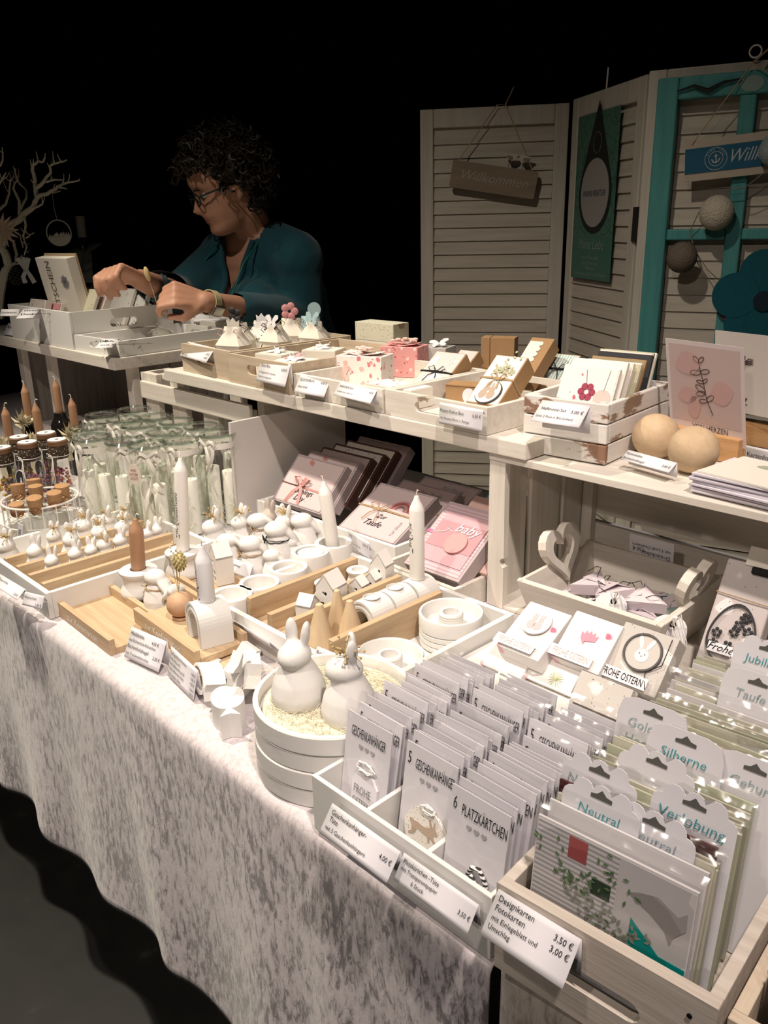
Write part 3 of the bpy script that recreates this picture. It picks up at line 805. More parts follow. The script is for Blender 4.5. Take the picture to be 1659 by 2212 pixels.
divider('Geburt', 'index card reading Geburt right of the Silberne Hochzeit card', pos[14]+0.0045, 0.140, -0.004, 0.0125, BLUEG, scallop=False)
divider('Goldene', 'index card reading Goldene Hochzeit', pos[16]+0.0045, 0.045, 0.001, 0.0125, BLUEG, scallop=False, word2='Hochzeit')
divider('Taufe /', 'index card reading Taufe at the back of the crate', pos[29]+0.0045, 0.100, 0.004, 0.0125, BLUEG, scallop=False)
divider('Schulanfang', 'scalloped index card reading Schulanfang', pos[32]+0.0045, 0.142, 0.006, 0.0125, TEALINK, w=0.078)
divider('Jubiläum', 'scalloped index card reading Jubiläum at the far end', pos[36]+0.0045, 0.090, 0.012, 0.0125, TEALINK)
price_tag('large price tag reading Designkarten Fotokarten 3,50 and 3,00 Euro', (1077,1920), (1256,2030), (1037,2018), TZ+0.0875,
    [('Designkarten', .05,.20,.20,'L'), ('Fotokarten', .05,.40,.20,'L'), ('mit Einlegeblatt und', .05,.60,.17,'L'), ('Umschlag', .05,.79,.17,'L'), ('3,50 €', .96,.28,.20,'R'), ('3,00 €', .96,.51,.20,'R')])

# ------------------------------------------------------------------ next crate at the right edge
M2 = Vector((-0.146, 0.452, TZ+0.0015))
o = thing('card_crate', 'raw wooden crate of small cards cut by the right photo edge', 'crate', M2, DB_R)
panel('front_panel', 0.16, 0.085, 0.010, T(0.08, 0.005, 0), NATX, o)
panel('back_panel', 0.16, 0.085, 0.010, T(0.08, 0.295, 0), NATX, o)
for x in (0.005, 0.155): panel('side_panel', 0.279, 0.0845, 0.010, T(x, 0.15, 0) @ RZ(PI/2), NATX, o)
MB().box(0.010, 0.150, 0.010, 0.290, 0.0005, 0.004).build('bottom', NATX, o)
MB2 = T(*M2) @ RZ(DB_R)
SLV3 = sleeve_mesh(0.128, 0.135, 0.003)
INN3 = inner(0.120, 0.125, ENVW, 'greeting_card')
for k in range(12):
    q = mthing('sleeved_card', 'front small sleeved card with a grey oval at the right edge' if k == 0 else 'small sleeved card, %s from the front of the raw wooden crate' % ORD[k], 'greeting card', MB2 @ T(0.080, 0.018+0.011*k, 0.006+random.uniform(0,.004)) @ RX(-R(8)), None if k == 0 else 'small sleeved cards at the right edge')
    link('greeting_card', INN3, q); link('clear_sleeve', SLV3, q)
    if k == 0:
        MB().prism(circle(0.038, 28, 0, 0.050, 0.030), 0, 0.0003, 0, on_face(0,0,-0.0012)).build('oval_print', plain('pale_grey_print', (0.50,0.47,0.50), 0.6), q)
        text('Danke', 0.013, q, on_face(0,0.046,-0.0016), GREYINK, 1.0, 'C', shear=0.2)

# ================================================================== figures and candles
def remeshed(mb, name, mat, voxel, smooth=4, decimate=None):
    me = mb.mesh(name, mat); o = bpy.data.objects.new('tmp', me); COL.objects.link(o)
    r_ = o.modifiers.new('r', 'REMESH'); r_.mode = 'VOXEL'; r_.voxel_size = voxel; r_.use_smooth_shade = True
    s_ = o.modifiers.new('s', 'SMOOTH'); s_.iterations = smooth; s_.factor = 0.5
    if decimate:
        d_ = o.modifiers.new('d', 'DECIMATE'); d_.ratio = decimate
    bpy.context.view_layer.update()
    dg = bpy.context.evaluated_depsgraph_get()
    m2 = bpy.data.meshes.new_from_object(o.evaluated_get(dg)); m2.name = name
    bpy.data.objects.remove(o)
    for p in m2.polygons: p.use_smooth = True
    if not m2.materials: m2.materials.append(mat)
    return m2
def ear(m, base, tip, w, t):
    b, e = Vector(base), Vector(tip); d = e-b; L = d.length
    M = T(*((b+e)/2)) @ d.to_track_quat('Z', 'Y').to_matrix().to_4x4()
    m.ell((0,0,0), (w, t, L*0.56), 0, M, 14, 12)
def rabbit_mesh(kind, name='body'):
    m = MB()
    if kind == 'up':
        m.lathe([(0.001,0),(0.27,0.0),(0.305,0.05),(0.315,0.15),(0.28,0.30),(0.21,0.44),(0.165,0.52),(0.12,0.60),(0.001,0.62)], 24)
        m.ell((0,-0.045,0.61), (0.185,0.215,0.15))
        ear(m, (0.075,0.03,0.68), (0.125,0.05,1.0), 0.075, 0.055); ear(m, (-0.075,0.03,0.68), (-0.085,0.05,1.0), 0.075, 0.055)
        m.ell((0,0.29,0.12), (0.08,0.08,0.08))
    elif kind == 'back':      # ears folded down along the back
        m.lathe([(0.001,0),(0.29,0.0),(0.34,0.06),(0.34,0.2),(0.28,0.42),(0.20,0.58),(0.15,0.68),(0.001,0.74)], 24)
        m.ell((0,-0.07,0.80), (0.21,0.26,0.17))
        ear(m, (0.09,0.08,0.90), (0.13,0.36,0.55), 0.09, 0.06); ear(m, (-0.09,0.08,0.90), (-0.13,0.36,0.55), 0.09, 0.06)
        m.ell((0,0.30,0.12), (0.09,0.09,0.09))
    else:                     # plump one without neck, head drawn into a long back
        m.lathe([(0.001,0),(0.30,0.0),(0.36,0.07),(0.36,0.26),(0.29,0.48),(0.22,0.62),(0.001,0.80)], 24)
        m.ell((0,-0.03,0.80), (0.25,0.29,0.20))
        ear(m, (0.0,0.10,0.88), (0.0,0.46,0.42), 0.19, 0.10)
    return remeshed(m, name, PLASTER, 0.022, 5, 0.35)
RB = {k: rabbit_mesh(k) for k in ('up', 'back', 'plump')}
GOLD = plain('dried_straw', (0.52,0.38,0.18), 0.8, 0.1, 0.15, 200)
def sprig_mesh(n, r, seed, mat=None):
    rnd = random.Random(seed); m = MB()
    for k in range(n):
        d = Vector((rnd.uniform(-1,1), rnd.uniform(-1,1), rnd.uniform(-0.4,1))); d.normalize(); e = d*r*rnd.uniform(0.5,1)
        m.tube([(0,0,0), tuple(e*0.5+Vector((0,0,r*0.1))), tuple(e)], r*0.03, 3)
        m.ell(tuple(e), (r*0.075,)*3, 0, None, 6, 4)
    return m.mesh('dried_sprig', mat or GOLD)
SPRIG = [sprig_mesh(22, 0.42, s) for s in (1,2,3)]
def collar_mesh(r, z, thick, tail=True):
    m = MB(); m.tube([(r*math.cos(2*PI*k/20), r*math.sin(2*PI*k/20), z+0.02*math.sin(k)) for k in range(20)], thick, 5, 0, None, True)
    m.tube([(r*math.cos(2*PI*k/20), r*math.sin(2*PI*k/20), z+0.03+0.015*math.cos(k*1.4)) for k in range(20)], thick, 5, 0, None, True)
    for s in (-1, 1):
        m.tube([(0,-r-0.01,z),(s*0.10,-r-0.06,z+0.10),(s*0.20,-r-0.05,z+0.04),(s*0.10,-r-0.05,z-0.03),(0,-r-0.01,z)], thick, 5)
        m.tube([(0,-r-0.01,z),(s*0.08,-r-0.06,z-0.12),(s*0.11,-r-0.12,z-0.24)], thick, 5)
    return m.mesh('twine_collar', TWINE)
COLLAR = {'up': collar_mesh(0.215, 0.47, 0.010), 'back': collar_mesh(0.205, 0.60, 0.010), 'plump': collar_mesh(0.285, 0.56, 0.011)}
FACE = MB()
for s in (-1, 1): FACE.tube([(s*0.10-0.04,0,0.015),(s*0.10-0.02,-0.006,0),(s*0.10+0.02,-0.006,0),(s*0.10+0.04,0,0.015)], 0.006, 4)
FACE = FACE.mesh('closed_eyes', plain('grey_pencil', (0.30,0.28,0.27), 0.7))
def rabbit(kind, label, loc, rotz, h, collar=False, sprig=None, cord=None, group=None, face=False):
    s = h/1.0
    o = thing('rabbit_figurine', label, 'figurine', loc, rotz, group); o.scale = (s, s, s)
    link('body', RB[kind], o)
    if collar:
        c_ = link('twine_collar', COLLAR[kind], o)
        if cord: c_.data = COLLAR[kind].copy(); c_.data.materials[0] = cord
    if sprig is not None: link('dried_sprig', SPRIG[sprig % 3], o, T(0.0, -0.20 if kind == 'up' else -0.14, {'up': 0.52, 'back': 0.66, 'plump': 0.66}[kind]) @ SC(0.55,0.55,0.55) if kind != 'up' else T(0.03,-0.02,0.80) @ SC(0.5,0.5,0.5))
    if face: link('closed_eyes', FACE, o, T(0,-0.315,0.84) if kind == 'plump' else T(0,-0.325,0.82))
    return o
WICK = plain('wick', (0.72,0.68,0.60), 0.9)
def candle(label, loc, r, h, mat, rot=(0,0,0), bend=1, printing=None, name='candle', group=None, shoulder=True):
    o = thing(name, label, 'candle', loc, rot=rot, group=group)
    if shoulder: prof = [(r*0.96,0),(r,0.001),(r,h-1.9*r),(r*0.97,h-1.7*r),(r*0.72,h-1.1*r),(r*0.42,h-0.5*r),(r*0.28,h),(0.0005,h+0.0005)]
    else: prof = [(r*0.97,0),(r,0.001),(r,h-0.002),(r*0.94,h),(0.0005,h-0.001)]
    MB().lathe(prof, 22).build('wax', mat, o)
    wl = 0.010
    MB().tube([(0,0,h-0.002),(0.0005*bend,0,h+wl*0.6),(0.003*bend,0.001,h+wl),(0.008*bend,0.002,h+wl*0.9)], 0.0009, 5).build('wick', WICK, o)
    if printing:
        s, sz, z0 = printing
        me = text_mesh(s, INK).copy()
        for v in me.vertices:                    # wrap the lettering round the candle, reading upwards
            x, y = v.co.x*sz, v.co.y*sz; a = -PI/2+R(-8) + y/r
            v.co = ((r+0.0003)*math.cos(a - 0.35) if False else (r+0.0003)*math.cos(a), (r+0.0003)*math.sin(a), z0 + x)
        # mirror so that it reads from outside
        for v in me.vertices: pass
        link('lettering', me, o)
    return o
TAN = plain('beige_wax', (0.42,0.24,0.14), 0.4, 0.35, sss=0.1)
SPOOL = [(0.001,0.0),(0.030,0.0),(0.0325,0.004),(0.0325,0.010),(0.028,0.018),(0.0255,0.026),(0.027,0.034),(0.031,0.040),(0.031,0.044),(0.029,0.0455),(0.0135,0.0455),(0.0135,0.030),(0.001,0.030)]
def spool(label, loc, s=1.0, group=None, hole=0.0135):
    o = MB().lathe([(a*s if a != 0.0135 else hole, b*s) for a, b in SPOOL], 32).build('candle_holder', PLASTER)
    o.location = loc; return tag(o, label, 'candle holder', group)
def arch(Ro, Ri, leg, n=18):
    p = [(Ro, 0.0)] + [(Ro*math.cos(PI*k/n), leg+Ro*math.sin(PI*k/n)) for k in range(n+1)] + [(-Ro, 0.0), (-Ri, 0.0)]
    p += [(-Ri*math.cos(PI*k/n), leg+Ri*math.sin(PI*k/n)) for k in range(n+1)] + [(Ri, 0.0)]
    return p
def rainbow_mesh(Ro, leg, dep, grooves=4):
    m = MB(); n = 18; hr = 0.0128
    rs = [Ro*(1-0.13*k) for k in range(grooves+1)]
    for k in range(grooves):
        a, b = rs[k], rs[k+1]+0.0001
        ins = 0.0011*(k % 2)
        p = arch(a, b, leg, n)
        L = len(p); half = n+3
        # build each nested arch as a strip of quads
        v = [(x, -dep/2+ins, z) for x, z in p] + [(x, dep/2-ins, z) for x, z in p]
        F = []
        outer = list(range(0, n+3)); inn = list(range(L-1, n+2, -1))
        for i in range(len(outer)-1):
            o0, o1, i0, i1 = outer[i], outer[i+1], inn[i], inn[i+1]
            F += [(o0,i0,i1,o1), (L+o0,L+o1,L+i1,L+i0), (o0,o1,L+o1,L+o0), (i0,L+i0,L+i1,i1)]
        F += [(outer[0],L+outer[0],L+inn[0],inn[0]), (outer[-1],inn[-1],L+inn[-1],L+outer[-1])]
        m.add(v, F, 0, None, False)
    return m
def rainbow(label, loc, rotz, Ro=0.030, leg=0.026, dep=0.046, group=None):
    o = thing('rainbow_holder', label, 'candle holder', loc, rotz, group)
    rainbow_mesh(Ro, leg, dep).build('arch', PLASTER, o)
    top = leg+Ro
    MB().lathe([(0.0130,top+0.0014),(0.0118,top+0.0016),(0.0112,top-0.001),(0.0112,top-0.006),(0.001,top-0.006)], 24, 0, None, True, False).build('socket', plain('socket_grey', (0.62,0.60,0.57), 0.7), o)
    return o
def house(label, loc, rotz, w, d, h, holes=True, group=None):
    o = thing('tealight_house', label, 'ornament', loc, rotz, group)
    e = h*0.70; t = 0.0028
    MB().box(-w/2, w/2, d/2-t, d/2, 0, e).add([(-w/2,d/2-t,e),(w/2,d/2-t,e),(0,d/2-t,h),(-w/2,d/2,e),(w/2,d/2,e),(0,d/2,h)], [(0,1,2),(5,4,3)]).build('back_wall', PLASTER, o)
    for s in (-1, 1): MB().box(s*w/2-(t if s > 0 else 0), s*w/2+(0 if s > 0 else t), -d/2+t, d/2-t, 0, e).build('side_wall', PLASTER, o)
    m = MB()
    for s in (-1, 1):
        m.add([(s*w/2,-d/2,e),(s*w/2,d/2,e),(0,d/2,h),(0,-d/2,h),(s*(w/2),-d/2,e-t*1.3),(s*(w/2),d/2,e-t*1.3),(0,d/2,h-t*1.6),(0,-d/2,h-t*1.6)],
              [(0,1,2,3),(7,6,5,4),(0,3,7,4),(1,5,6,2),(0,4,5,1)])
    m.build('roof', PLASTER, o)
    m = MB(); y0, y1 = -d/2, -d/2+t
    m.add([(-w/2,y0,e),(w/2,y0,e),(0,y0,h-t),(-w/2,y1,e),(w/2,y1,e),(0,y1,h-t)], [(0,1,2),(5,4,3)])
    if holes:
        hz = e*0.78; hb = e*0.56
        inner = heart(w*0.15, 20); outer = rect_around(inner, -w/2, w/2, -(hz-hb), e-hz)
        m.ring(outer, inner, -t/2, t/2, 0, T(0, y0+t/2, hz) @ RX(PI/2))
        xs = [-w/2, -w*0.27, -w*0.04, w*0.04, w*0.27, w/2]; zs = [0, e*0.10, e*0.27, e*0.32, e*0.49, hb]
        for i in range(5):
            for j in range(5):
                if i in (1,3) and j in (1,3): continue
                m.box(xs[i], xs[i+1], y0, y1, zs[j], zs[j+1])
    else: m.box(-w/2, w/2, y0, y1, 0, e)
    m.build('front_wall', PLASTER, o)
    return o
def cup(label, loc, r=0.034, h=0.046, ri=0.0255, dep=0.020, group=None):
    o = MB().lathe([(r*0.93,0),(r*0.97,0.002),(r,0.006),(r,h-0.002),(r-0.001,h),(ri+0.001,h),(ri,h-0.001),(ri*0.95,h-dep),(0.001,h-dep)], 36).build('tealight_holder', PLASTER)
    o.location = loc; return tag(o, label, 'candle holder', group)
CONEW = wood('beech_cone', (0.56,0.42,0.26), (0.68,0.54,0.36), 'Z', 0.8)
def wcone(label, loc, r=0.0235, h=0.070, rot=(0,0,0)):
    o = MB().lathe([(r*0.97,0),(r,0.0015),(r*0.25,h*0.93),(r*0.22,h*0.98),(r*0.12,h),(0.0004,h+0.0002)], 28).build('wooden_cone', CONEW)
    o.location = loc; o.rotation_euler = rot; return tag(o, label, 'ornament')

# ------------------------------------------------------------------ stack of round white trays with two rabbits on hay
RC = Vector((-0.647, 0.534, 0)); RR_ = 0.093
ROUND = [(0.001,0.0),(RR_-0.0015,0.0),(RR_,0.0015),(RR_,0.0210),(RR_-0.0012,0.0225),(RR_-0.006,0.0225),(RR_-0.0068,0.0210),(RR_-0.0068,0.0050),(0.001,0.0050)]
rm = MB().lathe(ROUND, 72).mesh('round_tray', PLASTER)
words = ['bottom', 'second lowest', 'third lowest', 'topmost']
for k in range(4):
    o = link('round_tray', rm); o.location = (RC.x+0.0008*k, RC.y-0.001*(k % 2), TZ+0.0015+0.0228*k)
    tag(o, '%s round white tray of the stack%s' % (words[k], ', filled with hay under two rabbits' if k == 3 else ' below the hay'), 'tray')
TOPZ = TZ+0.0015+0.0228*3+0.0055
HAY = plain('pale_hay', (0.70,0.66,0.52), 0.8, 0.1, 0.1, 300)
m = MB(); rnd = random.Random(21)
m.lathe([(0.0845,0.0),(0.083,0.005),(0.06,0.008),(0.001,0.009)], 36, 0, None, True, False)
for k in range(900):
    a = rnd.uniform(0, 6.28); r = 0.078*math.sqrt(rnd.random()); x, y = r*math.cos(a), r*math.sin(a)
    b = rnd.uniform(0, 6.28); L = rnd.uniform(0.012, 0.034); z = rnd.uniform(0.004, 0.0125)
    p0 = (x, y, z); p1 = (x+L*0.5*math.cos(b), y+L*0.5*math.sin(b), z+rnd.uniform(0,0.004)); p2 = (x+L*math.cos(b+0.5), y+L*math.sin(b+0.5), z+rnd.uniform(-0.002,0.002))
    if math.hypot(p2[0], p2[1]) > 0.083: continue
    m.tube([p0, p1, p2], 0.00035, 3)
o = m.build('hay', HAY); o.location = (RC.x+0.0024, RC.y-0.001, TOPZ); o['kind'] = 'stuff'; tag(o, 'pale hay lying in the topmost round tray', 'hay')
rabbit('up', 'white rabbit with upright ears on the hay in the round tray', (*at(647,1512,z=TOPZ+0.008).xy, TOPZ+0.006), R(18), 0.102)
rabbit('up', 'white rabbit with dried flowers beside the gift tag tray', (*at(756,1545,z=TOPZ+0.008).xy, TOPZ+0.004), R(-40), 0.102, sprig=1)
m = MB()
for k in range(3): m.tube([(RC.x-0.07,RC.y-0.09+0.01*k,TOPZ+0.02),(RC.x-0.09,RC.y-0.04+0.015*k,TOPZ+0.024),(RC.x-0.06,RC.y+0.01*k,TOPZ+0.016)], 0.0004, 4)
tag(m.build('straw', HAY), 'thin straws hanging over the round tray rim', 'straw')

# ------------------------------------------------------------------ white plaster fish pieces left of the round trays
def fish_poly(L, Hh, n=20):
    p = []
    for k in range(n+1):
        t = PI*k/n; p.append((-L*0.5+L*0.78*(1-math.cos(t))/2, Hh/2*math.sin(t)**0.8))
    q = [(x, -y) for x, y in p[::-1]]
    tail = [(L*0.5, Hh*0.30), (L*0.44, 0), (L*0.5, -Hh*0.30)]
    body = p[:-1]+[(L*0.27, Hh*0.06)]+tail+[(L*0.27, -Hh*0.06)]+q[1:-1]
    return body
def fish(label, loc, rot, L, Hh, th, hollow=False):
    m = MB()
    if hollow:
        outer = circle(L/2, 28, 0, 0, Hh/2); inner = circle(L/2-0.005, 28, 0, 0, Hh/2-0.004)
        m.ring(outer, inner, 0, th, 0, None, True)
        m.prism([(L*0.48,0),(L*0.68,Hh*0.35),(L*0.62,0),(L*0.68,-Hh*0.35)], 0, th)
    else: m.prism(fish_poly(L, Hh), 0, th)
    o = m.build('fish_ornament', PLASTER, bevel=0.0008); o.location = loc; o.rotation_euler = rot
    return tag(o, label, 'ornament')
fz = TZ+0.0015
fish('small white fish standing on its side next to the round trays', (*at(497,1562,z=fz).xy, fz), (0,0,R(-30)), 0.072, 0.042, 0.034)
fish('hollow white fish ring lying before the oak trays', (*at(478,1490,z=fz).xy, fz+0.019), (R(78),0,R(-20)), 0.062, 0.036, 0.030, True)
fish('large flat white fish leaning in the fish pile', (*at(533,1512,z=fz).xy, fz+0.032), (R(72),R(-55),R(-48)), 0.095, 0.052, 0.014)
fish('large hollow white fish at the back of the fish pile', (*at(560,1480,z=fz).xy, fz+0.024), (R(80),R(-20),R(-30)), 0.085, 0.048, 0.022, True)
b_ = MB().box(-0.013,0.013,-0.010,0.010,0,0.055).build('plaster_block', PLASTER, bevel=0.001); b_.location = (*at(497,1455,z=fz+0.02).xy, fz+0.010); b_.rotation_euler = (R(-30),R(25),R(20)); tag(b_, 'white plaster block sticking up behind the fish', 'ornament')
b_ = MB().box(-0.016,0.016,-0.010,0.010,0,0.026).build('plaster_block', PLASTER, bevel=0.001); b_.location = (*at(452,1462,z=fz).xy, fz); b_.rotation_euler = (0,0,R(25)); tag(b_, 'short white plaster block left of the fish ring', 'ornament')

# ------------------------------------------------------------------ oak trays
def oak_tray(label, loc, rotz, w, d, strip_h=0.028, base_h=0.012, words=None, t=0.009):
    o = thing('oak_tray', label, 'tray', loc, rotz)
    MB().box(0, w, t+0.0002, d-t-0.0002, 0, base_h).build('base_board', OAKX, o)
    f = MB().box(0, w, 0, t, 0, strip_h).build('front_strip', OAKX, o, bevel=0.0006)
    MB().box(0, w, d-t, d, 0, strip_h).build('back_strip', OAKX, o, bevel=0.0006)
    if words: text(words, strip_h*0.66, f, on_face(w*0.5, strip_h*0.28, -0.0003), WHITEINK, 1.0, 'C', fit=w*0.58)
    return o
oak_tray('empty oak tray reading zur Kommunion at the table edge', (-1.262, 0.468, TZ+0.0015), R(-1.5), 0.190, 0.098, 0.026, 0.010, 'zur Kommunion')
oak_tray('lowest oak tray under the Konfirmation tray', (-1.080, 0.520, TZ+0.0015), R(-7), 0.190, 0.096, 0.024, 0.022, 'zur Kommunion')
oak_tray('oak tray reading zur Konfirmation carrying the rainbow holder', (-1.100, 0.520, TZ+0.0265), R(-3), 0.188, 0.085, 0.024, 0.010, 'zur Konfirmation')
oak_tray('oak tray with the beige candle and the plain rabbits', (-1.232, 0.578, TZ+0.0015), R(-3), 0.205, 0.070, 0.030, 0.018)
oak_tray('narrow oak tray carrying the tall white candle and house', (-1.225, 0.655, TZ+0.0015), R(-3), 0.160, 0.080, 0.030, 0.018)
z1 = TZ+0.0205
P = at(305,1282,z=z1); spool('white spool holder of the beige candle on oak', (P.x,P.y,z1), 1.0)
candle('beige dinner candle in a white spool holder on oak', (P.x,P.y,z1+0.031), 0.0118, 0.102, TAN, (R(-2),R(3),0), 1)
P = at(400,1240,z=z1); spool('white spool holder of the tall white candle', (P.x,P.y,z1), 1.0)
candle('tall white candle in a white spool holder before the jars', (P.x,P.y,z1+0.031), 0.0115, 0.180, WAXW, (R(-3),R(2.5),0), -1, ('Zur Kommunion', 0.012, 0.04))
P = at(345,1312,z=z1); rabbit('plump', 'plump cream rabbit with closed eyes on the oak tray', (P.x,P.y,z1), R(-75), 0.066, collar=True, face=True)
P = at(376,1322,z=z1); rabbit('plump', 'small white rabbit with drooping ears beside the wooden ball vase', (P.x+0.012,P.y,z1), R(115), 0.052)
z2 = TZ+0.0265+0.0105
P = at(392,1334,z=z2)
o = thing('ball_vase', 'wooden ball vase with dried stalks on oak', 'vase', (P.x,P.y,z2))
BEECH = wood('beech_ball', (0.46,0.28,0.17), (0.60,0.40,0.26), 'Z', 0.7)
MB().lathe([(0.012,0),(0.0135,0.001),(0.0135,0.004),(0.012,0.005)], 24).build('foot_ring', BEECH, o)
MB().ell((0,0,0.0225), (0.0205,0.0205,0.0195), 0, None, 28, 18).build('ball', BEECH, o)
m = MB(); hd = MB()
for i, (dx, dy, hh) in enumerate(((0.0,0,0.052),(0.006,0.004,0.050),(-0.008,0.006,0.058),(-0.013,0.0,0.048))):
    m.tube([(0,0,0.040),(dx*0.5,dy*0.5,0.040+hh*0.5),(dx,dy,0.040+hh)], 0.0006, 4)
hd.ell((0.006,0.004,0.092), (0.0085,0.0085,0.013), 0, None, 10, 8)
for k in range(60):
    a = k*2.4; zz = (k/60-0.5)*2; rr = math.sqrt(max(0,1-zz*zz))*0.0095
    hd.ell((0.006+rr*math.cos(a), 0.004+rr*math.sin(a), 0.092+zz*0.014), (0.0016,0.0016,0.0022), 0, None, 5, 4)
rnd = random.Random(8)
for k in range(26): hd.ell((-0.010+rnd.gauss(0,0.005), 0.004+rnd.gauss(0,0.004), 0.094+rnd.gauss(0,0.008)), (0.0018,0.0018,0.0022), 1, None, 5, 4)
m.build('stalks', GOLD, o); hd.build('dried_heads', [plain('dry_grass', (0.50,0.42,0.20), 0.9), plain('cream_petals', (0.72,0.66,0.50), 0.9)], o)
P = at(455,1377,z=z2); rainbow('white rainbow holder with the Konfirmation candle on oak', (P.x,P.y,z2), R(-12), 0.0305, 0.030, 0.048)
candle('white candle lettered Konfirmation in the rainbow holder', (P.x,P.y,z2+0.056), 0.0122, 0.085, plain('cool_white_wax', (0.74,0.73,0.74), 0.4, 0.3), (0,0,R(-20)), 1, ('Konfirmation', 0.012, 0.004))
P = at(482,1255,z=z1); house('white plaster house with heart cutout behind the Konfirmation candle', (P.x,P.y,z1), R(-15), 0.036, 0.030, 0.072)
price_tag('tent card listing Holzleiste and Buchenholzkugel prices at table edge', (285,1354), (360,1386), (268,1418), TZ+0.047,
    [('Holzleiste', .04,.22,.20,'L'), ('aus Eichenholz-Klötzchen', .03,.42,.155,'L'), ('Buchenholzkugel', .03,.64,.19,'L'), ('mit Trockenblümchen', .03,.86,.155,'L'), ('4,00 €', .85,.27,.16,'R'), ('2,50 €', .97,.70,.16,'R')])
price_tag('tent card listing five Fisch prices at table edge', (370,1396), (427,1448), (362,1458), TZ+0.047,
    [('Fisch groß mit Fischen', .03,.20,.16,'L'), ('Fisch mit Loch', .03,.37,.16,'L'), ('Fisch Silhouette groß', .03,.54,.16,'L'), ('Fisch Silhouette klein', .03,.71,.16,'L'), ('Fisch massiv klein', .03,.88,.16,'L'), ('4,00 €', .99,.28,.14,'R'), ('4,00 €', .99,.44,.14,'R'), ('4,00 €', .99,.60,.14,'R'), ('2,00 €', .99,.78,.14,'R'), ('1,00 €', .99,.93,.14,'R')])

# ------------------------------------------------------------------ white candle tray
CT = Vector((-1.062, 0.622, TZ+0.0015))
tray('candle_tray', 'white wooden tray of candle holders and oak rails', CT, 0.0, 0.392, 0.282, 0.048, 0.009, (LACQ, LACQ))
price_tag('price tag reading 2,00 and 3,00 Euro on the candle tray front', (492,1333), (580,1385), (535,1368), TZ+0.0495,
    [('Teelichthalter mit weiß', .05,.35,.26,'L'), ('2,00 €', .97,.62,.26,'R'), ('3,00 €', .97,.92,.26,'R')], back=0.3)
TP = TZ+0.0060
spots = [(500,1282,'first tealight holder from the front corner of candle tray'), (560,1257,'second empty tealight holder from the front corner of candle tray'), (622,1224,'third empty tealight holder from the front corner of candle tray')]
for x, y, lab in spots:
    P = at(x, y, z=TP+0.050); cup('round white '+lab, (P.x, P.y, TP), 0.0335, 0.050)
P = at(670,1190,z=TP+0.058); cup('round white holder with a glass tealight in it', (P.x,P.y,TP), 0.0335, 0.058)
o = thing('glass_tealight', 'clear glass tealight in the white holder', 'tealight', (P.x,P.y,TP+0.0385))
MB().lathe([(0.0225,0.0),(0.0235,0.001),(0.0235,0.022),(0.0225,0.0225)], 28, 0, None, True, False).build('glass_cup', GLASS, o)
MB().lathe([(0.022,0.001),(0.022,0.017),(0.001,0.017)], 24).build('wax', WAXW, o)
MB().tube([(0,0,0.017),(0.001,0,0.024)], 0.0007, 4).build('wick', WICK, o)
P = at(720,1170,z=TP+0.062); cup('tall white holder with the leaning white candle', (P.x,P.y,TP), 0.0335, 0.062, 0.0255, 0.030)
candle('white candle leaning in the tall white holder by the gift boxes', (P.x+0.004,P.y-0.002,TP+0.0335), 0.0118, 0.140, WAXW, (R(3),R(-5),0), -1)
# oak rails standing in the tray
RL, RY0 = 0.222, 0.650
for i, (x, hh, lab) in enumerate(((-0.981, 0.056, 'oak rail next to the tealight holders'), (-0.930, 0.046, 'low oak rail in front of the heart houses'), (-0.876, 0.055, 'oak rail between houses and rainbow holders'), (-0.7885, 0.054, 'oak rail beside the stacked ring plates'))):
    t_ = MB().box(-0.0055, 0.0055, 0, RL, 0, hh).build('oak_rail', OAKY, bevel=0.0006); t_.location = (x, RY0, TP); tag(t_, lab, 'rail')
for x, wd, lab in ((-0.9555, 0.0390, 'oak board under the white spools'), (-0.903, 0.0420, 'oak board under the houses'), (-0.8323, 0.0750, 'oak board under the cones and rainbow holders')):
    t_ = MB().box(-wd/2, wd/2, 0, RL, 0, 0.020).build('oak_board', OAKY, bevel=0.0006); t_.location = (x, RY0, TP); tag(t_, lab, 'board')
zb = TP+0.0205
def lane_y(px, X): return at(*px, X=X).y
spool('white spool holder farther back between the oak rails', (-0.9555, lane_y((772,1222), -0.9555), zb), 0.60, hole=0.010)
spool('white spool holder half hidden by the heart house', (-0.9555, lane_y((703,1245), -0.9555), zb), 0.60, hole=0.010)
HX = -0.903
house('tall white house with heart and windows between oak rails', (HX, lane_y((716,1272), HX), zb), R(10), 0.034, 0.034, 0.072)
house('blank white house nearest the candle tray front', (HX, lane_y((664,1300), HX), zb), R(-70), 0.028, 0.026, 0.050)
house('small white house behind the tall heart house', (HX, lane_y((776,1264), HX), zb), R(10), 0.026, 0.020, 0.046)
house('small narrow white house farther back on oak', (HX, lane_y((806,1252), HX), zb), R(10), 0.022, 0.018, 0.046)
house('rearmost tall white house with heart cutout', (HX, lane_y((826,1236), HX), zb), R(10), 0.030, 0.024, 0.074)
CX = -0.832
wcone('wooden cone standing at the front of the candle tray', (CX+0.002, lane_y((690,1352), CX), zb))
wcone('wooden cone leaning behind the front cone', (CX-0.012, lane_y((730,1335), CX-0.012), zb), 0.0200, 0.072)
wcone('third wooden cone next to the rainbow holders', (CX+0.012, lane_y((757,1345), CX+0.012), zb), 0.0215, 0.062)
for y, lab in ((0.768,'front white rainbow holder between the oak rails'), (0.817,'middle white rainbow holder between the oak rails'), (0.867,'rear white rainbow holder carrying the christening candle')):
    rainbow(lab, (CX, y, zb), R(2), 0.0300, 0.014, 0.046)
candle('straight white christening candle in the rear rainbow holder', (CX, 0.867, zb+0.0390), 0.0118, 0.140, WAXW, (0,0,R(-25)), 0.3, ('Tauflicht', 0.014, 0.050))
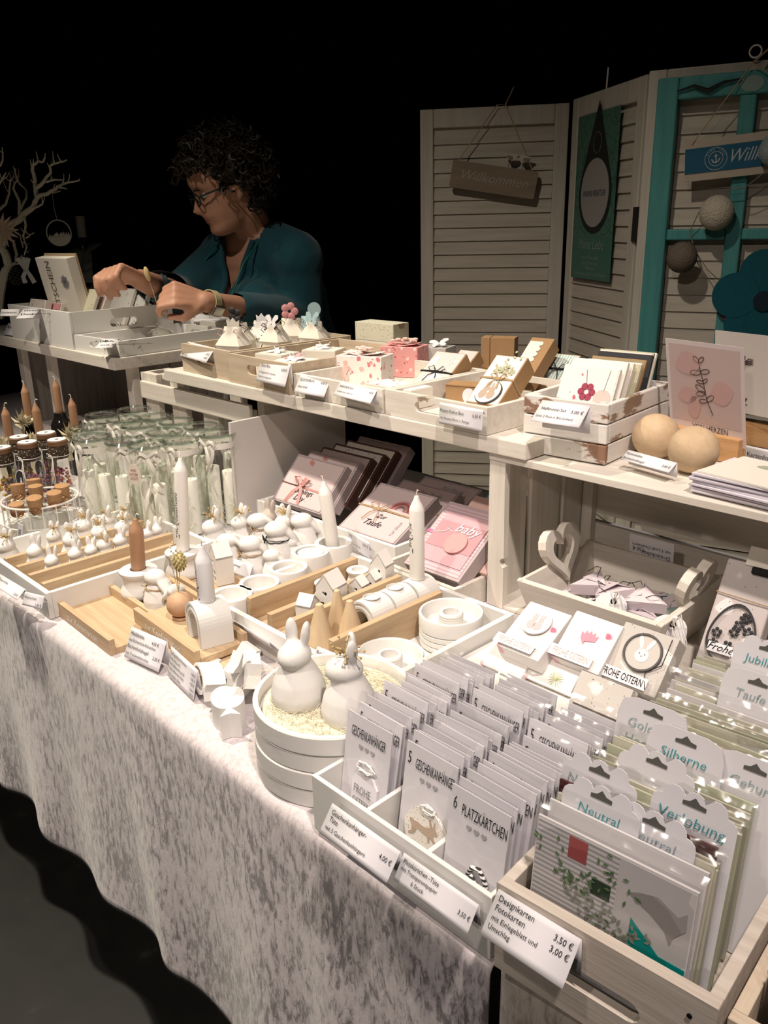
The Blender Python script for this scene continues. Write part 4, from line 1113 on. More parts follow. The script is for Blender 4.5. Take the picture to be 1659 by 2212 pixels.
# ring plates
def ring_plate(R0):
    return MB().lathe([(R0*0.94,0),(R0-0.0008,0.001),(R0,0.002),(R0,0.0080),(R0-0.001,0.0085),(R0-0.003,0.0085),(R0-0.005,0.0045),(0.0175,0.0030),(0.0170,0.0085),(0.0120,0.0085),(0.0118,0.002),(0.001,0.002)], 56).mesh('ring_plate', PLASTER)
RP = ring_plate(0.0475)
def top_plate(R0):
    hub = [(0.0205,0.0035)]
    for j in range(5): hub += [(0.0180,0.0045+0.0036*j), (0.0183,0.0060+0.0036*j), (0.0176,0.0074+0.0036*j)]
    hub += [(0.0165,0.0232),(0.0122,0.0232),(0.0118,0.010),(0.001,0.010)]
    return MB().lathe([(R0*0.95,0),(R0,0.002),(R0+0.0004,0.022),(R0-0.0006,0.0240),(R0-0.0036,0.0240),(R0-0.0046,0.0225),(R0-0.0065,0.0040)]+hub, 56).mesh('ring_plate', PLASTER)
RPT = top_plate(0.0475)
for k in range(4):
    o = link('ring_plate', RPT if k == 3 else RP); o.location = (-0.7335-0.0004*(k % 2), 0.836, TP+0.0008+0.0086*k)
    tag(o, 'topmost white ring plate of the taller stack' if k == 3 else '%s white ring plate from the bottom in the taller stack' % ORD[k], 'plate', None if k == 3 else 'stacked ring plates')
for k in range(2):
    o = link('ring_plate', RPT if k == 1 else RP); o.location = (-0.7325+0.001*(k % 2), 0.706, TP+0.0008+0.0086*k)
    tag(o, 'topmost white ring plate of the front stack beside the rabbit' if k == 1 else '%s white ring plate from the bottom in the front stack' % ORD[k], 'plate', None if k == 1 else 'stacked ring plates in front')
price_tag('price tag reading Runder Ständer behind the rabbit', (686,1396), (745,1420), (677,1418), TZ+0.062, [('Runder', .06,.6,.5,'L')], back=0.4)

# ------------------------------------------------------------------ left tray with miniature rabbits
LT = Vector((-1.560, 0.452, TZ+0.0015))
tray('rabbit_tray', 'white wooden tray of miniature rabbits on oak rails at left edge', LT, 0.0, 0.302, 0.315, 0.046, 0.009, (LACQ, LACQ))
for i, x in enumerate((-1.452, -1.398, -1.345, -1.292)):
    t_ = MB().box(-0.0055, 0.0055, 0, 0.275, 0, 0.038).build('oak_rail', OAKY, bevel=0.0006); t_.location = (x-0.020, 0.468, TP)
    tag(t_, ['leftmost oak rail of the rabbit tray', 'second oak rail from left in the rabbit tray', 'third oak rail from left in the rabbit tray', 'rightmost oak rail of the rabbit tray'][i], 'rail')
random.seed(5)
mini = [(17,1195,.056,1),(78,1208,.052,0),(116,1160,.05,1),(155,1183,.056,1),(183,1148,.056,1),(216,1170,.056,1),(233,1135,.052,1),(268,1160,.052,1),(114,1232,.046,0),(165,1212,.046,0),(199,1212,.044,0),(228,1198,.046,1),(263,1190,.046,0),(322,1172,.044,0),(341,1166,.046,0),(272,1140,.05,1)]
names = ['at the photo edge with gold sprig','with one straight ear by the left rail','with gold sprig near the wire basket','with gold bow between the first rails','with gold bow below the wire basket','with gold bow mid tray','with gold bow in front of the jars','with gold bow left of the beige candle','standing at the tray front','second from the tray front','third from the tray front','with white ribbon mid tray','with twine left of the beige candle','small, right of the beige candle','with dark ear right of the beige candle','rearmost, left of the beige candle']
lanes = [-1.500, -1.445, -1.3915]
lane_of = [0,1,0,1,0,1,0,1,2,2,2,2,2,2,2,0]
for (x, y, h, sp), nm, ln in zip(mini, names, lane_of):
    yy = at(x, y-15, X=lanes[ln]).y
    rabbit('up', 'miniature white rabbit %s' % nm, (lanes[ln], min(max(yy,0.480),0.745), TP+0.0005), R(random.uniform(-30,50)), h*1.45, sprig=(x % 3) if sp else None, group='miniature rabbits')
def wiggle(label, px, h):
    P = at(*px, z=TP+0.01); m = MB()
    for k in range(5): m.ell((0.013*k,0,0.008), (0.009,0.006,0.008), 0, None, 8, 6)
    o = m.build('plaster_word', PLASTER); o.location = (-1.2765, P.y, TP); o.rotation_euler = (0,0,R(90)); return tag(o, label, 'ornament')
wiggle('row of tiny white plaster beads in the rabbit tray', (140,1262), 0.02)
price_tag('price tag reading Hasen klein 3,50 at the left table edge', (0,1240), (55,1273), (-18,1262), TZ+0.050, [('Trauer mit Box', .1,.40,.30,'L'), ('3,50 €', .95,.80,.30,'R')], back=0.4)
price_tag('price tag reading Hasen klein 1,50 over the rabbit tray corner', (54,1278), (96,1288), (48,1306), TZ+0.0485, [('Hasenschatz', .05,.42,.30,'L'), ('1,00 €', .97,.85,.30,'R')], back=0.4)
m = MB()
for k in range(6): m.ell((0.017*k, 0.005*math.sin(k*2), 0.006), (0.012,0.009,0.006), 0, None, 10, 6)
o = m.build('plaster_word', PLASTER); o.location = (*at(222,1270,z=fz).xy, fz); o.rotation_euler = (0,0,R(70)); tag(o, 'white plaster feather strip lying between tray and oak', 'ornament')

# ================================================================== glass jars with candles
JM = {}
def jar_meshes():
    r, h = 0.0335, 0.195
    g = MB().lathe([(0.001,0.002),(0.028,0.0),(r-0.001,0.003),(r,0.008),(r,h-0.020),(r-0.002,h-0.012),(r+0.001,h-0.006),(r+0.0015,h)], 32, 0, None, True, False).mesh('glass_body', GLASS)
    rim = MB().tube([((r+0.002)*math.cos(2*PI*k/40), (r+0.002)*math.sin(2*PI*k/40), h+0.0035) for k in range(40)], 0.0030, 8, 0, None, True).mesh('lid_rim', clear('rim_glass', (0.80,0.86,0.82), 0.18, 0.04))
    lid = MB().lathe([(r+0.002,h+0.001),(r-0.004,h+0.0055),(r-0.008,h+0.0035),(0.001,h+0.003)], 32, 0, None, True, False).mesh('glass_lid', clear('lid_glass', (0.96,0.98,0.96), 0.12, 0.04))
    rb = MB().lathe([(r+0.0008,h-0.022),(r+0.0012,h-0.016),(r+0.0008,h-0.010)], 32, 0, None, True, False).mesh('ribbon_band', plain('white_satin', (0.76,0.74,0.68), 0.35, 0.5))
    return g, rim, lid, rb
JG, JRIM, JLID, JRB = jar_meshes()
SATIN = MATS['white_satin']
def ribbon(m, pts, wd, seed=0):
    """flat band along pts"""
    pts = [Vector(p) for p in pts]; v = []; F = []
    for i, p in enumerate(pts):
        a = pts[max(0,i-1)]; b = pts[min(len(pts)-1,i+1)]; t = (b-a).normalized()
        s = t.cross(Vector((math.sin(seed+i*0.4), -math.cos(seed+i*0.4), 0.1)))
        if s.length < 0.1: s = Vector((1,0,0))
        s.normalize(); v += [p-s*wd/2, p+s*wd/2]
    for i in range(len(pts)-1): F.append((2*i,2*i+1,2*i+3,2*i+2))
    m.add(v, F, 0, None, True)
SISAL = plain('green_sisal', (0.70,0.72,0.56), 0.8, 0.1)
def sisal_mesh(seed, n=60, r=0.027, h=0.075):
    rnd = random.Random(seed); m = MB()
    for k in range(n):
        a = rnd.uniform(0,6.28); z = h*rnd.random()**1.6+0.006; L = rnd.uniform(0.5,1.8); pts = []
        rr = r*rnd.uniform(0.75,1.0)
        for j in range(6):
            b = a+L*j/5; pts.append((rr*math.cos(b), rr*math.sin(b), max(0.004, z+0.012*math.sin(j*1.3+a))))
        m.tube(pts, 0.00035, 3)
    return m.mesh('sisal', SISAL)
SIS = [sisal_mesh(s) for s in (1,2)]
WAXG = plain('ivory_wax', (0.82,0.81,0.74), 0.45, 0.3, sss=0.15)
PCM = MB().lathe([(0.0128,0),(0.013,0.001),(0.013,0.123),(0.012,0.125),(0.001,0.124)], 20).mesh('wax', WAXG)
PWM = MB().tube([(0,0,0.122),(0.0005,0,0.131),(0.002,0,0.134)], 0.0008, 4).mesh('wick', WICK)
def jar(px, label, tails=True, seed=0, ntail=2, candles=2):
    P = at(px[0], px[1], z=TZ+0.0015+0.199)
    base = (P.x, P.y, TZ+0.0015)
    o = thing('glass_jar', label, 'jar', base, group='lidded glass jars with candles')
    link('glass_body', JG, o); l = link('glass_lid', JLID, o); link('lid_rim', JRIM, l); link('ribbon_band', JRB, o)
    link('sisal', SIS[seed % 2], o)
    if tails:
        m = MB(); rnd = random.Random(seed)
        a0 = R(rnd.uniform(-100,-20)); r = 0.0365
        for k in range(ntail):
            a = a0+0.25*k; L = rnd.uniform(0.05,0.10); pts = []
            for j in range(8):
                q = j/7; rr = r+0.003*math.sin(q*7+k)+0.010*q*(1-q)
                pts.append((rr*math.cos(a+0.25*math.sin(q*5+k)), rr*math.sin(a+0.25*math.sin(q*5+k)), 0.180-L*q))
            ribbon(m, pts, 0.007, a+PI/2)
        for s in (-1,1):
            pts = [((r+0.006*math.sin(PI*q))*math.cos(a0+s*0.45*math.sin(PI*q)*1.0+s*0.3*q), (r+0.006*math.sin(PI*q))*math.sin(a0+s*0.45*math.sin(PI*q)+s*0.3*q), 0.182+0.010*math.sin(2*PI*q)) for q in [j/9 for j in range(10)]]
            ribbon(m, pts, 0.006, a0+PI/2)
        m.build('ribbon_bow', SATIN, o)
    for c_ in range(candles):
        a = R(35+160*c_+40*(seed % 3)); d = 0.0155
        q = thing('pillar_candle', 'white %s pillar candle inside the %s' % (('lower','taller')[c_], label), 'candle', (base[0]+d*math.cos(a), base[1]+d*math.sin(a), base[2]+0.004))
        q.scale = (1,1,0.92+0.10*c_)
        link('wax', PCM, q); link('wick', PWM, q)
    return o
jars = [((318,960),'lidded glass jar nearest the camera with oval tag'),((197,945),'leftmost front lidded glass jar'),((268,953),'lidded glass jar left of the tagged jar'),((388,950),'lidded glass jar right of the tagged jar'),
 ((355,933),'lidded glass jar behind the tagged jar'),((300,918),'lidded glass jar with white bow in the middle row'),((190,923),'lidded glass jar behind the leftmost front jar'),((267,905),'lidded glass jar in the third row'),
 ((220,896),'rear left lidded glass jar'),((290,884),'rearmost lidded glass jar'),((337,900),'rear lidded glass jar before the slatted crate'),((380,910),'lidded glass jar under the crate rail'),((435,920),'lidded glass jar with ostern ribbon'),((470,936),'lidded glass jar with grey candle beside the board')]
for i, (px, lab) in enumerate(jars):
    j = jar(px, lab, True, i, 2 if i % 2 else 3, 2 if i < 7 or i > 11 else 1)
    if i == 0:
        tm = MB().prism(circle(0.0145, 24, 0, 0, 0.021), 0, 0.0008, 0, T(0.012,-0.040,0.150) @ RZ(R(28)) @ UPRIGHT).build('paper_tag', plain('tag_cream', (0.70,0.62,0.55), 0.7), j)
        for s, zz in (('WIR', .158), ('OSTER', .150), ('LICHT', .142)): text(s, 0.008, tm, T(0.012,-0.0412,zz-0.003) @ RZ(R(28)) @ UPRIGHT @ T(0,0,0.0003), plain('rust_ink', (0.30,0.12,0.08), 0.7), 0.8, 'C')
    if i == 12: text('OSTERLICHT', 0.007, j, T(0.006,-0.0385,0.165) @ UPRIGHT @ RZ(-PI/2), INK)
P = at(470,936,z=TZ+0.2)
candle('dark grey candle standing in front of the jar by the board', (*at(480,1120,z=TZ+0.002).xy, TZ+0.002), 0.0125, 0.165, plain('grey_wax', (0.10,0.085,0.08), 0.45), bend=1)
candle('white candle behind the dark grey candle by the board', (*at(505,1105,z=TZ+0.002).xy, TZ+0.002), 0.0105, 0.135, WAXG, bend=0.3, shoulder=False)

# ------------------------------------------------------------------ wire basket of corked bottles
WIRE = plain('white_wire', (0.74,0.72,0.68), 0.5, 0.4)
CORK = plain('cork', (0.42,0.25,0.13), 0.9, 0.1, 0.25, 300, 0.3, 400)
BC = at(90,1150,z=TZ+0.02); BCx, BCy = BC.x-0.005, BC.y+0.01; BR, BH = 0.072, 0.088
o = thing('wire_basket', 'round white wire basket of corked little bottles', 'basket', (BCx,BCy,TZ+0.0015))
for z in (0.0025, 0.045, BH):
    MB().tube([(BR*math.cos(2*PI*k/40), BR*math.sin(2*PI*k/40), z) for k in range(40)], 0.0022 if z == BH else 0.0014, 6, 0, None, True).build('hoop', WIRE, o)
wm = MB().tube([(BR+0.001,0,0.002),(BR+0.001,0,BH)], 0.0012, 5).mesh('upright_wire', WIRE)
for k in range(18): link('upright_wire', wm, o, RZ(2*PI*k/18))
m = MB()
for k in range(-4,5):
    y = k*0.016; x = math.sqrt(max(0,BR*BR-y*y)); m.tube([(-x,y,0.0015),(x,y,0.0015)], 0.001, 4)
m.build('base_wires', WIRE, o)
BOT = MB().lathe([(0.001,0.001),(0.016,0.001),(0.0175,0.004),(0.0175,0.060),(0.013,0.072),(0.0105,0.078),(0.0105,0.088)], 20, 0, None, True, False).mesh('glass_body', GLASS)
CRK = MB().lathe([(0.010,0.076),(0.0135,0.090),(0.0145,0.108),(0.013,0.109),(0.001,0.109)], 18).mesh('cork', CORK)
COP = plain('copper_wire', (0.55,0.30,0.18), 0.35, 0.5, metal=0.9)
CW_ = MB()
for k in range(4): CW_.tube([((0.0115+0.001*k)*math.cos(2*PI*j/12), (0.0115+0.001*k)*math.sin(2*PI*j/12), 0.080+0.003*k+0.004*math.sin(j+k)) for j in range(12)], 0.0006, 4, 0, None, True)
CWM = CW_.mesh('copper_wire', COP)
for i, (dx, dy, lean, lab) in enumerate(((-0.040,-0.028,R(-8),'front left, leaning out'),(-0.052,0.010,R(-6),'at the left of the basket'),(-0.002,-0.046,R(5),'low at the front of the basket'),(-0.012,-0.002,0,'in the middle of the basket'),(0.018,0.040,R(4),'at the back of the basket'),(0.046,0.012,R(6),'at the right of the basket'),(0.044,-0.026,R(8),'front right of the basket'))):
    q = thing('corked_bottle', 'small corked glass bottle %s' % lab, 'bottle', (BCx+dx,BCy+dy,TZ+0.005-(0.0 if i != 2 else 0)), rot=(lean*0.5,lean,0), group='corked bottles in the wire basket')
    q.scale = (1,1,0.80 if i == 2 else 1.0)
    link('glass_body', BOT, q); link('cork', CRK, q); link('copper_wire', CWM, q)
hangtag = MB().box(-0.006,0.006,-0.0005,0.0005,0,0.045)
q = hangtag.build('paper_strip', PAPER); q.location = (BCx+0.035, BCy-0.066, TZ+0.022); q.rotation_euler = (R(6),R(20),R(25)); tag(q, 'white lettered strip hanging on the wire basket', 'tag')
text('OSTERN', 0.009, q, T(0.003,-0.0006,0.002) @ UPRIGHT @ RZ(PI/2), INK, 0.9)
# white plate, cloth and box behind the basket
q = MB().box(0,0.13,0,0.20,0,0.034).build('white_box', LACQ, bevel=0.001); q.location = (-1.80, 0.545, TZ+0.002); q.rotation_euler = (0,0,R(-2)); tag(q, 'low white box under the brown bottles at left edge', 'box')

# ------------------------------------------------------------------ spool-topped bottles with petals
PETAL = [plain('pink_petal', (0.45,0.16,0.25), 0.8), plain('orange_petal', (0.50,0.20,0.06), 0.8), plain('yellow_petal', (0.55,0.45,0.08), 0.8), plain('mauve_petal', (0.34,0.20,0.28), 0.8)]
SPEC = printed('guinea_feather', (0.05,0.035,0.025), [((0.60,0.52,0.40), 260, 0.22, 1.0)])
BROWNW = plain('brown_wood_spool', (0.20,0.11,0.06), 0.6)
def petal_bottle(label, px, zt, seed, oval=False, cols=(0,1,3)):
    P = at(px[0], px[1], z=zt); zb_ = TZ+0.0015; h = zt-zb_
    o = thing('petal_bottle', label, 'bottle', (P.x,P.y,zb_))
    r = 0.0245
    MB().lathe([(0.001,0.001),(r-0.003,0.0),(r,0.004),(r,h-0.045),(0.019,h-0.028)], 24, 0, None, True, False).build('glass_body', GLASS, o)
    MB().lathe([(0.0195,h-0.040),(0.021,h-0.034),(0.021,h-0.018),(0.019,h-0.014)], 20).build('feather_band', SPEC, o)
    sp_ = MB().lathe([(0.018,h-0.014),(0.020,h-0.012),(0.0205,h-0.003),(0.019,h-0.0015),(0.001,h-0.0015)], 22).build('spool_top', BROWNW, o)
    MB().lathe([(0.0185,h-0.0013),(0.0185,h-0.0005),(0.004,h-0.0004)], 22, 0, None, False, False).build('paper_disc', PAPER, sp_)
    MB().lathe([(0.004,h-0.0006),(0.0005,h-0.0005)], 12, 0, None, False, False).build('spool_hole', INK, sp_)
    rnd = random.Random(seed); m = MB()
    for k in range(90):
        a = rnd.uniform(0,6.28); rr = (r-0.004)*math.sqrt(rnd.random()); z = 0.006+rnd.random()*(h-0.07)
        m.ell((rr*math.cos(a),rr*math.sin(a),z), (rnd.uniform(.003,.006),rnd.uniform(.002,.004),rnd.uniform(.002,.005)), rnd.choice(range(len(cols))), None, 6, 4)
    m.build('dried_petals', [PETAL[c_] for c_ in cols], o)
    m = MB(); m.tube([(0.0215*math.cos(2*PI*k/16),0.0215*math.sin(2*PI*k/16),h-0.034) for k in range(16)], 0.0008, 4, 0, None, True)
    for s in (-1,1): m.tube([(0.012,-0.019,h-0.034),(0.012+s*0.010,-0.026,h-0.026),(0.012+s*0.014,-0.026,h-0.036),(0.012,-0.021,h-0.036)], 0.0007, 4)
    for k in range(3): m.tube([(0.012,-0.019,h-0.034),(0.014+0.006*k,-0.026,h-0.060),(0.010+0.008*k,-0.026,h-0.090)], 0.0007, 4)
    m.build('cream_string', WHITECORD, o)
    if oval:
        MM = T(0.010,-0.0275,h-0.075) @ RZ(R(20)) @ UPRIGHT
        tg_ = MB().prism(circle(0.0150, 26, 0, 0, 0.021), 0, 0.0012, 0, MM).build('oval_tag', PAPER, o)
        MB().prism(circle(0.0135, 26, 0, 0, 0.0195), 0.0012, 0.0014, 0, MM).build('dark_ground', plain('chalk_black', (0.03,0.03,0.035), 0.7), tg_)
        bp_ = [(-.45,-.9),(.35,-.9),(.42,-.4),(.25,.0),(.36,.15),(.30,.35),(.20,.38),(.30,.85),(.20,.92),(.08,.45),(.02,.9),(-.08,.9),(-.06,.40),(-.22,.28),(-.20,.10),(-.10,.0),(-.35,-.3)]
        MB().prism([(x*0.010, y*0.012-0.006) for x, y in bp_], 0.0014, 0.0016, 0, MM).build('rabbit_print', WHITEINK, tg_)
    return o
petal_bottle('spool topped bottle with black oval rabbit tag', (58,953), 0.925, 1, True, (0,3,3))
petal_bottle('tall spool topped bottle behind the rabbit tag bottle', (99,933), 0.930, 2, True, (0,1,3))
petal_bottle('spool topped bottle of orange petals beside the jars', (122,948), 0.922, 3, False, (1,1,0))
petal_bottle('spool topped bottle left of the rabbit tag bottle', (40,942), 0.922, 4, False, (3,0,2))
petal_bottle('spool topped bottle of yellow petals at the left photo edge', (2,965), 0.915, 5, False, (2,3,1))
# beige candles in dark bottles with organza flowers
DARKB = plain('dark_bottle_glass', (0.012,0.010,0.009), 0.12, 0.5)
ORG = plain('organza', (0.66,0.60,0.44), 0.6, 0.3)
def flower_mesh(seed, n=26, r=0.022):
    rnd = random.Random(seed); m = MB()
    for k in range(n):
        d = Vector((rnd.uniform(-1,1),rnd.uniform(-1,1),rnd.uniform(-0.3,1))).normalized(); s = d.cross(Vector((0.3,0.5,0.8))).normalized()
        L = r*rnd.uniform(0.7,1.2); wv = r*0.34
        m.add([(0,0,0), tuple(d*L*0.6-s*wv), tuple(d*L+s*wv*0.1+Vector((0,0,r*0.2))), tuple(d*L*0.6+s*wv)], [(0,1,2,3)])
    return m.mesh('organza_flower', ORG)
FLW = [flower_mesh(s) for s in (1,2)]
def bottle_candle(label, px_tip, zt, hc, seed, flower=True):
    P = at(px_tip[0], px_tip[1], z=zt); zb_ = TZ+0.0015
    hb = zt-hc-zb_
    o = thing('candle_bottle', 'dark bottle holding the %s' % label, 'bottle', (P.x,P.y,zb_))
    MB().lathe([(0.001,0),(0.026,0),(0.028,0.004),(0.028,hb*0.72),(0.022,hb*0.82),(0.0155,hb*0.90),(0.0155,hb),(0.0105,hb),(0.0105,hb-0.015),(0.001,hb-0.015)], 24).build('glass_body', DARKB, o)
    if flower:
        link('organza_flower', FLW[seed % 2], o, T(0.018,-0.024,hb*0.98) @ SC(1.25,1.25,1.4)); m = MB()
        ribbon(m, [(0.018,-0.024,hb*0.95),(0.020,-0.030,hb*0.8),(0.016,-0.032,hb*0.6),(0.020,-0.031,hb*0.4)], 0.014, 0.2); m.build('organza_ribbon', ORG, o)
    candle(label, (P.x,P.y,zb_+hb-0.0145), 0.0100, hc+0.0145-0.010, TAN, (0,0,R(170 if seed % 2 else 20)), 1)
bottle_candle('beige candle tallest near the far shelf post', (50,823), 0.985, 0.100, 1)
bottle_candle('beige candle second from left, lower', (74,862), 0.962, 0.100, 2)
bottle_candle('beige candle at the left photo edge', (8,870), 0.962, 0.100, 4)
bottle_candle('beige candle at the back under the left shelf', (117,813), 0.960, 0.100, 3, False)
bottle_candle('beige candle nearest the jars', (152,852), 0.945, 0.100, 5)

# ================================================================== goods on the shelf planks
ST = SZ+0.0265
FLOR = printed('floral_paper', (0.78,0.75,0.70), [((0.50,0.14,0.20), 45, 0.13, 2.0), ((0.62,0.40,0.38), 38, 0.16, 7.0), ((0.30,0.32,0.24), 70, 0.08, 4.0)])
BUTT = printed('butterfly_paper', (0.80,0.74,0.70), [((0.62,0.20,0.24), 60, 0.24, 1.0), ((0.72,0.46,0.42), 48, 0.24, 5.0), ((0.40,0.28,0.22), 75, 0.12, 9.0)])
PINKD = printed('pink_leaf_paper', (0.72,0.34,0.33), [((0.80,0.62,0.58), 70, 0.25, 3.0), ((0.45,0.12,0.14), 90, 0.18, 6.0)])
DOTS = printed('dotted_paper', (0.66,0.64,0.52), [((0.42,0.40,0.32), 150, 0.20, 1.0)])
GREYR = printed('grey_rabbit_paper', (0.56,0.53,0.51), [((0.78,0.76,0.74), 36, 0.24, 2.0), ((0.06,0.05,0.05), 130, 0.07, 4.0)])
FEAT = printed('feather_paper', (0.74,0.72,0.70), [((0.12,0.11,0.11), 110, 0.17, 2.0)])
GOLDP = plain('old_gold_card', (0.30,0.24,0.14), 0.6)
BLUEP = plain('pale_blue_card', (0.36,0.50,0.54), 0.6)
PINKP = plain('pink_card', (0.62,0.28,0.30), 0.6)
CREAMP = plain('cream_card', (0.76,0.72,0.64), 0.6)
STRP = striped('mint_stripe_paper', (0.76,0.75,0.70), (0.34,0.50,0.46), 0, 170, 0.5)
def gbox(label, M, w, h, t, body, face, name='gift_box', cat='gift box', group=None, inset=0.002):
    o = mthing(name, label, cat, M, group)
    MB().box(0, w, 0, t, 0, h).build('box_body', body, o, bevel=0.0008)
    if face is not None: MB().box(inset, w-inset, -0.0008, -0.0001, inset, h-inset).build('cover_print', face, o)
    return o
def band(o, w, h, t, z, mat, r=0.0009, bow=True, bx=None, s=1.0):
    m = MB()
    for dz in (0, 0.0022): m.tube([(-0.001,-0.0015,z+dz),(w/2,-0.003,z+dz+0.001),(w+0.001,-0.0015,z+dz),(w+0.0015,t+0.001,z+dz),(-0.0015,t+0.001,z+dz)], r, 5, 0, None, True, False)
    if bow:
        bx = w*0.5 if bx is None else bx
        for sg in (-1, 1):
            m.tube([(bx,-0.003,z),(bx+sg*0.010*s,-0.006,z+0.012*s),(bx+sg*0.018*s,-0.006,z+0.006*s),(bx+sg*0.008*s,-0.004,z-0.002*s),(bx,-0.003,z)], r, 5)
            m.tube([(bx,-0.003,z),(bx+sg*0.008*s,-0.006,z-0.012*s),(bx+sg*0.012*s,-0.005,z-0.026*s)], r, 5)
    return m.build('twine_bow', mat, o)
def butterfly(s):
    return [(0,0),(s*.15,s*.5),(s*.5,s*.9),(s*.95,s*.85),(s,s*.45),(s*.55,s*.05),(s*.75,-s*.35),(s*.5,-s*.7),(s*.12,-s*.35),(0,-s*.1),(-s*.12,-s*.35),(-s*.5,-s*.7),(-s*.75,-s*.35),(-s*.55,s*.05),(-s,s*.45),(-s*.95,s*.85),(-s*.5,s*.9),(-s*.15,s*.5)]
NATW = wood('paulownia_x', (0.44,0.35,0.25), (0.62,0.52,0.40), 'X', 0.8, 0.6)
NATWY = wood('paulownia_y', (0.44,0.35,0.25), (0.62,0.52,0.40), 'Y', 0.8, 0.6)
# trays
tray('wooden_tray', 'raw wooden tray of crown shaped gift pouches', (-1.690, 0.995, ST), R(-1.5), 0.200, 0.335, 0.062, 0.007, (NATW, NATWY), (0.075, 0.020), hz=0.034)
tray('wooden_tray', 'raw wooden tray of flat white Oster boxes', (-1.487, 0.983, ST), R(-2), 0.214, 0.300, 0.060, 0.007, (NATW, NATWY), (0.075, 0.020), hz=0.034)
tray('wooden_tray', 'white tray of pink butterfly boxes in the shelf middle', (-1.268, 0.983, ST), R(-1), 0.250, 0.270, 0.042, 0.009, (WWX, WWY))
tray('wooden_tray', 'chipped white tray of Hasen-Kekse boxes', (-1.012, 0.979, ST), R(-1), 0.226, 0.262, 0.043, 0.010, (WWX, WWY), (0.085, 0.018), hz=0.024)
price_tag('price tag for gift pouches reading 5,00 and 4,00 Euro', (407,738), (465,752), (388,768), ST+0.063, [('Ornamentschachteln', .05,.24,.20,'L'), ('groß', .06,.46,.19,'L'), ('klein', .06,.68,.19,'L'), ('ohne Inhalt', .06,.90,.19,'L'), ('5,00 €', .96,.55,.19,'R'), ('4,00 €', .96,.80,.19,'R')])
price_tag('price tag reading Oster-Box 6,00 Euro', (565,775), (628,787), (553,822), ST+0.060, [('Oster-Box', .05,.32,.20,'L'), ('ein Taggeschenk für Gutschein,', .04,.60,.125,'L'), ('Täschli und Geldspenden', .04,.80,.125,'L'), ('6,00 €', .95,.36,.19,'R')])
price_tag('price tag reading GLÜCKSBOX 4,00 Euro', (650,808), (715,818), (635,847), ST+0.043, [('GLÜCKSBOX', .05,.34,.22,'L'), ('ohne Inhalt', .06,.70,.19,'L'), ('4,00 €', .95,.36,.20,'R')])
price_tag('price tag reading HANDCREME-BOX 4,00 Euro', (735,825), (815,843), (720,853), ST+0.043, [('HANDCREME-BOX', .05,.34,.22,'L'), ('mit kleiner Apiarin Handcreme', .05,.70,.165,'L'), ('4,00 €', .96,.34,.20,'R')])
price_tag('price tag reading Hasen-Kekse-Box 6,50 Euro', (950,869), (1044,886), (948,914), ST+0.042, [('Hasen-Kekse-Box', .03,.40,.24,'L'), ('mit Ausstechform u. Rezept', .03,.74,.19,'L'), ('6,50 €', .97,.40,.23,'R')], back=0.2)
# crown shaped gift pouches
def pouch(label, px, z, rz, s, body, topmat, extra):
    P = at(*px, z=z); o = thing('gift_pouch', label, 'gift pouch', (P.x,P.y,z), rz); o.scale = (s,s,s)
    m = MB(); n = 24
    def fn(u, v):
        a = 2*PI*u
        sq = 1/max(abs(math.cos(a)), abs(math.sin(a)))**0.6
        if v < 0.55: r = 0.030*sq*(0.92+0.10*math.sin(v/0.55*PI)); z_ = 0.045*v/0.55
        else:
            q = (v-0.55)/0.45; r = 0.030*sq*(1-q)**0.8*0.95+0.005+0.009*max(0,q-0.62)/0.38*(1+0.5*math.cos(4*a)); z_ = 0.045+0.036*q
        return (r*math.cos(a), r*math.sin(a)*0.8, z_)
    m.grid(fn, n+1, 16); m.build('pouch_body', body, o)
    m = MB()
    for sg in (-1,1):
        m.tube([(0,-0.008,0.066),(sg*0.016,-0.014,0.078),(sg*0.026,-0.012,0.070),(sg*0.014,-0.012,0.062),(0,-0.008,0.066)], 0.0008, 4)
        m.tube([(0,-0.008,0.066),(sg*0.012,-0.020,0.050),(sg*0.020,-0.022,0.036)], 0.0008, 4)
    m.build('ribbon_bow', {'k': BLACKCORD, 't': TWINE, 'p': plain('pink_ribbon', (0.60,0.34,0.32), 0.6), 'b': BLUEP}[extra[1]], o)
    k = extra[0]
    if k == 'crown': MB().prism([(-.012,0),(.012,0),(.014,.020),(.007,.016),(.0,.024),(-.007,.016),(-.014,.020)], -0.0005, 0.0005, 0, T(0,0.002,0.072) @ UPRIGHT).build('crown_top', topmat, o)
    if k == 'butterfly': MB().prism(butterfly(0.016), -0.0005, 0.0005, 0, T(0.004,-0.012,0.086) @ RX(R(-15)) @ UPRIGHT).build('butterfly', topmat, o)
    if k == 'flower':
        m = MB()
        for j in range(5): m.ell((0.010*math.cos(j*1.257),0,0.010*math.sin(j*1.257)), (0.0075,0.0016,0.0075), 0, None, 10, 6)
        m.build('flower', topmat, o, T(0,-0.010,0.094))
    if k == 'leaf':
        m = MB()
        for j in range(9): m.ell((0.006*math.sin(j*2.1),0.002*math.cos(j),0.006*j*0.7), (0.007,0.002,0.006), 0, None, 8, 5)
        m.build('leaf_sprig', topmat, o, T(0.0,-0.010,0.070))
    if k == 'disc':
        MB().prism(circle(0.0135, 22), -0.0006, 0.0006, 0, T(0.010,-0.006,0.094) @ UPRIGHT).build('round_tag', topmat, o)
    return o
pz = ST+0.0050
BLACKP = plain('black_card', (0.03,0.03,0.035), 0.6)
PINKR = None
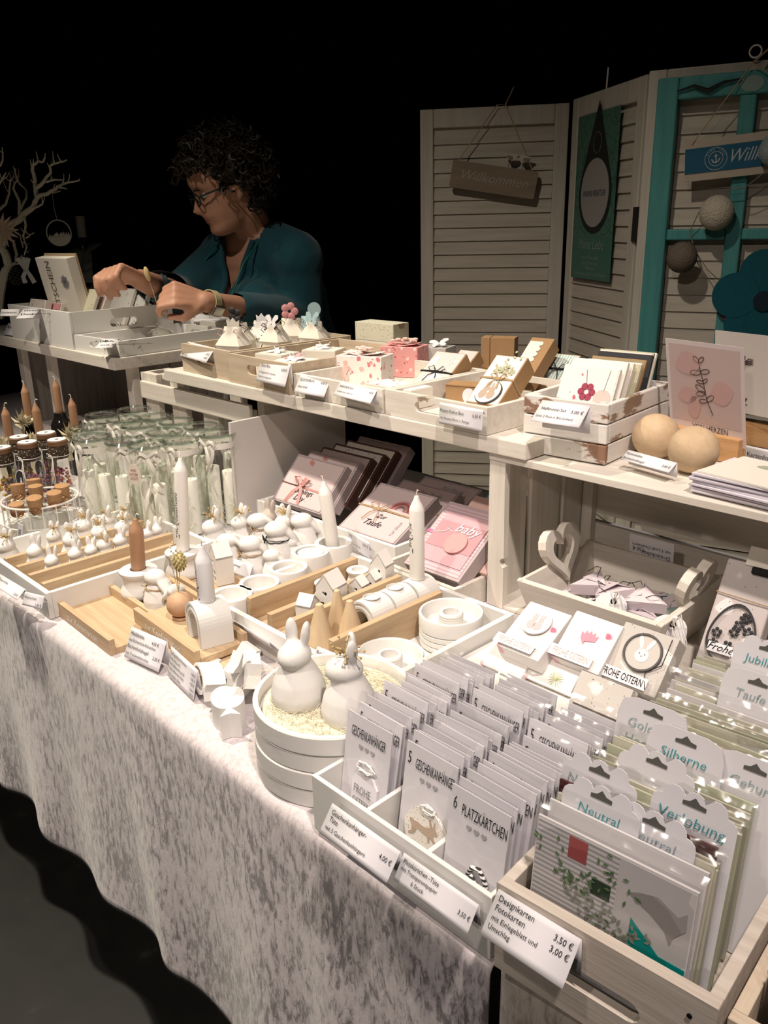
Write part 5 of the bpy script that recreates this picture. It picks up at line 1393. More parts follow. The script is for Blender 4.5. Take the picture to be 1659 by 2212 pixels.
for (y_, x_, rz_, sc_, mb_, mt_, ex_, lab_) in (
    (1.050,-1.560,20,.95,CREAMP,CREAMP,('crown','p'),'white gift pouch with crown top and pink ribbon'),
    (1.105,-1.620,30,.95,CREAMP,BLACKP,('leaf','k'),'cream gift pouch with black leaf sprig'),
    (1.160,-1.555,10,.90,CREAMP,PAPER,('butterfly','k'),'cream gift pouch with white butterfly and black string'),
    (1.185,-1.640,15,.90,FEAT,PAPER,('crown','k'),'feather print gift pouch at the back of the tray'),
    (1.235,-1.590,40,.95,CREAMP,PINKP,('flower','t'),'cream gift pouch with pink flower'),
    (1.255,-1.530,15,.90,CREAMP,BLUEP,('butterfly','b'),'white gift pouch with blue butterfly'),
    (1.290,-1.585,35,.95,BLUEP,BLUEP,('disc','b'),'pale blue gift pouch with round tag')):
    o_ = pouch(lab_, (600,740), pz, R(rz_), sc_*1.28, mb_, mt_, ex_); o_.location = (x_, y_, pz)
# flat Oster boxes
for i, (px, w_, rz, mt, lab) in enumerate((((560,800),0.075,R(15),CREAMP,'flat white Oster box with white ribbon nearest the tag'), ((640,785),0.080,R(20),FLOR,'flat floral Oster box in the second tray'), ((700,762),0.080,R(25),FLOR,'flat floral Oster box at the back of the second tray'), ((600,772),0.075,R(10),CREAMP,'flat white Oster box under the paper bow'))):
    P = at(*px, z=ST+0.045)
    P.x = min(max(P.x, -1.445), -1.335); P.y = min(max(P.y, 1.035), 1.19)
    o = thing('gift_box', lab, 'gift box', (P.x,P.y,ST+0.006+0.0*i), rz)
    MB().box(-w_/2,w_/2,-0.030,0.030,0,0.044+0.0015*i).build('box_body', CREAMP, o, bevel=0.0008)
    MB().box(-w_/2+.001,w_/2-.001,-0.029,0.029,0.0442+0.0015*i,0.0450+0.0015*i).build('lid_print', mt, o)
    MB().prism(butterfly(0.020), 0, 0.001, 0, T(0,0,0.049+0.0015*i) @ RX(R(12)) @ RZ(i)).build('paper_butterfly', PAPER if i != 1 else PINKP, o)
    m = MB()
    for sg in (-1,1): m.tube([(0,0,0.049),(sg*0.014,0.006,0.062),(sg*0.020,0.010,0.052),(0,0,0.049)], 0.0008, 4)
    m.build('ribbon_bow', WHITECORD, o)
# dotted box at the back, resting on two plain boxes
P = at(768,738,z=ST+0.052)
q = MB().box(0,0.14,0,0.05,0,0.052).build('gift_box', CREAMP); q.location = (P.x,P.y,ST+0.0055); q.rotation_euler = (0,0,R(3)); tag(q, 'plain cream box under the dotted box', 'gift box')
o = thing('gift_box', 'long pale dotted gift box with notched end at the shelf back', 'gift box', (P.x,P.y,ST+0.058), R(3))
MB().box(0,0.118,0,0.052,0,0.040).build('box_body', DOTS, o, bevel=0.0008)
MB().box(0.1182,0.1188,0.001,0.051,0.001,0.039).build('end_panel', plain('khaki_card', (0.50,0.47,0.33), 0.6), o)
MB().prism([(-0.012,0),(0.012,0),(0.006,-0.010),(-0.006,-0.010)], 0, 0.0004, 0, T(0.1189,0.026,0.040) @ RZ(PI/2) @ UPRIGHT @ RX(PI)@ RX(PI)).build('thumb_notch', GOLDP, o)
# pink boxes in the middle tray
def cube_box(label, px, z, rz, w_, d_, h_, mt, deco):
    P = at(*px, z=z); o = thing('gift_box', label, 'gift box', (P.x,P.y,z), rz)
    MB().box(0,w_,0,d_,0,h_).build('box_body', mt, o, bevel=0.001)
    m = MB()
    for sg in (-1,1):
        m.add([(w_/2,d_*0.1,h_+0.0005),(w_/2+sg*w_*0.40,d_*0.2,h_+0.006),(w_/2+sg*w_*0.40,d_*0.8,h_+0.006),(w_/2,d_*0.9,h_+0.0005)], [(0,1,2,3)])
    m.build('lid_flaps', mt, o, solid=0.0006)
    m = MB(); rnd = random.Random(int(px[0]))
    for k in range(12): m.ell((w_/2+rnd.gauss(0,.010), d_/2+rnd.gauss(0,.008), h_+0.009+rnd.uniform(0,.006)), (0.007,0.006,0.003), 0, None, 8, 5)
    m.build('rosette', printed('pale_pink_paper', (0.74,0.55,0.50), [((0.60,0.22,0.24), 120, 0.2, 1.0)]), o)
    if deco: MB().prism(butterfly(0.020), 0, 0.0008, 0, on_face(0.012, 0.018, -0.001) @ RZ(R(15))).build('paper_butterfly', plain('blush_card', (0.72,0.52,0.46), 0.6), o)
    return o
zt_ = ST+0.0048
cube_box('pink butterfly gift box at the front of the middle tray', (728,830), zt_, R(20), 0.100, 0.060, 0.058, BUTT, True)
cube_box('dark pink leaf gift box behind the butterfly box', (822,812), zt_, R(20), 0.085, 0.060, 0.062, PINKD, False)
o = thing('gift_box', 'flat floral box lying in the middle tray beside the tags', 'gift box', (*at(790,838,z=ST+0.03).xy, zt_), R(-1))
MB().box(0,0.115,0,0.055,0,0.034).build('box_body', CREAMP, o, bevel=0.0008); MB().box(0.001,0.114,0.001,0.054,0.0342,0.0348).build('lid_print', FLOR, o)
o = thing('gift_box', 'silver white gift box with paper butterfly at the tray back', 'gift box', (*at(905,806,z=zt_).xy, zt_), R(18))
SILV = plain('silver_card', (0.52,0.50,0.47), 0.45, 0.4)
MB().box(0,0.062,0,0.055,0,0.055).build('box_body', SILV, o, bevel=0.0008)
MB().prism(butterfly(0.021), 0, 0.0008, 0, T(0.038,0.02,0.062) @ RX(R(20)) @ RZ(0.4)).build('paper_butterfly', PAPER, o)
# cookie boxes in the chipped tray
hz_ = ST+0.0055
M, w_, h_ = frame((1073,766),(1141,774),(1006,868), hz_+0.012, 'BL', R(4)); o = gbox('kraft cookie box with two rabbits oval and twine', M, w_, h_, 0.036, KRAFT, CREAMP)
band(o, w_, h_, 0.036, h_*0.50, TWINE, 0.0011, True, w_*0.55, 0.9)
ov = MB().prism(circle(0.0245, 28, 0, 0, 0.026), 0, 0.0015, 0, on_face(w_*0.52, h_*0.22, -0.0015)).build('oval_tag', BLACKP, o)
MB().prism(circle(0.0228, 28, 0, 0, 0.0245), 0, 0.0010, 0, on_face(w_*0.51, h_*0.225, -0.0032)).build('oval_print', CREAMP, ov)
m = MB()
for sx in (-1,1):
    m.prism(circle(0.0075, 14, sx*0.008, -0.006, 0.010), 0, 0.0004, 0, on_face(w_*0.51, h_*0.225, -0.0044)); m.prism(circle(0.0060, 14, sx*0.006, 0.006), 0, 0.0005, 0, on_face(w_*0.51, h_*0.225, -0.0044))
    for e in (-1,1): m.prism(circle(0.0016, 10, sx*0.006+e*0.003, 0.015, 0.006), 0, 0.0004, 0, on_face(w_*0.51, h_*0.225, -0.0044))
m.build('rabbit_print', plain('rabbit_brown', (0.40,0.31,0.24), 0.7), ov)
m = MB(); rnd = random.Random(3)
for k in range(40): m.ell((w_*0.55+rnd.gauss(0,.010), -0.002-rnd.random()*0.004, h_*0.60+abs(rnd.gauss(0,.016))), (0.0022,0.0012,0.0030), 0, None, 5, 4)
m.build('dried_sprig', plain('sage_dry', (0.42,0.42,0.28), 0.9), o)
M, w_, h_ = frame((944,758),(1007,767),(878,843), hz_+0.006, 'BL', R(4)); o = gbox('cookie box with grey rabbit paper and black bow', M, w_, h_, 0.034, KRAFT, GREYR)
band(o, w_, h_, 0.034, h_*0.48, BLACKCORD, 0.0009, True, w_*0.5, 1.1)
MB().prism(circle(0.022, 26), 0, 0.0012, 0, on_face(w_*0.55, h_*0.26, -0.0014)).build('round_tag', PAPER, o)
st_ = MB().box(0.004,w_-0.004,-0.0030,-0.0022,0.004,0.018).build('paper_strip', PAPER, o); text('Frohe Ostern', 0.010, st_, on_face(0.008,0.007,-0.0031), INK, 0.9, shear=0.3)
M, w_, h_ = frame((995,755),(1036,759),(960,800), hz_+0.020, 'BL', R(4)); o = gbox('second grey rabbit paper cookie box behind', M, w_, h_, 0.030, KRAFT, GREYR); band(o, w_, h_, 0.030, h_*0.3, BLACKCORD)
o = thing('gift_box', 'kraft box lying open with a white oval sticker', 'gift box', (*at(962,866,z=hz_+0.002).xy, hz_), R(18))
MB().box(0,0.085,0,0.040,0,0.030).build('box_body', KRAFT, o, bevel=0.0008); MB().box(-0.001,0.086,-0.001,0.041,0.0305,0.0325).build('lid', KRAFT, o)
MB().prism(circle(0.012, 22, 0, 0, 0.014), 0, 0.0004, 0, on_face(0.045, 0.014, -0.0002)).build('oval_sticker', PAPER, o)
o = thing('gift_box', 'upright plain kraft box at the back of the cookie tray', 'gift box', (*at(1038,800,z=hz_+0.01).xy, hz_), R(25))
MB().box(0,0.070,0,0.035,0,0.078).build('box_body', KRAFT, o, bevel=0.0008); MB().box(0.018,0.0195,-0.0006,0.0356,0.0,0.0785).build('lid_seam', plain('kraft_dark', (0.16,0.09,0.05), 0.8), o)
M, w_, h_ = frame((1150,728),(1198,733),(1112,790), hz_+0.046, 'BL', R(4)); M = M @ T(0,0,-0.03); h_ += 0.03; o = gbox('kraft box with white scalloped strip at the tray back', M, w_, h_, 0.030, KRAFT, None)
m = MB().box(0.002,w_*0.55,-0.001,-0.0002,0.004,h_*0.9)
for k in range(7): m.prism(circle(0.0055, 12, w_*0.55, 0.008+k*h_*0.9/7), 0, 0.0006, 0, on_face(0,0,-0.0003))
m.build('scalloped_strip', CREAMP, o)
M, w_, h_ = frame((1147,773),(1183,777),(1118,830), hz_+0.004, 'BL', R(4)); o = gbox('kraft box with small paw print paper right of the rabbit box', M, w_, h_, 0.028, KRAFT, FEAT); band(o, w_, h_, 0.028, h_*0.5, BLACKCORD)
M, w_, h_ = frame((1172,766),(1236,772),(1132,836), hz_+0.008, 'BL', R(4)); M = T(0.0,0.030,0) @ M; o = gbox('kraft box with mint striped paper at the tray right', M, w_, h_, 0.028, KRAFT, STRP); band(o, w_, h_, 0.028, h_*0.5, BLACKCORD)

# ------------------------------------------------------------------ peeling white crate with sticky note sets
CHIP = wood('peeling_white_x', (0.66,0.62,0.58), (0.76,0.73,0.69), 'X', 1.0, 0.6, (0.26,0.15,0.10), 0.56)
CHIPY = wood('peeling_white_y', (0.66,0.62,0.58), (0.76,0.73,0.69), 'Y', 1.0, 0.6, (0.28,0.20,0.14), 0.57)
cz = SZ+0.0005
o = thing('slatted_box', 'peeling white slatted box of sticky note sets', 'box', (-0.750, 1.018, cz), R(5))
w_, d_ = 0.138, 0.215
for k in range(3):
    z0 = 0.030*k
    MB().box(0,w_,0,0.009,z0+0.0005,z0+0.0285).build('front_slat', CHIP, o, bevel=0.0015); MB().box(0,w_,d_-0.009,d_,z0+0.0005,z0+0.0285).build('back_slat', CHIP, o)
    for x in (0, w_-0.009): MB().box(x,x+0.009,0.0095,d_-0.0095,z0+0.0005,z0+0.0285).build('side_slat', CHIPY, o, bevel=0.0015)
for x in (0.0095, w_-0.0195):
    for y in (0.0095, d_-0.0195): MB().box(x,x+0.010,y,y+0.010,0.0015,0.0885).build('corner_post', CHIP, o)
MB().box(0.0095,w_-0.0095,0.0095,d_-0.0095,0,0.0014).build('bottom', CHIP, o)
price_tag('price tag reading Haftnotiz-Set 3,00 Euro', (1172,864), (1276,877), (1146,909), cz+0.0895, [('Haftnotiz-Set', .08,.44,.21,'L'), ('(mit 2 Post-it Blöckchen)', .05,.78,.165,'L'), ('3,00 €', .95,.46,.21,'R')])
OB = T(-0.750, 1.018, cz) @ RZ(R(5))
covers = [(FLOR,CREAMP),(FLOR,CREAMP),(printed('sketch_paper', (0.78,0.76,0.72), [((0.35,0.34,0.33), 120, 0.08, 3.0)]),CREAMP),(CREAMP,CREAMP),(MATS['khaki_card'],MATS['khaki_card']),(FEAT,CREAMP),(GOLDP,KRAFT),(BLACKP,BLACKP),(CREAMP,MATS['khaki_card']),(CREAMP,CREAMP)]
labs = ['front sticky note set with red flower cover','second sticky note set, floral edge showing','sticky note set with sketch cover third from front','plain cream sticky note set fourth from front','khaki sticky note set in the slatted box','feather print sticky note set in the slatted box','brown kraft sticky note set in the slatted box','black sticky note set near the back','olive edged sticky note set near the back','rearmost cream sticky note set']
for k in range(10):
    y = 0.026+0.0155*k
    M = OB @ T(0.024+0.004*math.sin(k*2), y, 0.020 if k == 0 else 0.022+0.004*math.sin(k)) @ RX(R(-26 if k < 7 else -22))
    o = gbox(labs[k], M, 0.092, 0.118, 0.007 if k < 4 else 0.006, covers[k][1], covers[k][0], 'note_set', 'note set')
    if k == 0:
        m = MB()
        for j in range(6): m.prism(circle(0.0055, 12, 0.048+0.009*math.cos(j*1.05), 0.078+0.009*math.sin(j*1.05)), 0, 0.0003, 0, on_face(0,0,-0.0012))
        m.build('flower_print', plain('deep_red_print', (0.32,0.05,0.09), 0.7), o)
        m = MB().tube([(0.055,-0.0013,0.030),(0.050,-0.0013,0.060),(0.048,-0.0013,0.074)], 0.0005, 4).tube([(0.045,-0.0013,0.090),(0.040,-0.0013,0.112)], 0.0005, 4).tube([(0.075,-0.0013,0.080),(0.078,-0.0013,0.114)], 0.0005, 4); m.build('stem_print', GREYINK, o)
        MB().prism(circle(0.014, 18, 0.075, 0.070), 0, 0.0002, 0, on_face(0,0,-0.0010)).build('blush_print', plain('blush_print', (0.70,0.50,0.46), 0.7), o)

# ------------------------------------------------------------------ wooden balls, card holders, cards
BALLW = wood('pale_beech_ball', (0.50,0.36,0.22), (0.62,0.47,0.31), 'Y', 0.8)
for px, lab in (((1413,988),'wooden ball card holder beside the peeling slatted box'), ((1493,1020),'wooden ball card holder in front of the stacked cards')):
    P = at(*px, z=SZ); o = MB().ell((0,0,0.0325), (0.0345,0.0345,0.0330), 0, None, 36, 24).build('wooden_ball', BALLW); o.location = (P.x,P.y,SZ); o.rotation_euler = (0,0,R(40)); tag(o, lab, 'card holder')
price_tag('price tag reading Kartenhalter Buchenholzkugel 3,00 Euro', (1358,972), (1463,1000), (1340,992), SZ+0.026, [('Kartenhalter', .03,.42,.34,'L'), ('Buchenholzkugel', .03,.86,.34,'L'), ('3,00 €', .97,.70,.32,'R')], back=0.9)
price_tag('price tag reading Kartenhalter at the right photo edge', (1612,962), (1720,985), (1610,1000), SZ+0.040, [('Kartenhalter', .03,.55,.40,'L')])
OAKH = wood('orange_oak', (0.44,0.24,0.10), (0.56,0.33,0.16), 'X')
P = at(1385,975,z=SZ)
o = MB().box(0,0.120,0,0.026,0,0.036).build('card_holder', OAKH, bevel=0.001); o.location = (P.x+0.018,P.y+0.030,SZ); o.rotation_euler = (0,0,R(-4)); tag(o, 'oak bar card holder behind the wooden balls', 'card holder')
M, w_, h_ = frame((1437,730),(1607,746),(1449,932), SZ+0.022, 'BL', R(-12))
o = mthing('greeting_card', 'pink VON HERZEN card with leafy line drawing', 'card', M)
PCARD = plain('pale_rose_card', (0.60,0.53,0.54), 0.6); ROSE = plain('rose_print', (0.50,0.39,0.38), 0.6); ROSE2 = plain('deep_rose_print', (0.50,0.33,0.32), 0.6)
MB().box(0,w_,0,0.0007,0,h_).build('card', PCARD, o); MB().box(0.006,w_-0.006,-0.0003,-0.0001,h_*0.17,h_-0.006).build('rose_print', ROSE, o)
for cx, cy, rx, ry in ((0.30,0.78,0.16,0.12),(0.72,0.52,0.14,0.12),(0.28,0.45,0.13,0.09),(0.36,0.33,0.08,0.12)):
    MB().prism([(cx*w_+rx*w_*math.cos(a)*(1+.15*math.sin(2*a)), cy*h_+ry*h_*math.sin(a)) for a in [2*PI*k/22 for k in range(22)]], 0, 0.0002, 0, on_face(0,0,-0.0003)).build('blot_print', ROSE2, o)
DKB = plain('dark_brown_ink', (0.07,0.045,0.04), 0.7)
m = MB(); stem = [(0.44,0.80),(0.46,0.70),(0.49,0.60),(0.51,0.50),(0.53,0.42),(0.57,0.34),(0.60,0.28)]
m.tube([(x*w_,-0.0006,y*h_) for x, y in stem], 0.0006, 4)
for (bx, by), ang, L in ((stem[0],2.3,.10),(stem[0],0.9,.10),(stem[1],0.35,.12),(stem[1],3.3,.14),(stem[2],0.9,.08),(stem[2],3.0,.09),(stem[3],2.5,.15),(stem[3],3.5,.13),(stem[4],0.8,.12),(stem[4],3.4,.11)):
    pts = []
    for k in range(13):
        t = 2*PI*k/12; u = L/2*(1-math.cos(t)); v = L*0.26*math.sin(t)
        pts.append(((bx+u*math.cos(ang)-v*math.sin(ang))*w_, -0.0006, (by+(u*math.sin(ang)+v*math.cos(ang))*0.72)*h_))
    m.tube(pts, 0.0006, 4)
m.build('line_drawing', DKB, o)
text('VON HERZEN', 0.0125, o, on_face(w_*0.55, h_*0.10, -0.0002), DKB, 0.8, 'C')
M, w_, h_ = frame((1545,713),(1760,730),(1543,880), SZ+0.050, 'BL', R(-12))
o = mthing('greeting_card', 'pale card with a sketched winged girl at the right edge', 'card', M)
MB().box(0,w_,0,0.0007,0,h_).build('card', plain('stone_card', (0.58,0.53,0.49), 0.6), o)
m = MB(); gx, gy = w_*0.30, h_*0.70; sc_ = h_*0.07
m.tube([(gx+sc_*0.55*math.cos(2*PI*k/18), -0.0006, gy+sc_*0.5*math.sin(2*PI*k/18)) for k in range(18)], 0.0005, 4, 0, None, True)
m.tube([(gx-sc_*.6,-.0006,gy),(gx-sc_*.5,-.0006,gy+sc_*.55),(gx+sc_*.1,-.0006,gy+sc_*.75),(gx+sc_*.6,-.0006,gy+sc_*.3),(gx+sc_*.55,-.0006,gy-sc_*.3)], 0.0007, 4)
m.tube([(gx-sc_*.4,-.0006,gy-sc_*.5),(gx-sc_*.6,-.0006,gy-sc_*2),(gx+sc_*.6,-.0006,gy-sc_*2),(gx+sc_*.4,-.0006,gy-sc_*.5)], 0.0005, 4)
for k in range(3): m.tube([(gx+sc_*.4,-.0006,gy-sc_*.7),(gx+sc_*1.4,-.0006,gy-sc_*(.0+.4*k)),(gx+sc_*2.2,-.0006,gy-sc_*(.1+.4*k)),(gx+sc_*1.4,-.0006,gy-sc_*(.5+.3*k)),(gx+sc_*.5,-.0006,gy-sc_*1.1)], 0.0005, 4)
for s in (-1,1): m.tube([(gx+s*sc_*.2,-.0006,gy-sc_*2),(gx+s*sc_*.2,-.0006,gy-sc_*2.8)], 0.0005, 4)
m.build('line_drawing', DKB, o)
for s, vv in (('EIN', .22), ('SCHUTZ', .11), ('ENGEL', .02)): text(s, 0.016, o, on_face(w_*0.20, h_*vv, -0.0002), INK, 0.9, 'C')
o = MB().box(0,0.16,0,0.026,0,0.036).build('card_holder', OAKH, bevel=0.001); P = at(1505,962,z=SZ); o.location = (P.x+0.020,P.y+0.055,SZ); o.rotation_euler = (0,0,R(-6)); tag(o, 'oak bar card holder of the winged girl card', 'card holder')
random.seed(9)
P = at(1490,1063,z=SZ)
for k in range(11):
    o = thing('greeting_card', 'top card of the flat stack with grey green leaf print' if k == 10 else 'white card, %s from the bottom of the flat stack' % ORD[k], 'card', (P.x+0.003*math.sin(k*1.7)+(0.008 if k == 10 else 0), P.y-0.002+0.003*math.cos(k*2.3)+(0.006 if k == 10 else 0), SZ+0.0008+0.0027*k), R(-4+1.5*math.sin(k*1.1)+(-3 if k == 10 else 0)), None if k == 10 else 'cards in the flat stack')
    MB().box(0,0.152,0,0.105,0,0.0023).build('folded_card', plain('lilac_white', (0.68,0.64,0.70), 0.6) if k < 10 else CREAMP, o)
    if k == 10:
        m = MB()
        for (cx, cy, rx, ry, a0) in ((0.060,0.078,0.022,0.010,0.2),(0.085,0.084,0.020,0.006,-0.1),(0.100,0.045,0.018,0.012,0.4),(0.120,0.040,0.016,0.010,-0.4),(0.110,0.030,0.012,0.010,0.9)):
            m.prism([(cx+rx*math.cos(t)*math.cos(a0)-ry*math.sin(t)*math.sin(a0), cy+rx*math.cos(t)*math.sin(a0)+ry*math.sin(t)*math.cos(a0)) for t in [2*PI*j/16 for j in range(16)]], 0.0023, 0.0025)
        m.build('leaf_print', plain('sage_print', (0.36,0.38,0.28), 0.7), o)

# ------------------------------------------------------------------ far left shelf: trays with vouchers and pouches
LZ = SZ+0.0305
tray('white_tray', 'tall white tray of vouchers and card packs at left', (-2.62, 0.972, LZ), 0.0, 0.415, 0.31, 0.098, 0.008, (LACQ, LACQ), None, (0.085, 0.022), hz=0.060)
tray('white_tray', 'low white tray of ribbon pouches on the left shelf', (-2.198, 0.975, LZ), R(3), 0.225, 0.325, 0.040, 0.008, (LACQ, LACQ), (0.07, 0.014), None, hz=0.022)
tray('white_tray', 'low white tray behind, in front of the person', (-2.30, 1.325, LZ), R(2), 0.26, 0.125, 0.050, 0.008, (LACQ, LACQ))
for TL, TR, BL, lab, ln in (((3,668),(42,668),(0,683),'price tag farthest left on the tall white tray',[('Gutscheinkarten', .05,.6,.4,'L')]), ((52,667),(88,666),(34,688),'slanted price tag on the tall white tray rim',[('Geschenkset', .1,.3,.26,'L'), ('Dankeschön', .1,.7,.26,'L')]), ((85,682),(119,683),(85,712),'price tag low on the tall white tray front',[('Geschenkkarten', .05,.25,.22,'L'), ('Gutschein', .05,.5,.22,'L'), ('5,00 €', .95,.8,.22,'R')]), ((18,698),(48,702),(5,722),'price tag hanging low at the left photo edge',[('Mäppchen', .1,.4,.3,'L'), ('3,00 €', .9,.8,.3,'R')]), ((222,732),(257,731),(205,752),'price tag reading 4,00 Euro on the low white tray',[('Seifenbox', .2,.4,.3,'L'), ('4,00 €', .95,.42,.3,'R'), ('mit Schafmilchseife', .2,.8,.24,'L')])):
    price_tag(lab, TL, TR, BL, LZ+0.077 if 'low on' in lab else LZ+0.035 if 'left photo' in lab else LZ+0.0985 if 'tall' in lab else LZ+0.041, ln, back=0.3)
price_tag('white price strip hanging over the rear left tray', (418,690), (490,688), (425,700), LZ+0.052, [('Tisch aus dem Schaukasten', .05,.7,.5,'L')], back=0.3)
price_tag('white card reading Frisch group prices behind the rear tray', (393,671), (453,672), (391,690), LZ+0.068, [('Tisch groß ein Päckchen 4,00 €', .03,.35,.34,'L'), ('Tisch ein Eimer', .03,.8,.34,'L')], back=0.3)
# voucher card and packs
M, w_, h_ = frame((75,557),(142,557),(108,664), LZ+0.088, 'BL', R(6)); M = M @ T(0,0,-0.06); h_ += 0.06
o = mthing('voucher_card', 'cream voucher card reading GUTSCHEIN with star flower', 'card', M)
MB().box(0,w_,0,0.030,0,h_).build('card_block', CREAMP, o, bevel=0.0008); MB().box(0,w_,0.031,0.036,0.0,h_+0.006).build('kraft_back', plain('tan_card', (0.50,0.38,0.24), 0.6), o)
text('GUTSCHEIN', 0.036, o, T(w_*0.42,-0.0005,0.030) @ UPRIGHT @ RZ(PI/2), plain('mustard_ink', (0.10,0.08,0.04), 0.7), fit=h_*0.80)
m = MB()
for k in range(8): m.prism([(0.000,-0.002),(0.014,-0.006),(0.020,0.0),(0.014,0.006),(0.0,0.002)], 0, 0.0006, 0, on_face(w_*0.76, h_*0.68, -0.0003) @ RZ(k*PI/4))
m.build('star_flower', GREYINK, o)
o2 = [((163,622),(215,622),(148,668),0.010,printed('cream_leaf', (0.70,0.66,0.50), [((0.40,0.34,0.20), 60, 0.14, 2.0)]),'cream leaf print card pack in the tall white tray'), ((198,632),(232,634),(186,668),0.020,printed('pinkish_pack', (0.66,0.52,0.48), [((0.50,0.16,0.22), 90, 0.2, 2.0)]),'pink cellophane card pack in the tall white tray'), ((248,621),(292,622),(236,660),0.010,printed('white_leaf', (0.74,0.72,0.68), [((0.12,0.11,0.10), 70, 0.1, 5.0)]),'white card pack with dark leaves by the tray end'), ((292,636),(318,638),(284,662),0.014,FEAT,'feather print card pack at the tray end'), ((66,645),(100,645),(62,668),0.020,printed('dot_pack', (0.66,0.60,0.56), [((0.45,0.25,0.25), 60, 0.2, 1.0)]),'small dotted card pack left of the voucher'), ((102,652),(134,654),(98,668),0.010,PINKP,'flat pink card pack before the voucher')]
for TL, TR, BL, t_, mt, lab in o2:
    M, w_, h_ = frame(TL, TR, BL, LZ+0.086, 'BL', R(5)); M = M @ T(0,0,-0.06); h_ += 0.06; o = gbox(lab, M, w_, h_, t_, CREAMP, mt, 'card_pack', 'card pack')
    MB().box(-0.001,w_+0.001,-0.003,-0.0025,0,h_+0.003).build('clear_sleeve', CELLO, o)
random.seed(14)
for i, (px, lab) in enumerate((((262,720),'cream pillow pouch with white bow at the tray front'), ((300,716),'cream ribbon pouch with black string'), ((330,710),'small cream pouch with gold twig'), ((350,722),'green grey pouch lying in the low tray'))):
    P = at(*px, z=LZ+0.02); o = thing('gift_pouch', lab, 'gift pouch', (P.x,P.y,LZ+0.0045), random.uniform(0,1)); m = MB()
    m.ell((0,0,0.017), (0.040 if i == 0 else 0.028,0.028,0.017), 0, None, 18, 10); m.build('pouch_body', CREAMP if i < 3 else printed('sage_pack', (0.55,0.56,0.48), [((0.30,0.32,0.28), 80, 0.2, 1.0)]), o)
    m = MB()
    for s in (-1,1): m.tube([(0,0,0.034),(s*0.012,0.002,0.046),(s*0.020,0.0,0.038),(0,0,0.034)], 0.0009, 4); m.tube([(0,0,0.034),(s*0.020,-0.014,0.030),(s*0.034,-0.020,0.022)], 0.0009, 4)
    m.tube([(-0.03,0.0,0.028),(0,0,0.034),(0.03,0.0,0.028)], 0.0012, 4); m.build('ribbon_bow', (WHITECORD, BLACKCORD, GOLD, WHITECORD)[i], o)
o = thing('gift_box', 'black and white leaf print box in the low white tray', 'gift box', (*at(378,716,z=LZ+0.01).xy, LZ+0.0045), R(10)); MB().box(0,0.058,0,0.03,0,0.040).build('box_body', FEAT, o, bevel=0.0008); MB().prism(circle(0.010, 18), 0, 0.0005, 0, on_face(0.024,0.018,-0.0002)).build('round_label', PAPER, o)

# ================================================================== group of white rabbits beside the gift boxes
TB = TZ+0.0015
TAUPE = plain('taupe_plaster', (0.46,0.40,0.36), 0.7, 0.2)
grp = [('up',(470,1200),.098,R(-20),False,1,None,'white rabbit with dried flowers nearest the jars',False),
 ('back',(503,1236),.078,R(-35),False,None,None,'white rabbit with folded ears in front of the flower rabbit',False),
 ('up',(528,1186),.092,R(-10),False,2,None,'white rabbit with dried flowers second from the jars',False),
 ('plump',(548,1240),.074,R(-30),True,None,TWINE,'plump white rabbit with twine collar behind the price tag',True),
 ('plump',(604,1212),.080,R(-30),True,None,BLACKCORD,'plump white rabbit with black bow',True),
 ('back',(568,1192),.082,R(-25),True,None,None,'white rabbit with twine between the flower rabbit and the black bow',False),
 ('plump',(592,1250),.056,R(-40),False,None,None,'low plump white rabbit next to the tealight holders',True),
 ('plump',(658,1188),.076,R(-30),False,None,None,'tall plump white rabbit before the gift box tray',False),
 ('up',(585,1176),.094,R(0),False,None,None,'taupe rabbit with long ears behind the white ones',False),
 ('up',(618,1182),.088,R(10),True,0,None,'cream rabbit with twine bow before the floral gift box',False),
 ('plump',(632,1212),.048,R(-30),False,None,None,'small white rabbit left of the glass tealight',True),
 ('plump',(684,1180),.044,R(-20),False,None,None,'smallest white rabbit behind the glass tealight',True)]
for kind, px, h, rz, col_, sp, cord, lab, fc in grp:
    P = at(*px, z=TB); o = rabbit(kind, lab, (P.x,P.y,TB), rz, h, col_, sp, cord, None, fc)
    if 'taupe' in lab:
        for ch in o.children:
            if ch.name.startswith('body'): ch.data = ch.data.copy(); ch.data.materials[0] = TAUPE
price_tag('price tag reading Schnuppelhase groß between rabbits and tealights', (496,1203), (547,1222), (486,1232), TB+0.034, [('Schnuppelhase', .05,.45,.26,'L'), ('groß', .05,.75,.26,'L')])
price_tag('price tag reading Stiller Hase beside the tall white candle', (412,1160), (450,1180), (410,1190), TB+0.034, [('Stiller Hase', .1,.45,.26,'L'), ('3er Hase', .1,.75,.26,'L')])

# ================================================================== gift boxes under the plank
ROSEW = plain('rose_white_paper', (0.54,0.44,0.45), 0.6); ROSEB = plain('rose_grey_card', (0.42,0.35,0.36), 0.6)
BROWNB = plain('dark_brown_card', (0.09,0.045,0.035), 0.6)
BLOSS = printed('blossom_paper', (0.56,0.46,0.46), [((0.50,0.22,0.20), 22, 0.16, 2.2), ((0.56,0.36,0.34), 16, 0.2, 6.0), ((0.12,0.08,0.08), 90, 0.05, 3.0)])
PINKM = plain('mid_pink_card', (0.48,0.25,0.28), 0.6); PINKL = plain('light_pink_card', (0.54,0.33,0.37), 0.6)
PSTR = striped('pink_stripe_paper', (0.56,0.44,0.48), (0.48,0.31,0.36), 2, 150, 0.5)
tray('white_tray', 'low white tray of leaning gift boxes beside the upright board', (-1.368, 0.946, TB), R(1), 0.400, 0.285, 0.058, 0.008, (LACQ, LACQ))
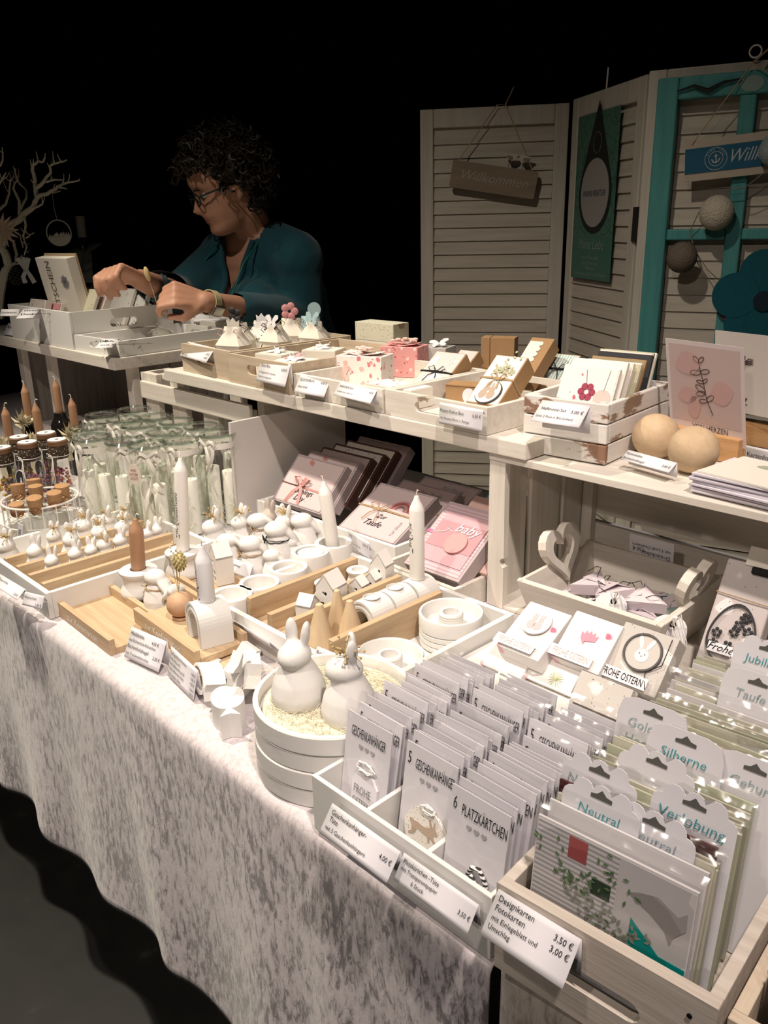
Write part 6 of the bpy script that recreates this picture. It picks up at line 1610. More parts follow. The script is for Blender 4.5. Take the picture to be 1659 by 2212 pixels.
tray('white_tray', 'low white tray of pink baby boxes beside the crate post', (-0.960, 0.912, TB), R(-0.5), 0.168, 0.30, 0.046, 0.008, (WWX, WWY))
def pretty(label, M, w_, h_, t_, body, face, rim=True):
    o = gbox(label, M, w_, h_, t_, body, face, inset=0.005)
    if rim:
        m = MB()
        for a in ((0.003,w_-0.003,0.003,0.0045),(0.003,w_-0.003,h_-0.0045,h_-0.003)): m.box(a[0],a[1],-0.0012,-0.0001,a[2],a[3])
        for a in ((0.003,0.0045),(w_-0.0045,w_-0.003)): m.box(a[0],a[1],-0.0012,-0.0001,0.003,h_-0.003)
        m.build('frame_line', body, o)
    return o
M1, w1, h1 = frame((645,980),(750,1008),(587,1078), TB+0.055, 'BL', R(2))
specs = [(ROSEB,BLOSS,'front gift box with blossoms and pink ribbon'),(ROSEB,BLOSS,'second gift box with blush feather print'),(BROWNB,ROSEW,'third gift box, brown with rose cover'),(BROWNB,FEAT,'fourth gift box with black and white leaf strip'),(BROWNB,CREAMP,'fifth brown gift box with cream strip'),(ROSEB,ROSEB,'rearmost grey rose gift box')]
for k, (bd, fc, lab) in enumerate(specs):
    M = T(0.006*k, 0.030*k, 0.003*k) @ M1
    o = pretty(lab, M, w1, h1, 0.024, bd, fc)
    if k == 0:
        m = MB(); bx, bz = w1*0.42, h1*0.40
        for s in (-1,1):
            pts = [(bx,-0.004,bz),(bx+s*0.010,-0.010,bz+0.016),(bx+s*0.022,-0.010,bz+0.014),(bx+s*0.012,-0.006,bz+0.002),(bx,-0.004,bz)]
            ribbon(m, pts, 0.007, 0.5); ribbon(m, [(bx,-0.004,bz),(bx+s*0.012,-0.006,bz-0.018),(bx+s*0.018,-0.005,bz-0.040)], 0.006, 0.3)
        ribbon(m, [(0,-0.002,bz),(w1*0.5,-0.003,bz-0.002),(w1,-0.002,bz-0.004)], 0.004, 1.4)
        m.build('ribbon_bow', plain('salmon_satin', (0.58,0.28,0.26), 0.4, 0.4), o)
        text('Lieblings', 0.016, o, on_face(w1*0.52, h1*0.26, -0.0012), INK, 1.0, 'C', shear=0.4); text('Day', 0.018, o, on_face(w1*0.5, h1*0.12, -0.0012), INK, 1.0, 'C', shear=0.4)
M2_, w2, h2 = frame((823,1042),(946,1074),(728,1139), TB+0.055, 'BL', R(2))
for k, lab in enumerate(('gift box reading Zur Taufe with red rainbow','second christening gift box with twine bow behind','third christening gift box with grey script behind')):
    M = T(0.008*k, 0.055*k, -0.004*k) @ M2_
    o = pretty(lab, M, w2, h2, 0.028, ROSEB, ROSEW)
    if k == 0:
        for j, (ro, ri, mm) in enumerate(((0.026,0.022,PINKM),(0.021,0.017,plain('rust_print', (0.38,0.10,0.07), 0.6)),(0.016,0.0125,PINKM),(0.0115,0.008,plain('brown_print', (0.30,0.14,0.12), 0.6)))):
            p = [(ro*math.cos(PI*q/14), ro*math.sin(PI*q/14)) for q in range(15)]+[(ri*math.cos(PI*q/14), ri*math.sin(PI*q/14)) for q in range(14,-1,-1)]
            MB().prism(p, 0, 0.0006, 0, on_face(w2*0.66, h2*0.58, -0.0010)).build('rainbow_arc', mm, o)
        text('Zur', 0.015, o, on_face(w2*0.50, h2*0.36, -0.0010), INK, 1.0, 'C', shear=0.35); text('Taufe', 0.020, o, on_face(w2*0.46, h2*0.20, -0.0010), INK, 1.0, 'C', shear=0.35)
        text('Viel Glück', 0.009, o, on_face(w2*0.86, h2*0.12, -0.0010) @ RZ(PI/2), GREYINK, 1.0, 'L', shear=0.3)
    else: text('Zur Taufe', 0.014, o, on_face(w2*0.6, h2*0.80, -0.0010), GREYINK, 1.0, 'C', shear=0.35)
    if k < 2: band(o, w2, h2, 0.028, h2*0.50, TWINE, 0.0010, True, w2*0.36, 1.3)
M3, w3, h3 = frame((972,1082),(1092,1118),(872,1216), TB+0.052, 'BL', R(1))
w3 = min(w3, 0.120)
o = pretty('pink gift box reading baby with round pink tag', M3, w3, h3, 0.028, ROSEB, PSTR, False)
MB().box(0.014,w3-0.010,-0.0022,-0.0010,h3*0.14,h3*0.84).build('pink_panel', PINKL, o); MB().box(0.014,w3-0.010,-0.0030,-0.0023,h3*0.34,h3*0.72).build('pink_band', PINKM, o)
MB().prism(circle(0.021, 28), 0, 0.003, 0, on_face(w3*0.60, h3*0.44, -0.0032)).build('round_tag', plain('coral_pink', (0.60,0.28,0.28), 0.5), o)
text('baby', 0.026, o, on_face(w3*0.66, h3*0.60, -0.0036), WHITEINK, 1.0, 'C', shear=0.4)
MB().tube([(w3*0.08,-0.004,h3*0.50),(w3*0.30,-0.004,h3*0.56),(w3*0.36,-0.004,h3*0.64),(w3*0.30,-0.004,h3*0.62),(w3*0.42,-0.004,h3*0.58)], 0.0006, 4).build('script_flourish', WHITEINK, o)
MB().box(0,0.016,-0.0016,-0.0009,h3*0.50,h3*0.54).build('ribbon', plain('hot_pink', (0.55,0.10,0.25), 0.5), o)
o = pretty('peach gift box behind the baby box', T(0.012,0.055,0) @ M3, w3, h3, 0.026, plain('peach_card', (0.62,0.42,0.38), 0.6), None, False)
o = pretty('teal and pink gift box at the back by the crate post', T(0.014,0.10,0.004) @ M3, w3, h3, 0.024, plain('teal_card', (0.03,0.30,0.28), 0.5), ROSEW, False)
price_tag('price tag reading 20,00 Euro on the gift box tray', (752,1146), (797,1172), (754,1183), TB+0.060, [('Box', .1,.22,.20,'L'), ('20,00 €', .97,.35,.22,'R'), ('Geldidee für Geldschein,', .02,.62,.15,'L'), ('Geschenke mit Tee', .02,.85,.15,'L')], back=0.5)

# ================================================================== heart handled basket in the crate
CB = TZ+0.0060
o = thing('heart_basket', 'whitewashed wooden basket with heart handles', 'basket', (-0.578, 1.045, CB), R(2))
bw, bd_, bh, ins = 0.232, 0.215, 0.082, 0.022
def slab(p, t, n):
    m = MB(); nn = Vector(n).normalized()*t; a = [Vector(q) for q in p]; b = [q+nn for q in a]
    return m.add(a+b, [(3,2,1,0),(4,5,6,7)]+[(i,(i+1)%4,4+(i+1)%4,4+i) for i in range(4)])
X0, X1, Y0, Y1 = -bw/2, bw/2, -bd_/2, bd_/2
slab([(X0+ins,Y0+ins,0),(X1-ins,Y0+ins,0),(X1,Y0,bh),(X0,Y0,bh)], 0.009, (0,1,0.25)).build('front_wall', WWX, o, bevel=0.001)
slab([(X1-ins,Y1-ins,0),(X0+ins,Y1-ins,0),(X0,Y1,bh),(X1,Y1,bh)], 0.009, (0,-1,0.25)).build('back_wall', WWX, o, bevel=0.001)
slab([(X0+ins,Y1-ins,0),(X0+ins,Y0+ins,0),(X0,Y0,bh),(X0,Y1,bh)], 0.009, (1,0,0.25)).build('end_wall', WWY, o, bevel=0.001)
slab([(X1-ins,Y0+ins,0),(X1-ins,Y1-ins,0),(X1,Y1,bh),(X1,Y0,bh)], 0.009, (-1,0,0.25)).build('end_wall', WWY, o, bevel=0.001)
MB().box(X0+ins+.004,X1-ins-.004,Y0+ins+.004,Y1-ins-.004,0.0,0.006).build('bottom', WWX, o)
hp = heart(0.052, 32); hi = [(x*0.60, y*0.60-0.002) for x, y in hp]
for s in (-1, 1):
    MB().ring([(x,y) for x,y in hp], hi, -0.007, 0.007, 0, T(s*(bw/2-0.008),0,bh+0.020) @ RY(s*R(14)) @ RZ(PI/2) @ UPRIGHT).build('heart_handle', WWZ, o, bevel=0.002)
random.seed(31)
TP_ = [printed('pink_tulip_paper', (0.64,0.56,0.58), [((0.50,0.12,0.20), 26, 0.18, 1.0), ((0.60,0.36,0.40), 20, 0.16, 5.0)]), plain('lilac_paper', (0.56,0.49,0.53), 0.6), printed('lilac_rabbit_paper', (0.52,0.46,0.50), [((0.66,0.60,0.63), 30, 0.22, 2.0)]), printed('mint_paper', (0.34,0.50,0.46), [((0.66,0.68,0.62), 60, 0.2, 2.0)])]
tri = [(0,0),(0.062,0),(0.031,0.052)]
pos_ = [(-0.075,-0.045,0.030,10,20,0),(-0.060,0.02,0.030,-20,80,1),(-0.025,-0.05,0.034,15,-30,2),(-0.02,0.01,0.042,-12,40,0),(0.025,-0.045,0.034,14,100,0),(0.03,0.02,0.040,-10,200,2),(0.058,-0.03,0.036,18,150,1),(0.0,-0.02,0.058,8,-70,0),(-0.045,-0.015,0.056,-14,130,1),(0.048,-0.01,0.058,10,30,2),(0.075,0.035,0.040,0,60,3)]
for i, (x, y, z, tl, rz, mt) in enumerate(pos_):
    q = mthing('triangle_box', ['pink tulip','lilac','lilac rabbit print','mint green'][mt]+' folded triangle box, %s in the heart basket' % ['front left corner','left rear','front, second from left','centre','front right','right rear','right front edge','on top at the middle','on top at the left','on top at the right','by the right handle'][i], 'gift box', T(-0.578+x*0.9,1.045+y,CB+z) @ RZ(R(rz)) @ RX(R(tl)) @ T(-0.031,-0.02,0))
    MB().prism(tri, 0, 0.016).build('box_body', TP_[mt], q, bevel=0.0008)
    m = MB().add([(0.004,0.0,0.0165),(0.058,0.0,0.0165),(0.031,0.030,0.024)], [(0,1,2)]).add([(0.031,0.052,0.0165),(0.006,0.008,0.0165),(0.026,0.012,0.022)], [(0,1,2)])
    m.build('paper_flap', TP_[(mt+1) % 3], q, solid=0.0006)
    m = MB().tube([(0.031,0.01,0.018),(0.040,0.0,0.030),(0.056,0.006,0.026),(0.062,0.020,0.018)], 0.0006, 4); m.build('black_string', BLACKCORD, q)
q = MB().box(0,0.075,-0.0004,0.0004,0,0.036).build('price_card', PAPER); q.location = (-0.628,1.150,CB+0.078); q.rotation_euler = (R(4),0,R(2)); tag(q, 'upside down price card reading Dreiecksbox behind the basket', 'price tag')
text('Dreiecksbox', 0.0100, q, on_face(0.070,0.012,-0.0006) @ RZ(PI), INK, 0.95); text('mit 3 Lindt Ostereiern', 0.0078, q, on_face(0.070,0.022,-0.0006) @ RZ(PI), INK, 0.9); text('9,50 €', 0.0090, q, on_face(0.006,0.016,-0.0006) @ RZ(PI), INK, 0.9, 'R')

# ------------------------------------------------------------------ FROHE OSTERN boxes between tags and basket
WFL = printed('white_tulip_paper', (0.78,0.75,0.73), [((0.60,0.16,0.26), 21, 0.13, 3.0), ((0.70,0.44,0.48), 17, 0.14, 8.0), ((0.50,0.50,0.44), 90, 0.06, 1.0)])
GRAB = printed('grey_bunny_paper', (0.54,0.51,0.48), [((0.76,0.74,0.72), 26, 0.24, 2.0), ((0.05,0.05,0.05), 140, 0.06, 4.0)])
sheet = MB().box(0,0.30,0,0.14,0,0.026).build('white_box', LACQ, bevel=0.001); sheet.location = (-0.668,0.745,TB); sheet.rotation_euler = (0,0,R(-1)); tag(sheet, 'low white box carrying the FROHE OSTERN boxes', 'box')
BXZ = TB+0.028
fo = [((1146,1298),(1222,1348),(1072,1392),.038,WFL,'box reading FROHE OSTERN with two rabbits disc',0.026),
      ((1246,1318),(1340,1368),(1190,1418),.038,WFL,'box reading FROHE OSTERN with pink tulip',0.026),
      ((1352,1342),(1460,1402),(1298,1462),.030,GRAB,'grey box reading FROHE OSTERN with rabbit face ring',0.030),
      ((1066,1381),(1153,1416),(1036,1432),.004,WFL,'low tulip print box at the left behind the tag rows',0.018),
      ((1160,1408),(1256,1450),(1132,1462),.004,WFL,'low tulip print box with green dandelion behind the tag rows',0.018),
      ((1256,1446),(1368,1492),(1230,1512),.004,GRAB,'low grey rabbit print box behind the tag rows',0.018),
      ((1212,1384),(1290,1412),(1192,1414),.012,WFL,'small tulip print box between the FROHE OSTERN boxes',0.016)]
for i, (TL, TR, BL, dz, mt, lab, th) in enumerate(fo):
    M, w_, h_ = frame(TL, TR, BL, BXZ+dz, 'BL', R(1))
    o = gbox(lab, M, w_, h_, th, mt, None)
    if i < 3:
        sp_ = MB().box(-0.006,w_*0.82,-0.0055,-0.0048,0.002,0.017).build('paper_strip', PAPER, o)
        text('FROHE OSTERN', 0.0135, sp_, on_face(0.0,0.005,-0.0056), INK if i == 2 else plain('pale_print', (0.58,0.52,0.50), 0.7), fit=w_*0.74)
    if i == 0:
        d_ = MB().prism(circle(0.0205, 30), 0, 0.002, 0, on_face(w_*0.48,h_*0.62,-0.003)).build('round_tag', PAPER, o)
        m = MB()
        for sx in (-1,1):
            m.prism(circle(0.006,16,sx*0.005,-0.006,0.007), 0, 0.0003, 0, on_face(w_*0.48,h_*0.62,-0.0052)); m.prism(circle(0.0034,14,sx*0.005,0.004), 0, 0.0003, 0, on_face(w_*0.48,h_*0.62,-0.0052))
            for e in (-1,1): m.prism(circle(0.0011,8,sx*0.005+e*0.0018,0.010,0.0042), 0, 0.0003, 0, on_face(w_*0.48,h_*0.62,-0.0052))
        m.build('rabbit_print', plain('dusty_print', (0.56,0.48,0.48), 0.7), d_)
    if i in (1,6):
        m = MB()
        for k in range(5):
            a = R(50+20*k); m.prism([(0.004*math.cos(a+1.57),0.004*math.sin(a+1.57)),(0.011*math.cos(a)-0.004*math.sin(a),0.011*math.sin(a)+0.004*math.cos(a)),(0.019*math.cos(a),0.019*math.sin(a)),(0.011*math.cos(a)+0.004*math.sin(a),0.011*math.sin(a)-0.004*math.cos(a))], 0, 0.0003+0.0001*k, 0, on_face(w_*0.5,h_*0.45 if i == 1 else h_*0.1,-0.0006))
        m.build('tulip_print', plain('tulip_pink', (0.66,0.28,0.36), 0.6), o)
    if i == 2:
        oc = circle(0.0245,36); MB().ring(oc, [(x*0.90,y*0.90) for x,y in oc], 0, 0.003, 0, on_face(w_*0.52,h_*0.60,-0.001)).build('dark_ring', plain('charcoal_card', (0.09,0.085,0.085), 0.6), o)
        f_ = MB().prism(circle(0.0222,30), 0, 0.0006, 0, on_face(w_*0.52,h_*0.60,-0.0012)).build('round_tag', plain('warm_grey_card', (0.56,0.53,0.49), 0.6), o)
        m = MB().prism(circle(0.0088,20,0,-0.004), 0, 0.0003, 0, on_face(w_*0.52,h_*0.60,-0.0020))
        for e in (-1,1): m.prism([(x*math.cos(-e*0.4)-y*math.sin(-e*0.4)+e*0.003, x*math.sin(-e*0.4)+y*math.cos(-e*0.4)+0.004) for x, y in circle(0.0028,12,0,0.009,0.010)], 0, 0.0003, 0, on_face(w_*0.52,h_*0.60,-0.0020))
        m.build('rabbit_face', PAPER, f_)
        m = MB()
        for (x, y) in ((-0.0035,-0.002),(0.0035,-0.002),(0,-0.005)): m.prism(circle(0.0007,8,x,y), 0, 0.0003, 0, on_face(w_*0.52,h_*0.60,-0.0024))
        m.build('face_dots', INK, f_)
        MB().tube([(w_*0.9,-0.002,h_*0.95),(w_*0.92,-0.004,h_*0.5),(w_*0.70,-0.004,h_*0.32),(w_*0.82,-0.006,h_*0.05)], 0.0006, 4).build('black_string', BLACKCORD, o)
    if i == 4:
        m = MB()
        for k in range(16): m.tube([(w_*0.62,-0.0008,h_*0.35),(w_*0.62+0.010*math.cos(k*0.393),-0.0008,h_*0.35+0.010*math.sin(k*0.393))], 0.0003, 3)
        m.build('dandelion_print', plain('lime_print', (0.45,0.50,0.22), 0.7), o)
        MB().prism([(-0.002,-0.007),(0.002,-0.003),(0.002,0.004),(0,0.007),(-0.002,0.003)], 0, 0.0003, 0, on_face(w_*0.12,h_*0.62,-0.0008)).build('petal_print', plain('crimson_print', (0.50,0.06,0.14), 0.6), o)
# bundles of hang tags with strings
for px, lab in (((1438,1392),'white hang tags with black eyelet and strings beside the basket'), ((1312,1340),'white hang tags with tangled strings behind the tulip box')):
    P = at(*px, z=TB+0.05); o = thing('hang_tags', lab, 'hang tag', (P.x,P.y,TB+0.028), R(12))
    m = MB()
    for k in range(3): m.prism(rrect(0.044,0.062,0.018), 0, 0.0008, 0, T(0.001*k,0.0016*k,0.031) @ RX(R(-25)) @ UPRIGHT)
    m.build('tags', PAPER, o); MB().lathe([(0.0045,0),(0.0045,0.0012),(0.0022,0.0012),(0.0022,0)], 16, 0, T(0.006,0.003,0.052) @ RX(R(-25)) @ UPRIGHT, True, False).build('eyelet', BLACKCORD, o)
    rnd = random.Random(px[0]); m = MB()
    for k in range(5):
        b = rnd.uniform(-0.012,0.02); m.tube([(0.006,0.002,0.052),(b,-0.012,0.066+rnd.uniform(0,.012)),(b+0.012,-0.016,0.040),(0.010+b,-0.014,0.014),(0.006,0.0,0.050)], 0.0007, 4)
    m.build('strings', WHITECORD, o)

# ------------------------------------------------------------------ rabbit print bag with clip and egg
M, w_, h_ = frame((1573,1204),(1690,1232),(1502,1420), TB+0.045, 'BL', R(3))
o = mthing('paper_bag', 'grey rabbit print paper bag closed with a black clip', 'paper bag', M)
LRAB = printed('lilac_grey_bunny_paper', (0.52,0.47,0.46), [((0.74,0.70,0.69), 22, 0.24, 1.3), ((0.05,0.04,0.04), 120, 0.055, 4.0)])
MB().box(0,w_,0,0.030,0,h_).build('bag_body', LRAB, o, bevel=0.003)
MB().box(w_*0.35,w_,-0.002,-0.0012,h_-0.004,h_+0.022).build('header_card', CREAMP, o)
egg = [(0.030*math.sin(t)*(1-0.18*math.cos(t)), 0.042*math.cos(t)) for t in [2*PI*k/30 for k in range(30)]]
e_ = MB().ring(egg, [(x*0.93,y*0.93) for x,y in egg], 0, 0.0025, 0, on_face(w_*0.52,h_*0.30,-0.002)).build('egg_ornament', BLACKP, o)
rnd = random.Random(5)
for k in range(9):
    cx, cy = 0.020*rnd.uniform(-1,1), 0.030*rnd.uniform(-1,1); m = MB()
    for j in range(5):
        a = j*1.257+k; m.ell((cx+0.0045*math.cos(a),0,cy+0.0045*math.sin(a)), (0.0026,0.0012,0.0026), 0, None, 8, 5)
    m.build('filigree_flower', BLACKP, e_, T(w_*0.52,-0.004,h_*0.30))
sp_ = MB().box(0.012,w_*0.62,-0.0062,-0.0055,h_*0.10,h_*0.19).build('paper_strip', PAPER, o); text('Frohe', 0.014, sp_, on_face(w_*0.16,h_*0.12,-0.0063), INK, 1.0, shear=0.4)
m = MB().box(w_*0.50,w_*0.50+0.030,-0.006,0.034,h_-0.014,h_-0.004)
m.lathe([(0.006,0),(0.006,0.008)], 14, 0, T(w_*0.50+0.015,0.005,h_+0.010) @ RY(PI/2)); m.box(w_*0.50+0.006,w_*0.50+0.024,0.004,0.010,h_-0.004,h_+0.012)
m.build('binder_clip', BLACKCORD, o, bevel=0.002)
MB().tube([(0,-0.003,h_*0.66),(w_*0.5,-0.004,h_*0.65),(w_,-0.003,h_*0.64)], 0.0008, 4).build('twine', TWINE, o)

# ================================================================== folding shutter screen behind the stall
SCZ, SCB = 1.65, 0.06
SHX = wood('limed_shutter_x', (0.40,0.36,0.29), (0.54,0.49,0.41), 'X', 0.8, 0.6, (0.22,0.17,0.12), 0.72)
SHZ = wood('limed_shutter_z', (0.44,0.41,0.34), (0.58,0.54,0.46), 'Z', 0.8, 0.6, (0.22,0.17,0.12), 0.72)
pan = []
def panel_frame(p0, p1):
    p0 = Vector((p0[0],p0[1],0)); p1 = Vector((p1[0],p1[1],0)); d = (p1-p0); L = d.length; d.normalize()
    y = Vector((-d.y, d.x, 0))
    if y.dot(Vector((-0.72,0.69,0))) < 0: y = -y
    M = Matrix(((d.x,y.x,0,p0.x),(d.y,y.y,0,p0.y),(0,0,1,0),(0,0,0,1)))
    return M, L
def onp(i, px, off=0.0):
    M, L = pan[i]; n = Vector((M[0][1],M[1][1],0)); p0 = Vector((M[0][3],M[1][3],0)) + n*off
    r_ = ray(*px); t = (p0-CAM).dot(n)/r_.dot(n); q = M.inverted() @ (CAM + r_*t); return q.x, q.z
A1, A2 = at(907,237,z=SCZ), at(1231,222,z=SCZ); B1, B2 = at(1238,215,z=SCZ), at(1397,160,z=SCZ); C1, C2 = at(1403,153,z=SCZ), at(1640,130,z=SCZ)
cd_ = (C2-C1).normalized(); C2 = C1+cd_*0.50
pan.append(panel_frame(A1, A2)); pan.append(panel_frame(B1, B2)); pan.append(panel_frame(C1, C2))
scr = thing('folding_screen', 'three panel whitewashed louvred folding screen', 'folding screen', (A1.x, A1.y, 0))
scr_inv = Matrix.Translation((A1.x, A1.y, 0)).inverted()
for i, (M, L) in enumerate(pan):
    st, tk, tr = 0.040, 0.024, 0.052
    fr = MB().box(0,st,0,tk,SCB,SCZ).box(L-st,L,0,tk,SCB,SCZ).box(st,L-st,0.001,tk-0.001,SCZ-tr,SCZ).box(st,L-st,0.001,tk-0.001,SCB,SCB+0.08).box(st,L-st,0.001,tk-0.001,0.66,0.73)
    f = fr.build('panel', SHZ, scr, scr_inv @ M, bevel=0.003)
    sl = MB().box(0,L-2*st-0.001,-0.003,0.003,-0.0235,0.0235).mesh('slat', SHX)
    z = SCZ-tr-0.022
    while z > SCB+0.10:
        if not 0.635 < z < 0.755: link('slat', sl, f, T(st+0.0005, 0.013, z) @ RX(R(-8.5)))
        z -= 0.0395
HNG = plain('black_iron', (0.01,0.01,0.01), 0.5, 0.4)
hq = pan[1][1]
MB().box(hq-0.006,hq+0.034,-0.006,0.022,1.28,1.36).build('hinge', HNG, scr, scr_inv @ pan[1][0])
MB().tube([(0.19,0.01,SCZ-0.002),(0.194,0.01,SCZ+0.05)], 0.0022, 5).build('nail', WIRE, scr, scr_inv @ pan[1][0])
# Willkommen board on the left panel
M0 = pan[0][0]
SIGNW = wood('grey_brown_board', (0.20,0.15,0.10), (0.30,0.23,0.16), 'X', 0.8, 0.7)
tl, tr_, bl = onp(0,(980,345),-0.012), onp(0,(1164,372),-0.012), onp(0,(972,404),-0.012)
ang = math.atan2(tr_[1]-tl[1], tr_[0]-tl[0]); sw = math.hypot(tr_[0]-tl[0], tr_[1]-tl[1]); sh_ = math.hypot(bl[0]-tl[0], bl[1]-tl[1])
o = mthing('hanging_sign', 'brown wooden Willkommen sign with two birds', 'sign', M0 @ T(tl[0],-0.018,tl[1]) @ RY(-ang) @ T(0,0,-sh_))
MB().prism(rrect(sw,sh_,0.006), -0.006, 0.006, 0, T(sw/2,0,sh_/2) @ UPRIGHT).build('board', SIGNW, o)
text('Willkommen', sh_*0.50, o, on_face(sw*0.52, sh_*0.36, -0.0062), plain('chalk_print', (0.36,0.33,0.28), 0.8), 1.0, 'C', shear=0.35, fit=sw*0.78)
ap = M0.inverted() @ Vector((0,0,0)); kx, kz = onp(0,(1083,226),-0.012)
Msi = (T(tl[0],-0.018,tl[1]) @ RY(-ang) @ T(0,0,-sh_)).inverted()
k1 = Msi @ Vector((kx-0.012,-0.012,kz)); k2 = Msi @ Vector((kx+0.012,-0.012,kz)); k3 = Msi @ Vector((kx+0.035,-0.012,kz+0.045))
MB().tube([(0.012,-0.004,sh_-0.008), k1, k2, (sw-0.012,-0.004,sh_-0.008)], 0.0016, 5).tube([k2, (k2+k3)/2, k3], 0.0016, 5).build('twine', TWINE, o)
for bx, fl in ((sw*0.66,1),(sw*0.82,-1)):
    m = MB(); m.prism([(fl*x*0.024,z*0.024) for x,z in ((-0.9,.45),(-.3,.5),(.2,.5),(.55,.55),(.75,.35),(.6,0),(.2,-.3),(-.3,-.2),(-.6,.15))], -0.004, 0.004, 0, T(bx,0,sh_+0.026) @ UPRIGHT)
    b_ = m.build('bird', plain('bird_white', (0.50,0.46,0.38), 0.7), o); MB().prism([(fl*x*0.016,z*0.016) for x,z in ((-.9,.6),(.2,.5),(.4,.1),(-.1,-.3),(-.6,.1))], 0.004, 0.0055, 0, T(bx,0,sh_+0.024) @ UPRIGHT).build('wing', SIGNW, b_)
    MB().tube([(bx-0.004,0,sh_-0.002),(bx-0.004,0,sh_+0.022)], 0.0009, 4).tube([(bx+0.005,0,sh_-0.002),(bx+0.005,0,sh_+0.022)], 0.0009, 4).build('legs', HNG, b_)
# green banner on the middle panel
M1p = pan[1][0]
q = [onp(1,p,-0.004) for p in ((1253,258),(1343,222),(1318,607),(1233,600))]
x0 = (q[0][0]+q[3][0])/2; x1 = (q[1][0]+q[2][0])/2; zt = (q[0][1]+q[1][1])/2; zb_ = (q[2][1]+q[3][1])/2; bw_, bh_ = x1-x0, zt-zb_
o = mthing('banner', 'green paper banner with dark drop emblem on the screen', 'banner', M1p @ T(x0,-0.006,zb_))
def scales():
    m, nt, b = nodes('green_scale_print')
    tc = nt.nodes.new('ShaderNodeTexCoord'); v = nt.nodes.new('ShaderNodeTexVoronoi'); v.feature = 'DISTANCE_TO_EDGE'; v.inputs['Scale'].default_value = 34
    nt.links.new(tc.outputs['Object'], v.inputs['Vector'])
    c = ramp_mix(nt, v.outputs['Distance'], [(0.02, (0.03,0.09,0.065)), (0.06, (0.06,0.16,0.11))]); nt.links.new(c, b.inputs['Base Color']); b.inputs['Roughness'].default_value = 0.6
    return m
MB().box(0,bw_,0,0.001,bh_*0.27,bh_).build('scale_print', scales(), o); MB().box(0,bw_,0,0.001,0,bh_*0.27).build('plain_foot', plain('green_foot', (0.055,0.15,0.11), 0.6), o)
DGR = plain('dark_drop', (0.012,0.016,0.014), 0.6)
cx, cy, rr = bw_*0.52, bh_*0.525, bw_*0.40
drop = [(cx+rr*math.cos(a)*(1.0), cy+rr*1.05*math.sin(a)) for a in [R(-210+t*6) for t in range(41)]]
drop = [(cx+rr*math.cos(R(t)), cy+rr*math.sin(R(t))) for t in range(150,391,12)] + [(cx+rr*0.45, cy+rr*1.35),(cx, cy+rr*2.25),(cx-rr*0.45, cy+rr*1.35)]
MB().prism(drop, 0, 0.0006, 0, on_face(0,0,-0.0002)).build('drop_emblem', DGR, o)
dd = MB().prism(circle(rr*0.86,30,cx,cy+rr*0.02), 0, 0.0004, 0, on_face(0,0,-0.0009)).build('emblem_disc', plain('grey_disc', (0.30,0.29,0.27), 0.6), o)
text('MARINE KREATEUR', 0.022, dd, on_face(cx, cy-0.006, -0.0014), DGR, fit=rr*1.36, align='C')
MB().tube([(cx+rr*0.24*math.cos(a),-0.001,cy+rr*1.25+rr*0.26*math.sin(a)) for a in [2*PI*k/16 for k in range(16)]], 0.0008, 4, 0, None, True).build('leaf_mark', plain('grey_line', (0.2,0.2,0.18), 0.7), o)
text('Meine Liebe', 0.040, o, on_face(bw_*0.5, bh_*0.19, -0.0003), plain('pale_green_print', (0.22,0.30,0.25), 0.7), fit=bw_*0.62, align='C', shear=0.2)
for k, (s, zz, f_) in enumerate((('zum Basteln', .125, .42), ('und Schenken', .090, .42), ('Shop', .060, .22), ('handgemacht mit Herz', .022, .80))): text(s, 0.016, o, on_face(bw_*0.5, bh_*zz, -0.0003), MATS['pale_green_print'], fit=bw_*f_, align='C')
# turquoise window leaning on the right panel
M2p = pan[2][0]
TEALW = wood('turquoise_paint', (0.045,0.21,0.20), (0.08,0.30,0.28), 'Z', 0.7, 0.5, (0.32,0.32,0.27), 0.68)
xl = onp(2,(1414,300),-0.02)[0]; ztop = onp(2,(1440,170),-0.02)[1]; xm = onp(2,(1608,300),-0.02)[0]; zm = onp(2,(1450,507),-0.02)[1]
wx1 = 2*xm-xl
o = mthing('salvaged_frame', 'turquoise painted old window frame leaning on the screen', 'window frame', M2p @ T(xl,-0.034,0.62))
Wd, Hd = wx1-xl, ztop-0.62; sw_ = 0.046
MB().box(0,sw_,0,0.030,0,Hd).build('stile', TEALW, o, bevel=0.004); MB().box(Wd-sw_,Wd,0,0.030,0,Hd).build('stile', TEALW, o, bevel=0.004)
MB().box(sw_,Wd-sw_,0.0005,0.030,Hd-sw_,Hd).build('top_rail', TEALW, o, bevel=0.004); MB().box(sw_,Wd-sw_,0.0005,0.030,0,sw_).build('bottom_rail', TEALW, o, bevel=0.004)
MB().box(Wd/2-0.017,Wd/2+0.017,0.003,0.027,sw_,Hd-sw_).build('muntin', TEALW, o, bevel=0.004)
zz = zm-0.62
for a, b in ((sw_,Wd/2-0.0175),(Wd/2+0.0175,Wd-sw_)):
    for z_ in (zz, zz-0.36): MB().box(a,b,0.004,0.026,z_-0.012,z_+0.012).build('muntin', TEALW, o, bevel=0.003)
hx = onp(2,(1530,182),-0.05)[0]-xl
MB().tube([(hx-0.065,-0.006,Hd-0.030),(hx-0.03,-0.008,Hd-0.022),(hx,-0.010,Hd-0.034),(hx+0.03,-0.008,Hd-0.020),(hx+0.065,-0.006,Hd-0.016)], [0.002,0.003,0.005,0.003,0.002], 6).build('iron_hook', HNG, o)
MB().prism(circle(0.024,22,0,0,0.016), 0, 0.0006, 0, on_face(Wd/2+0.005,Hd-0.026,-0.0002)).build('oval_sticker', plain('pale_sticker', (0.22,0.32,0.28), 0.6), o)
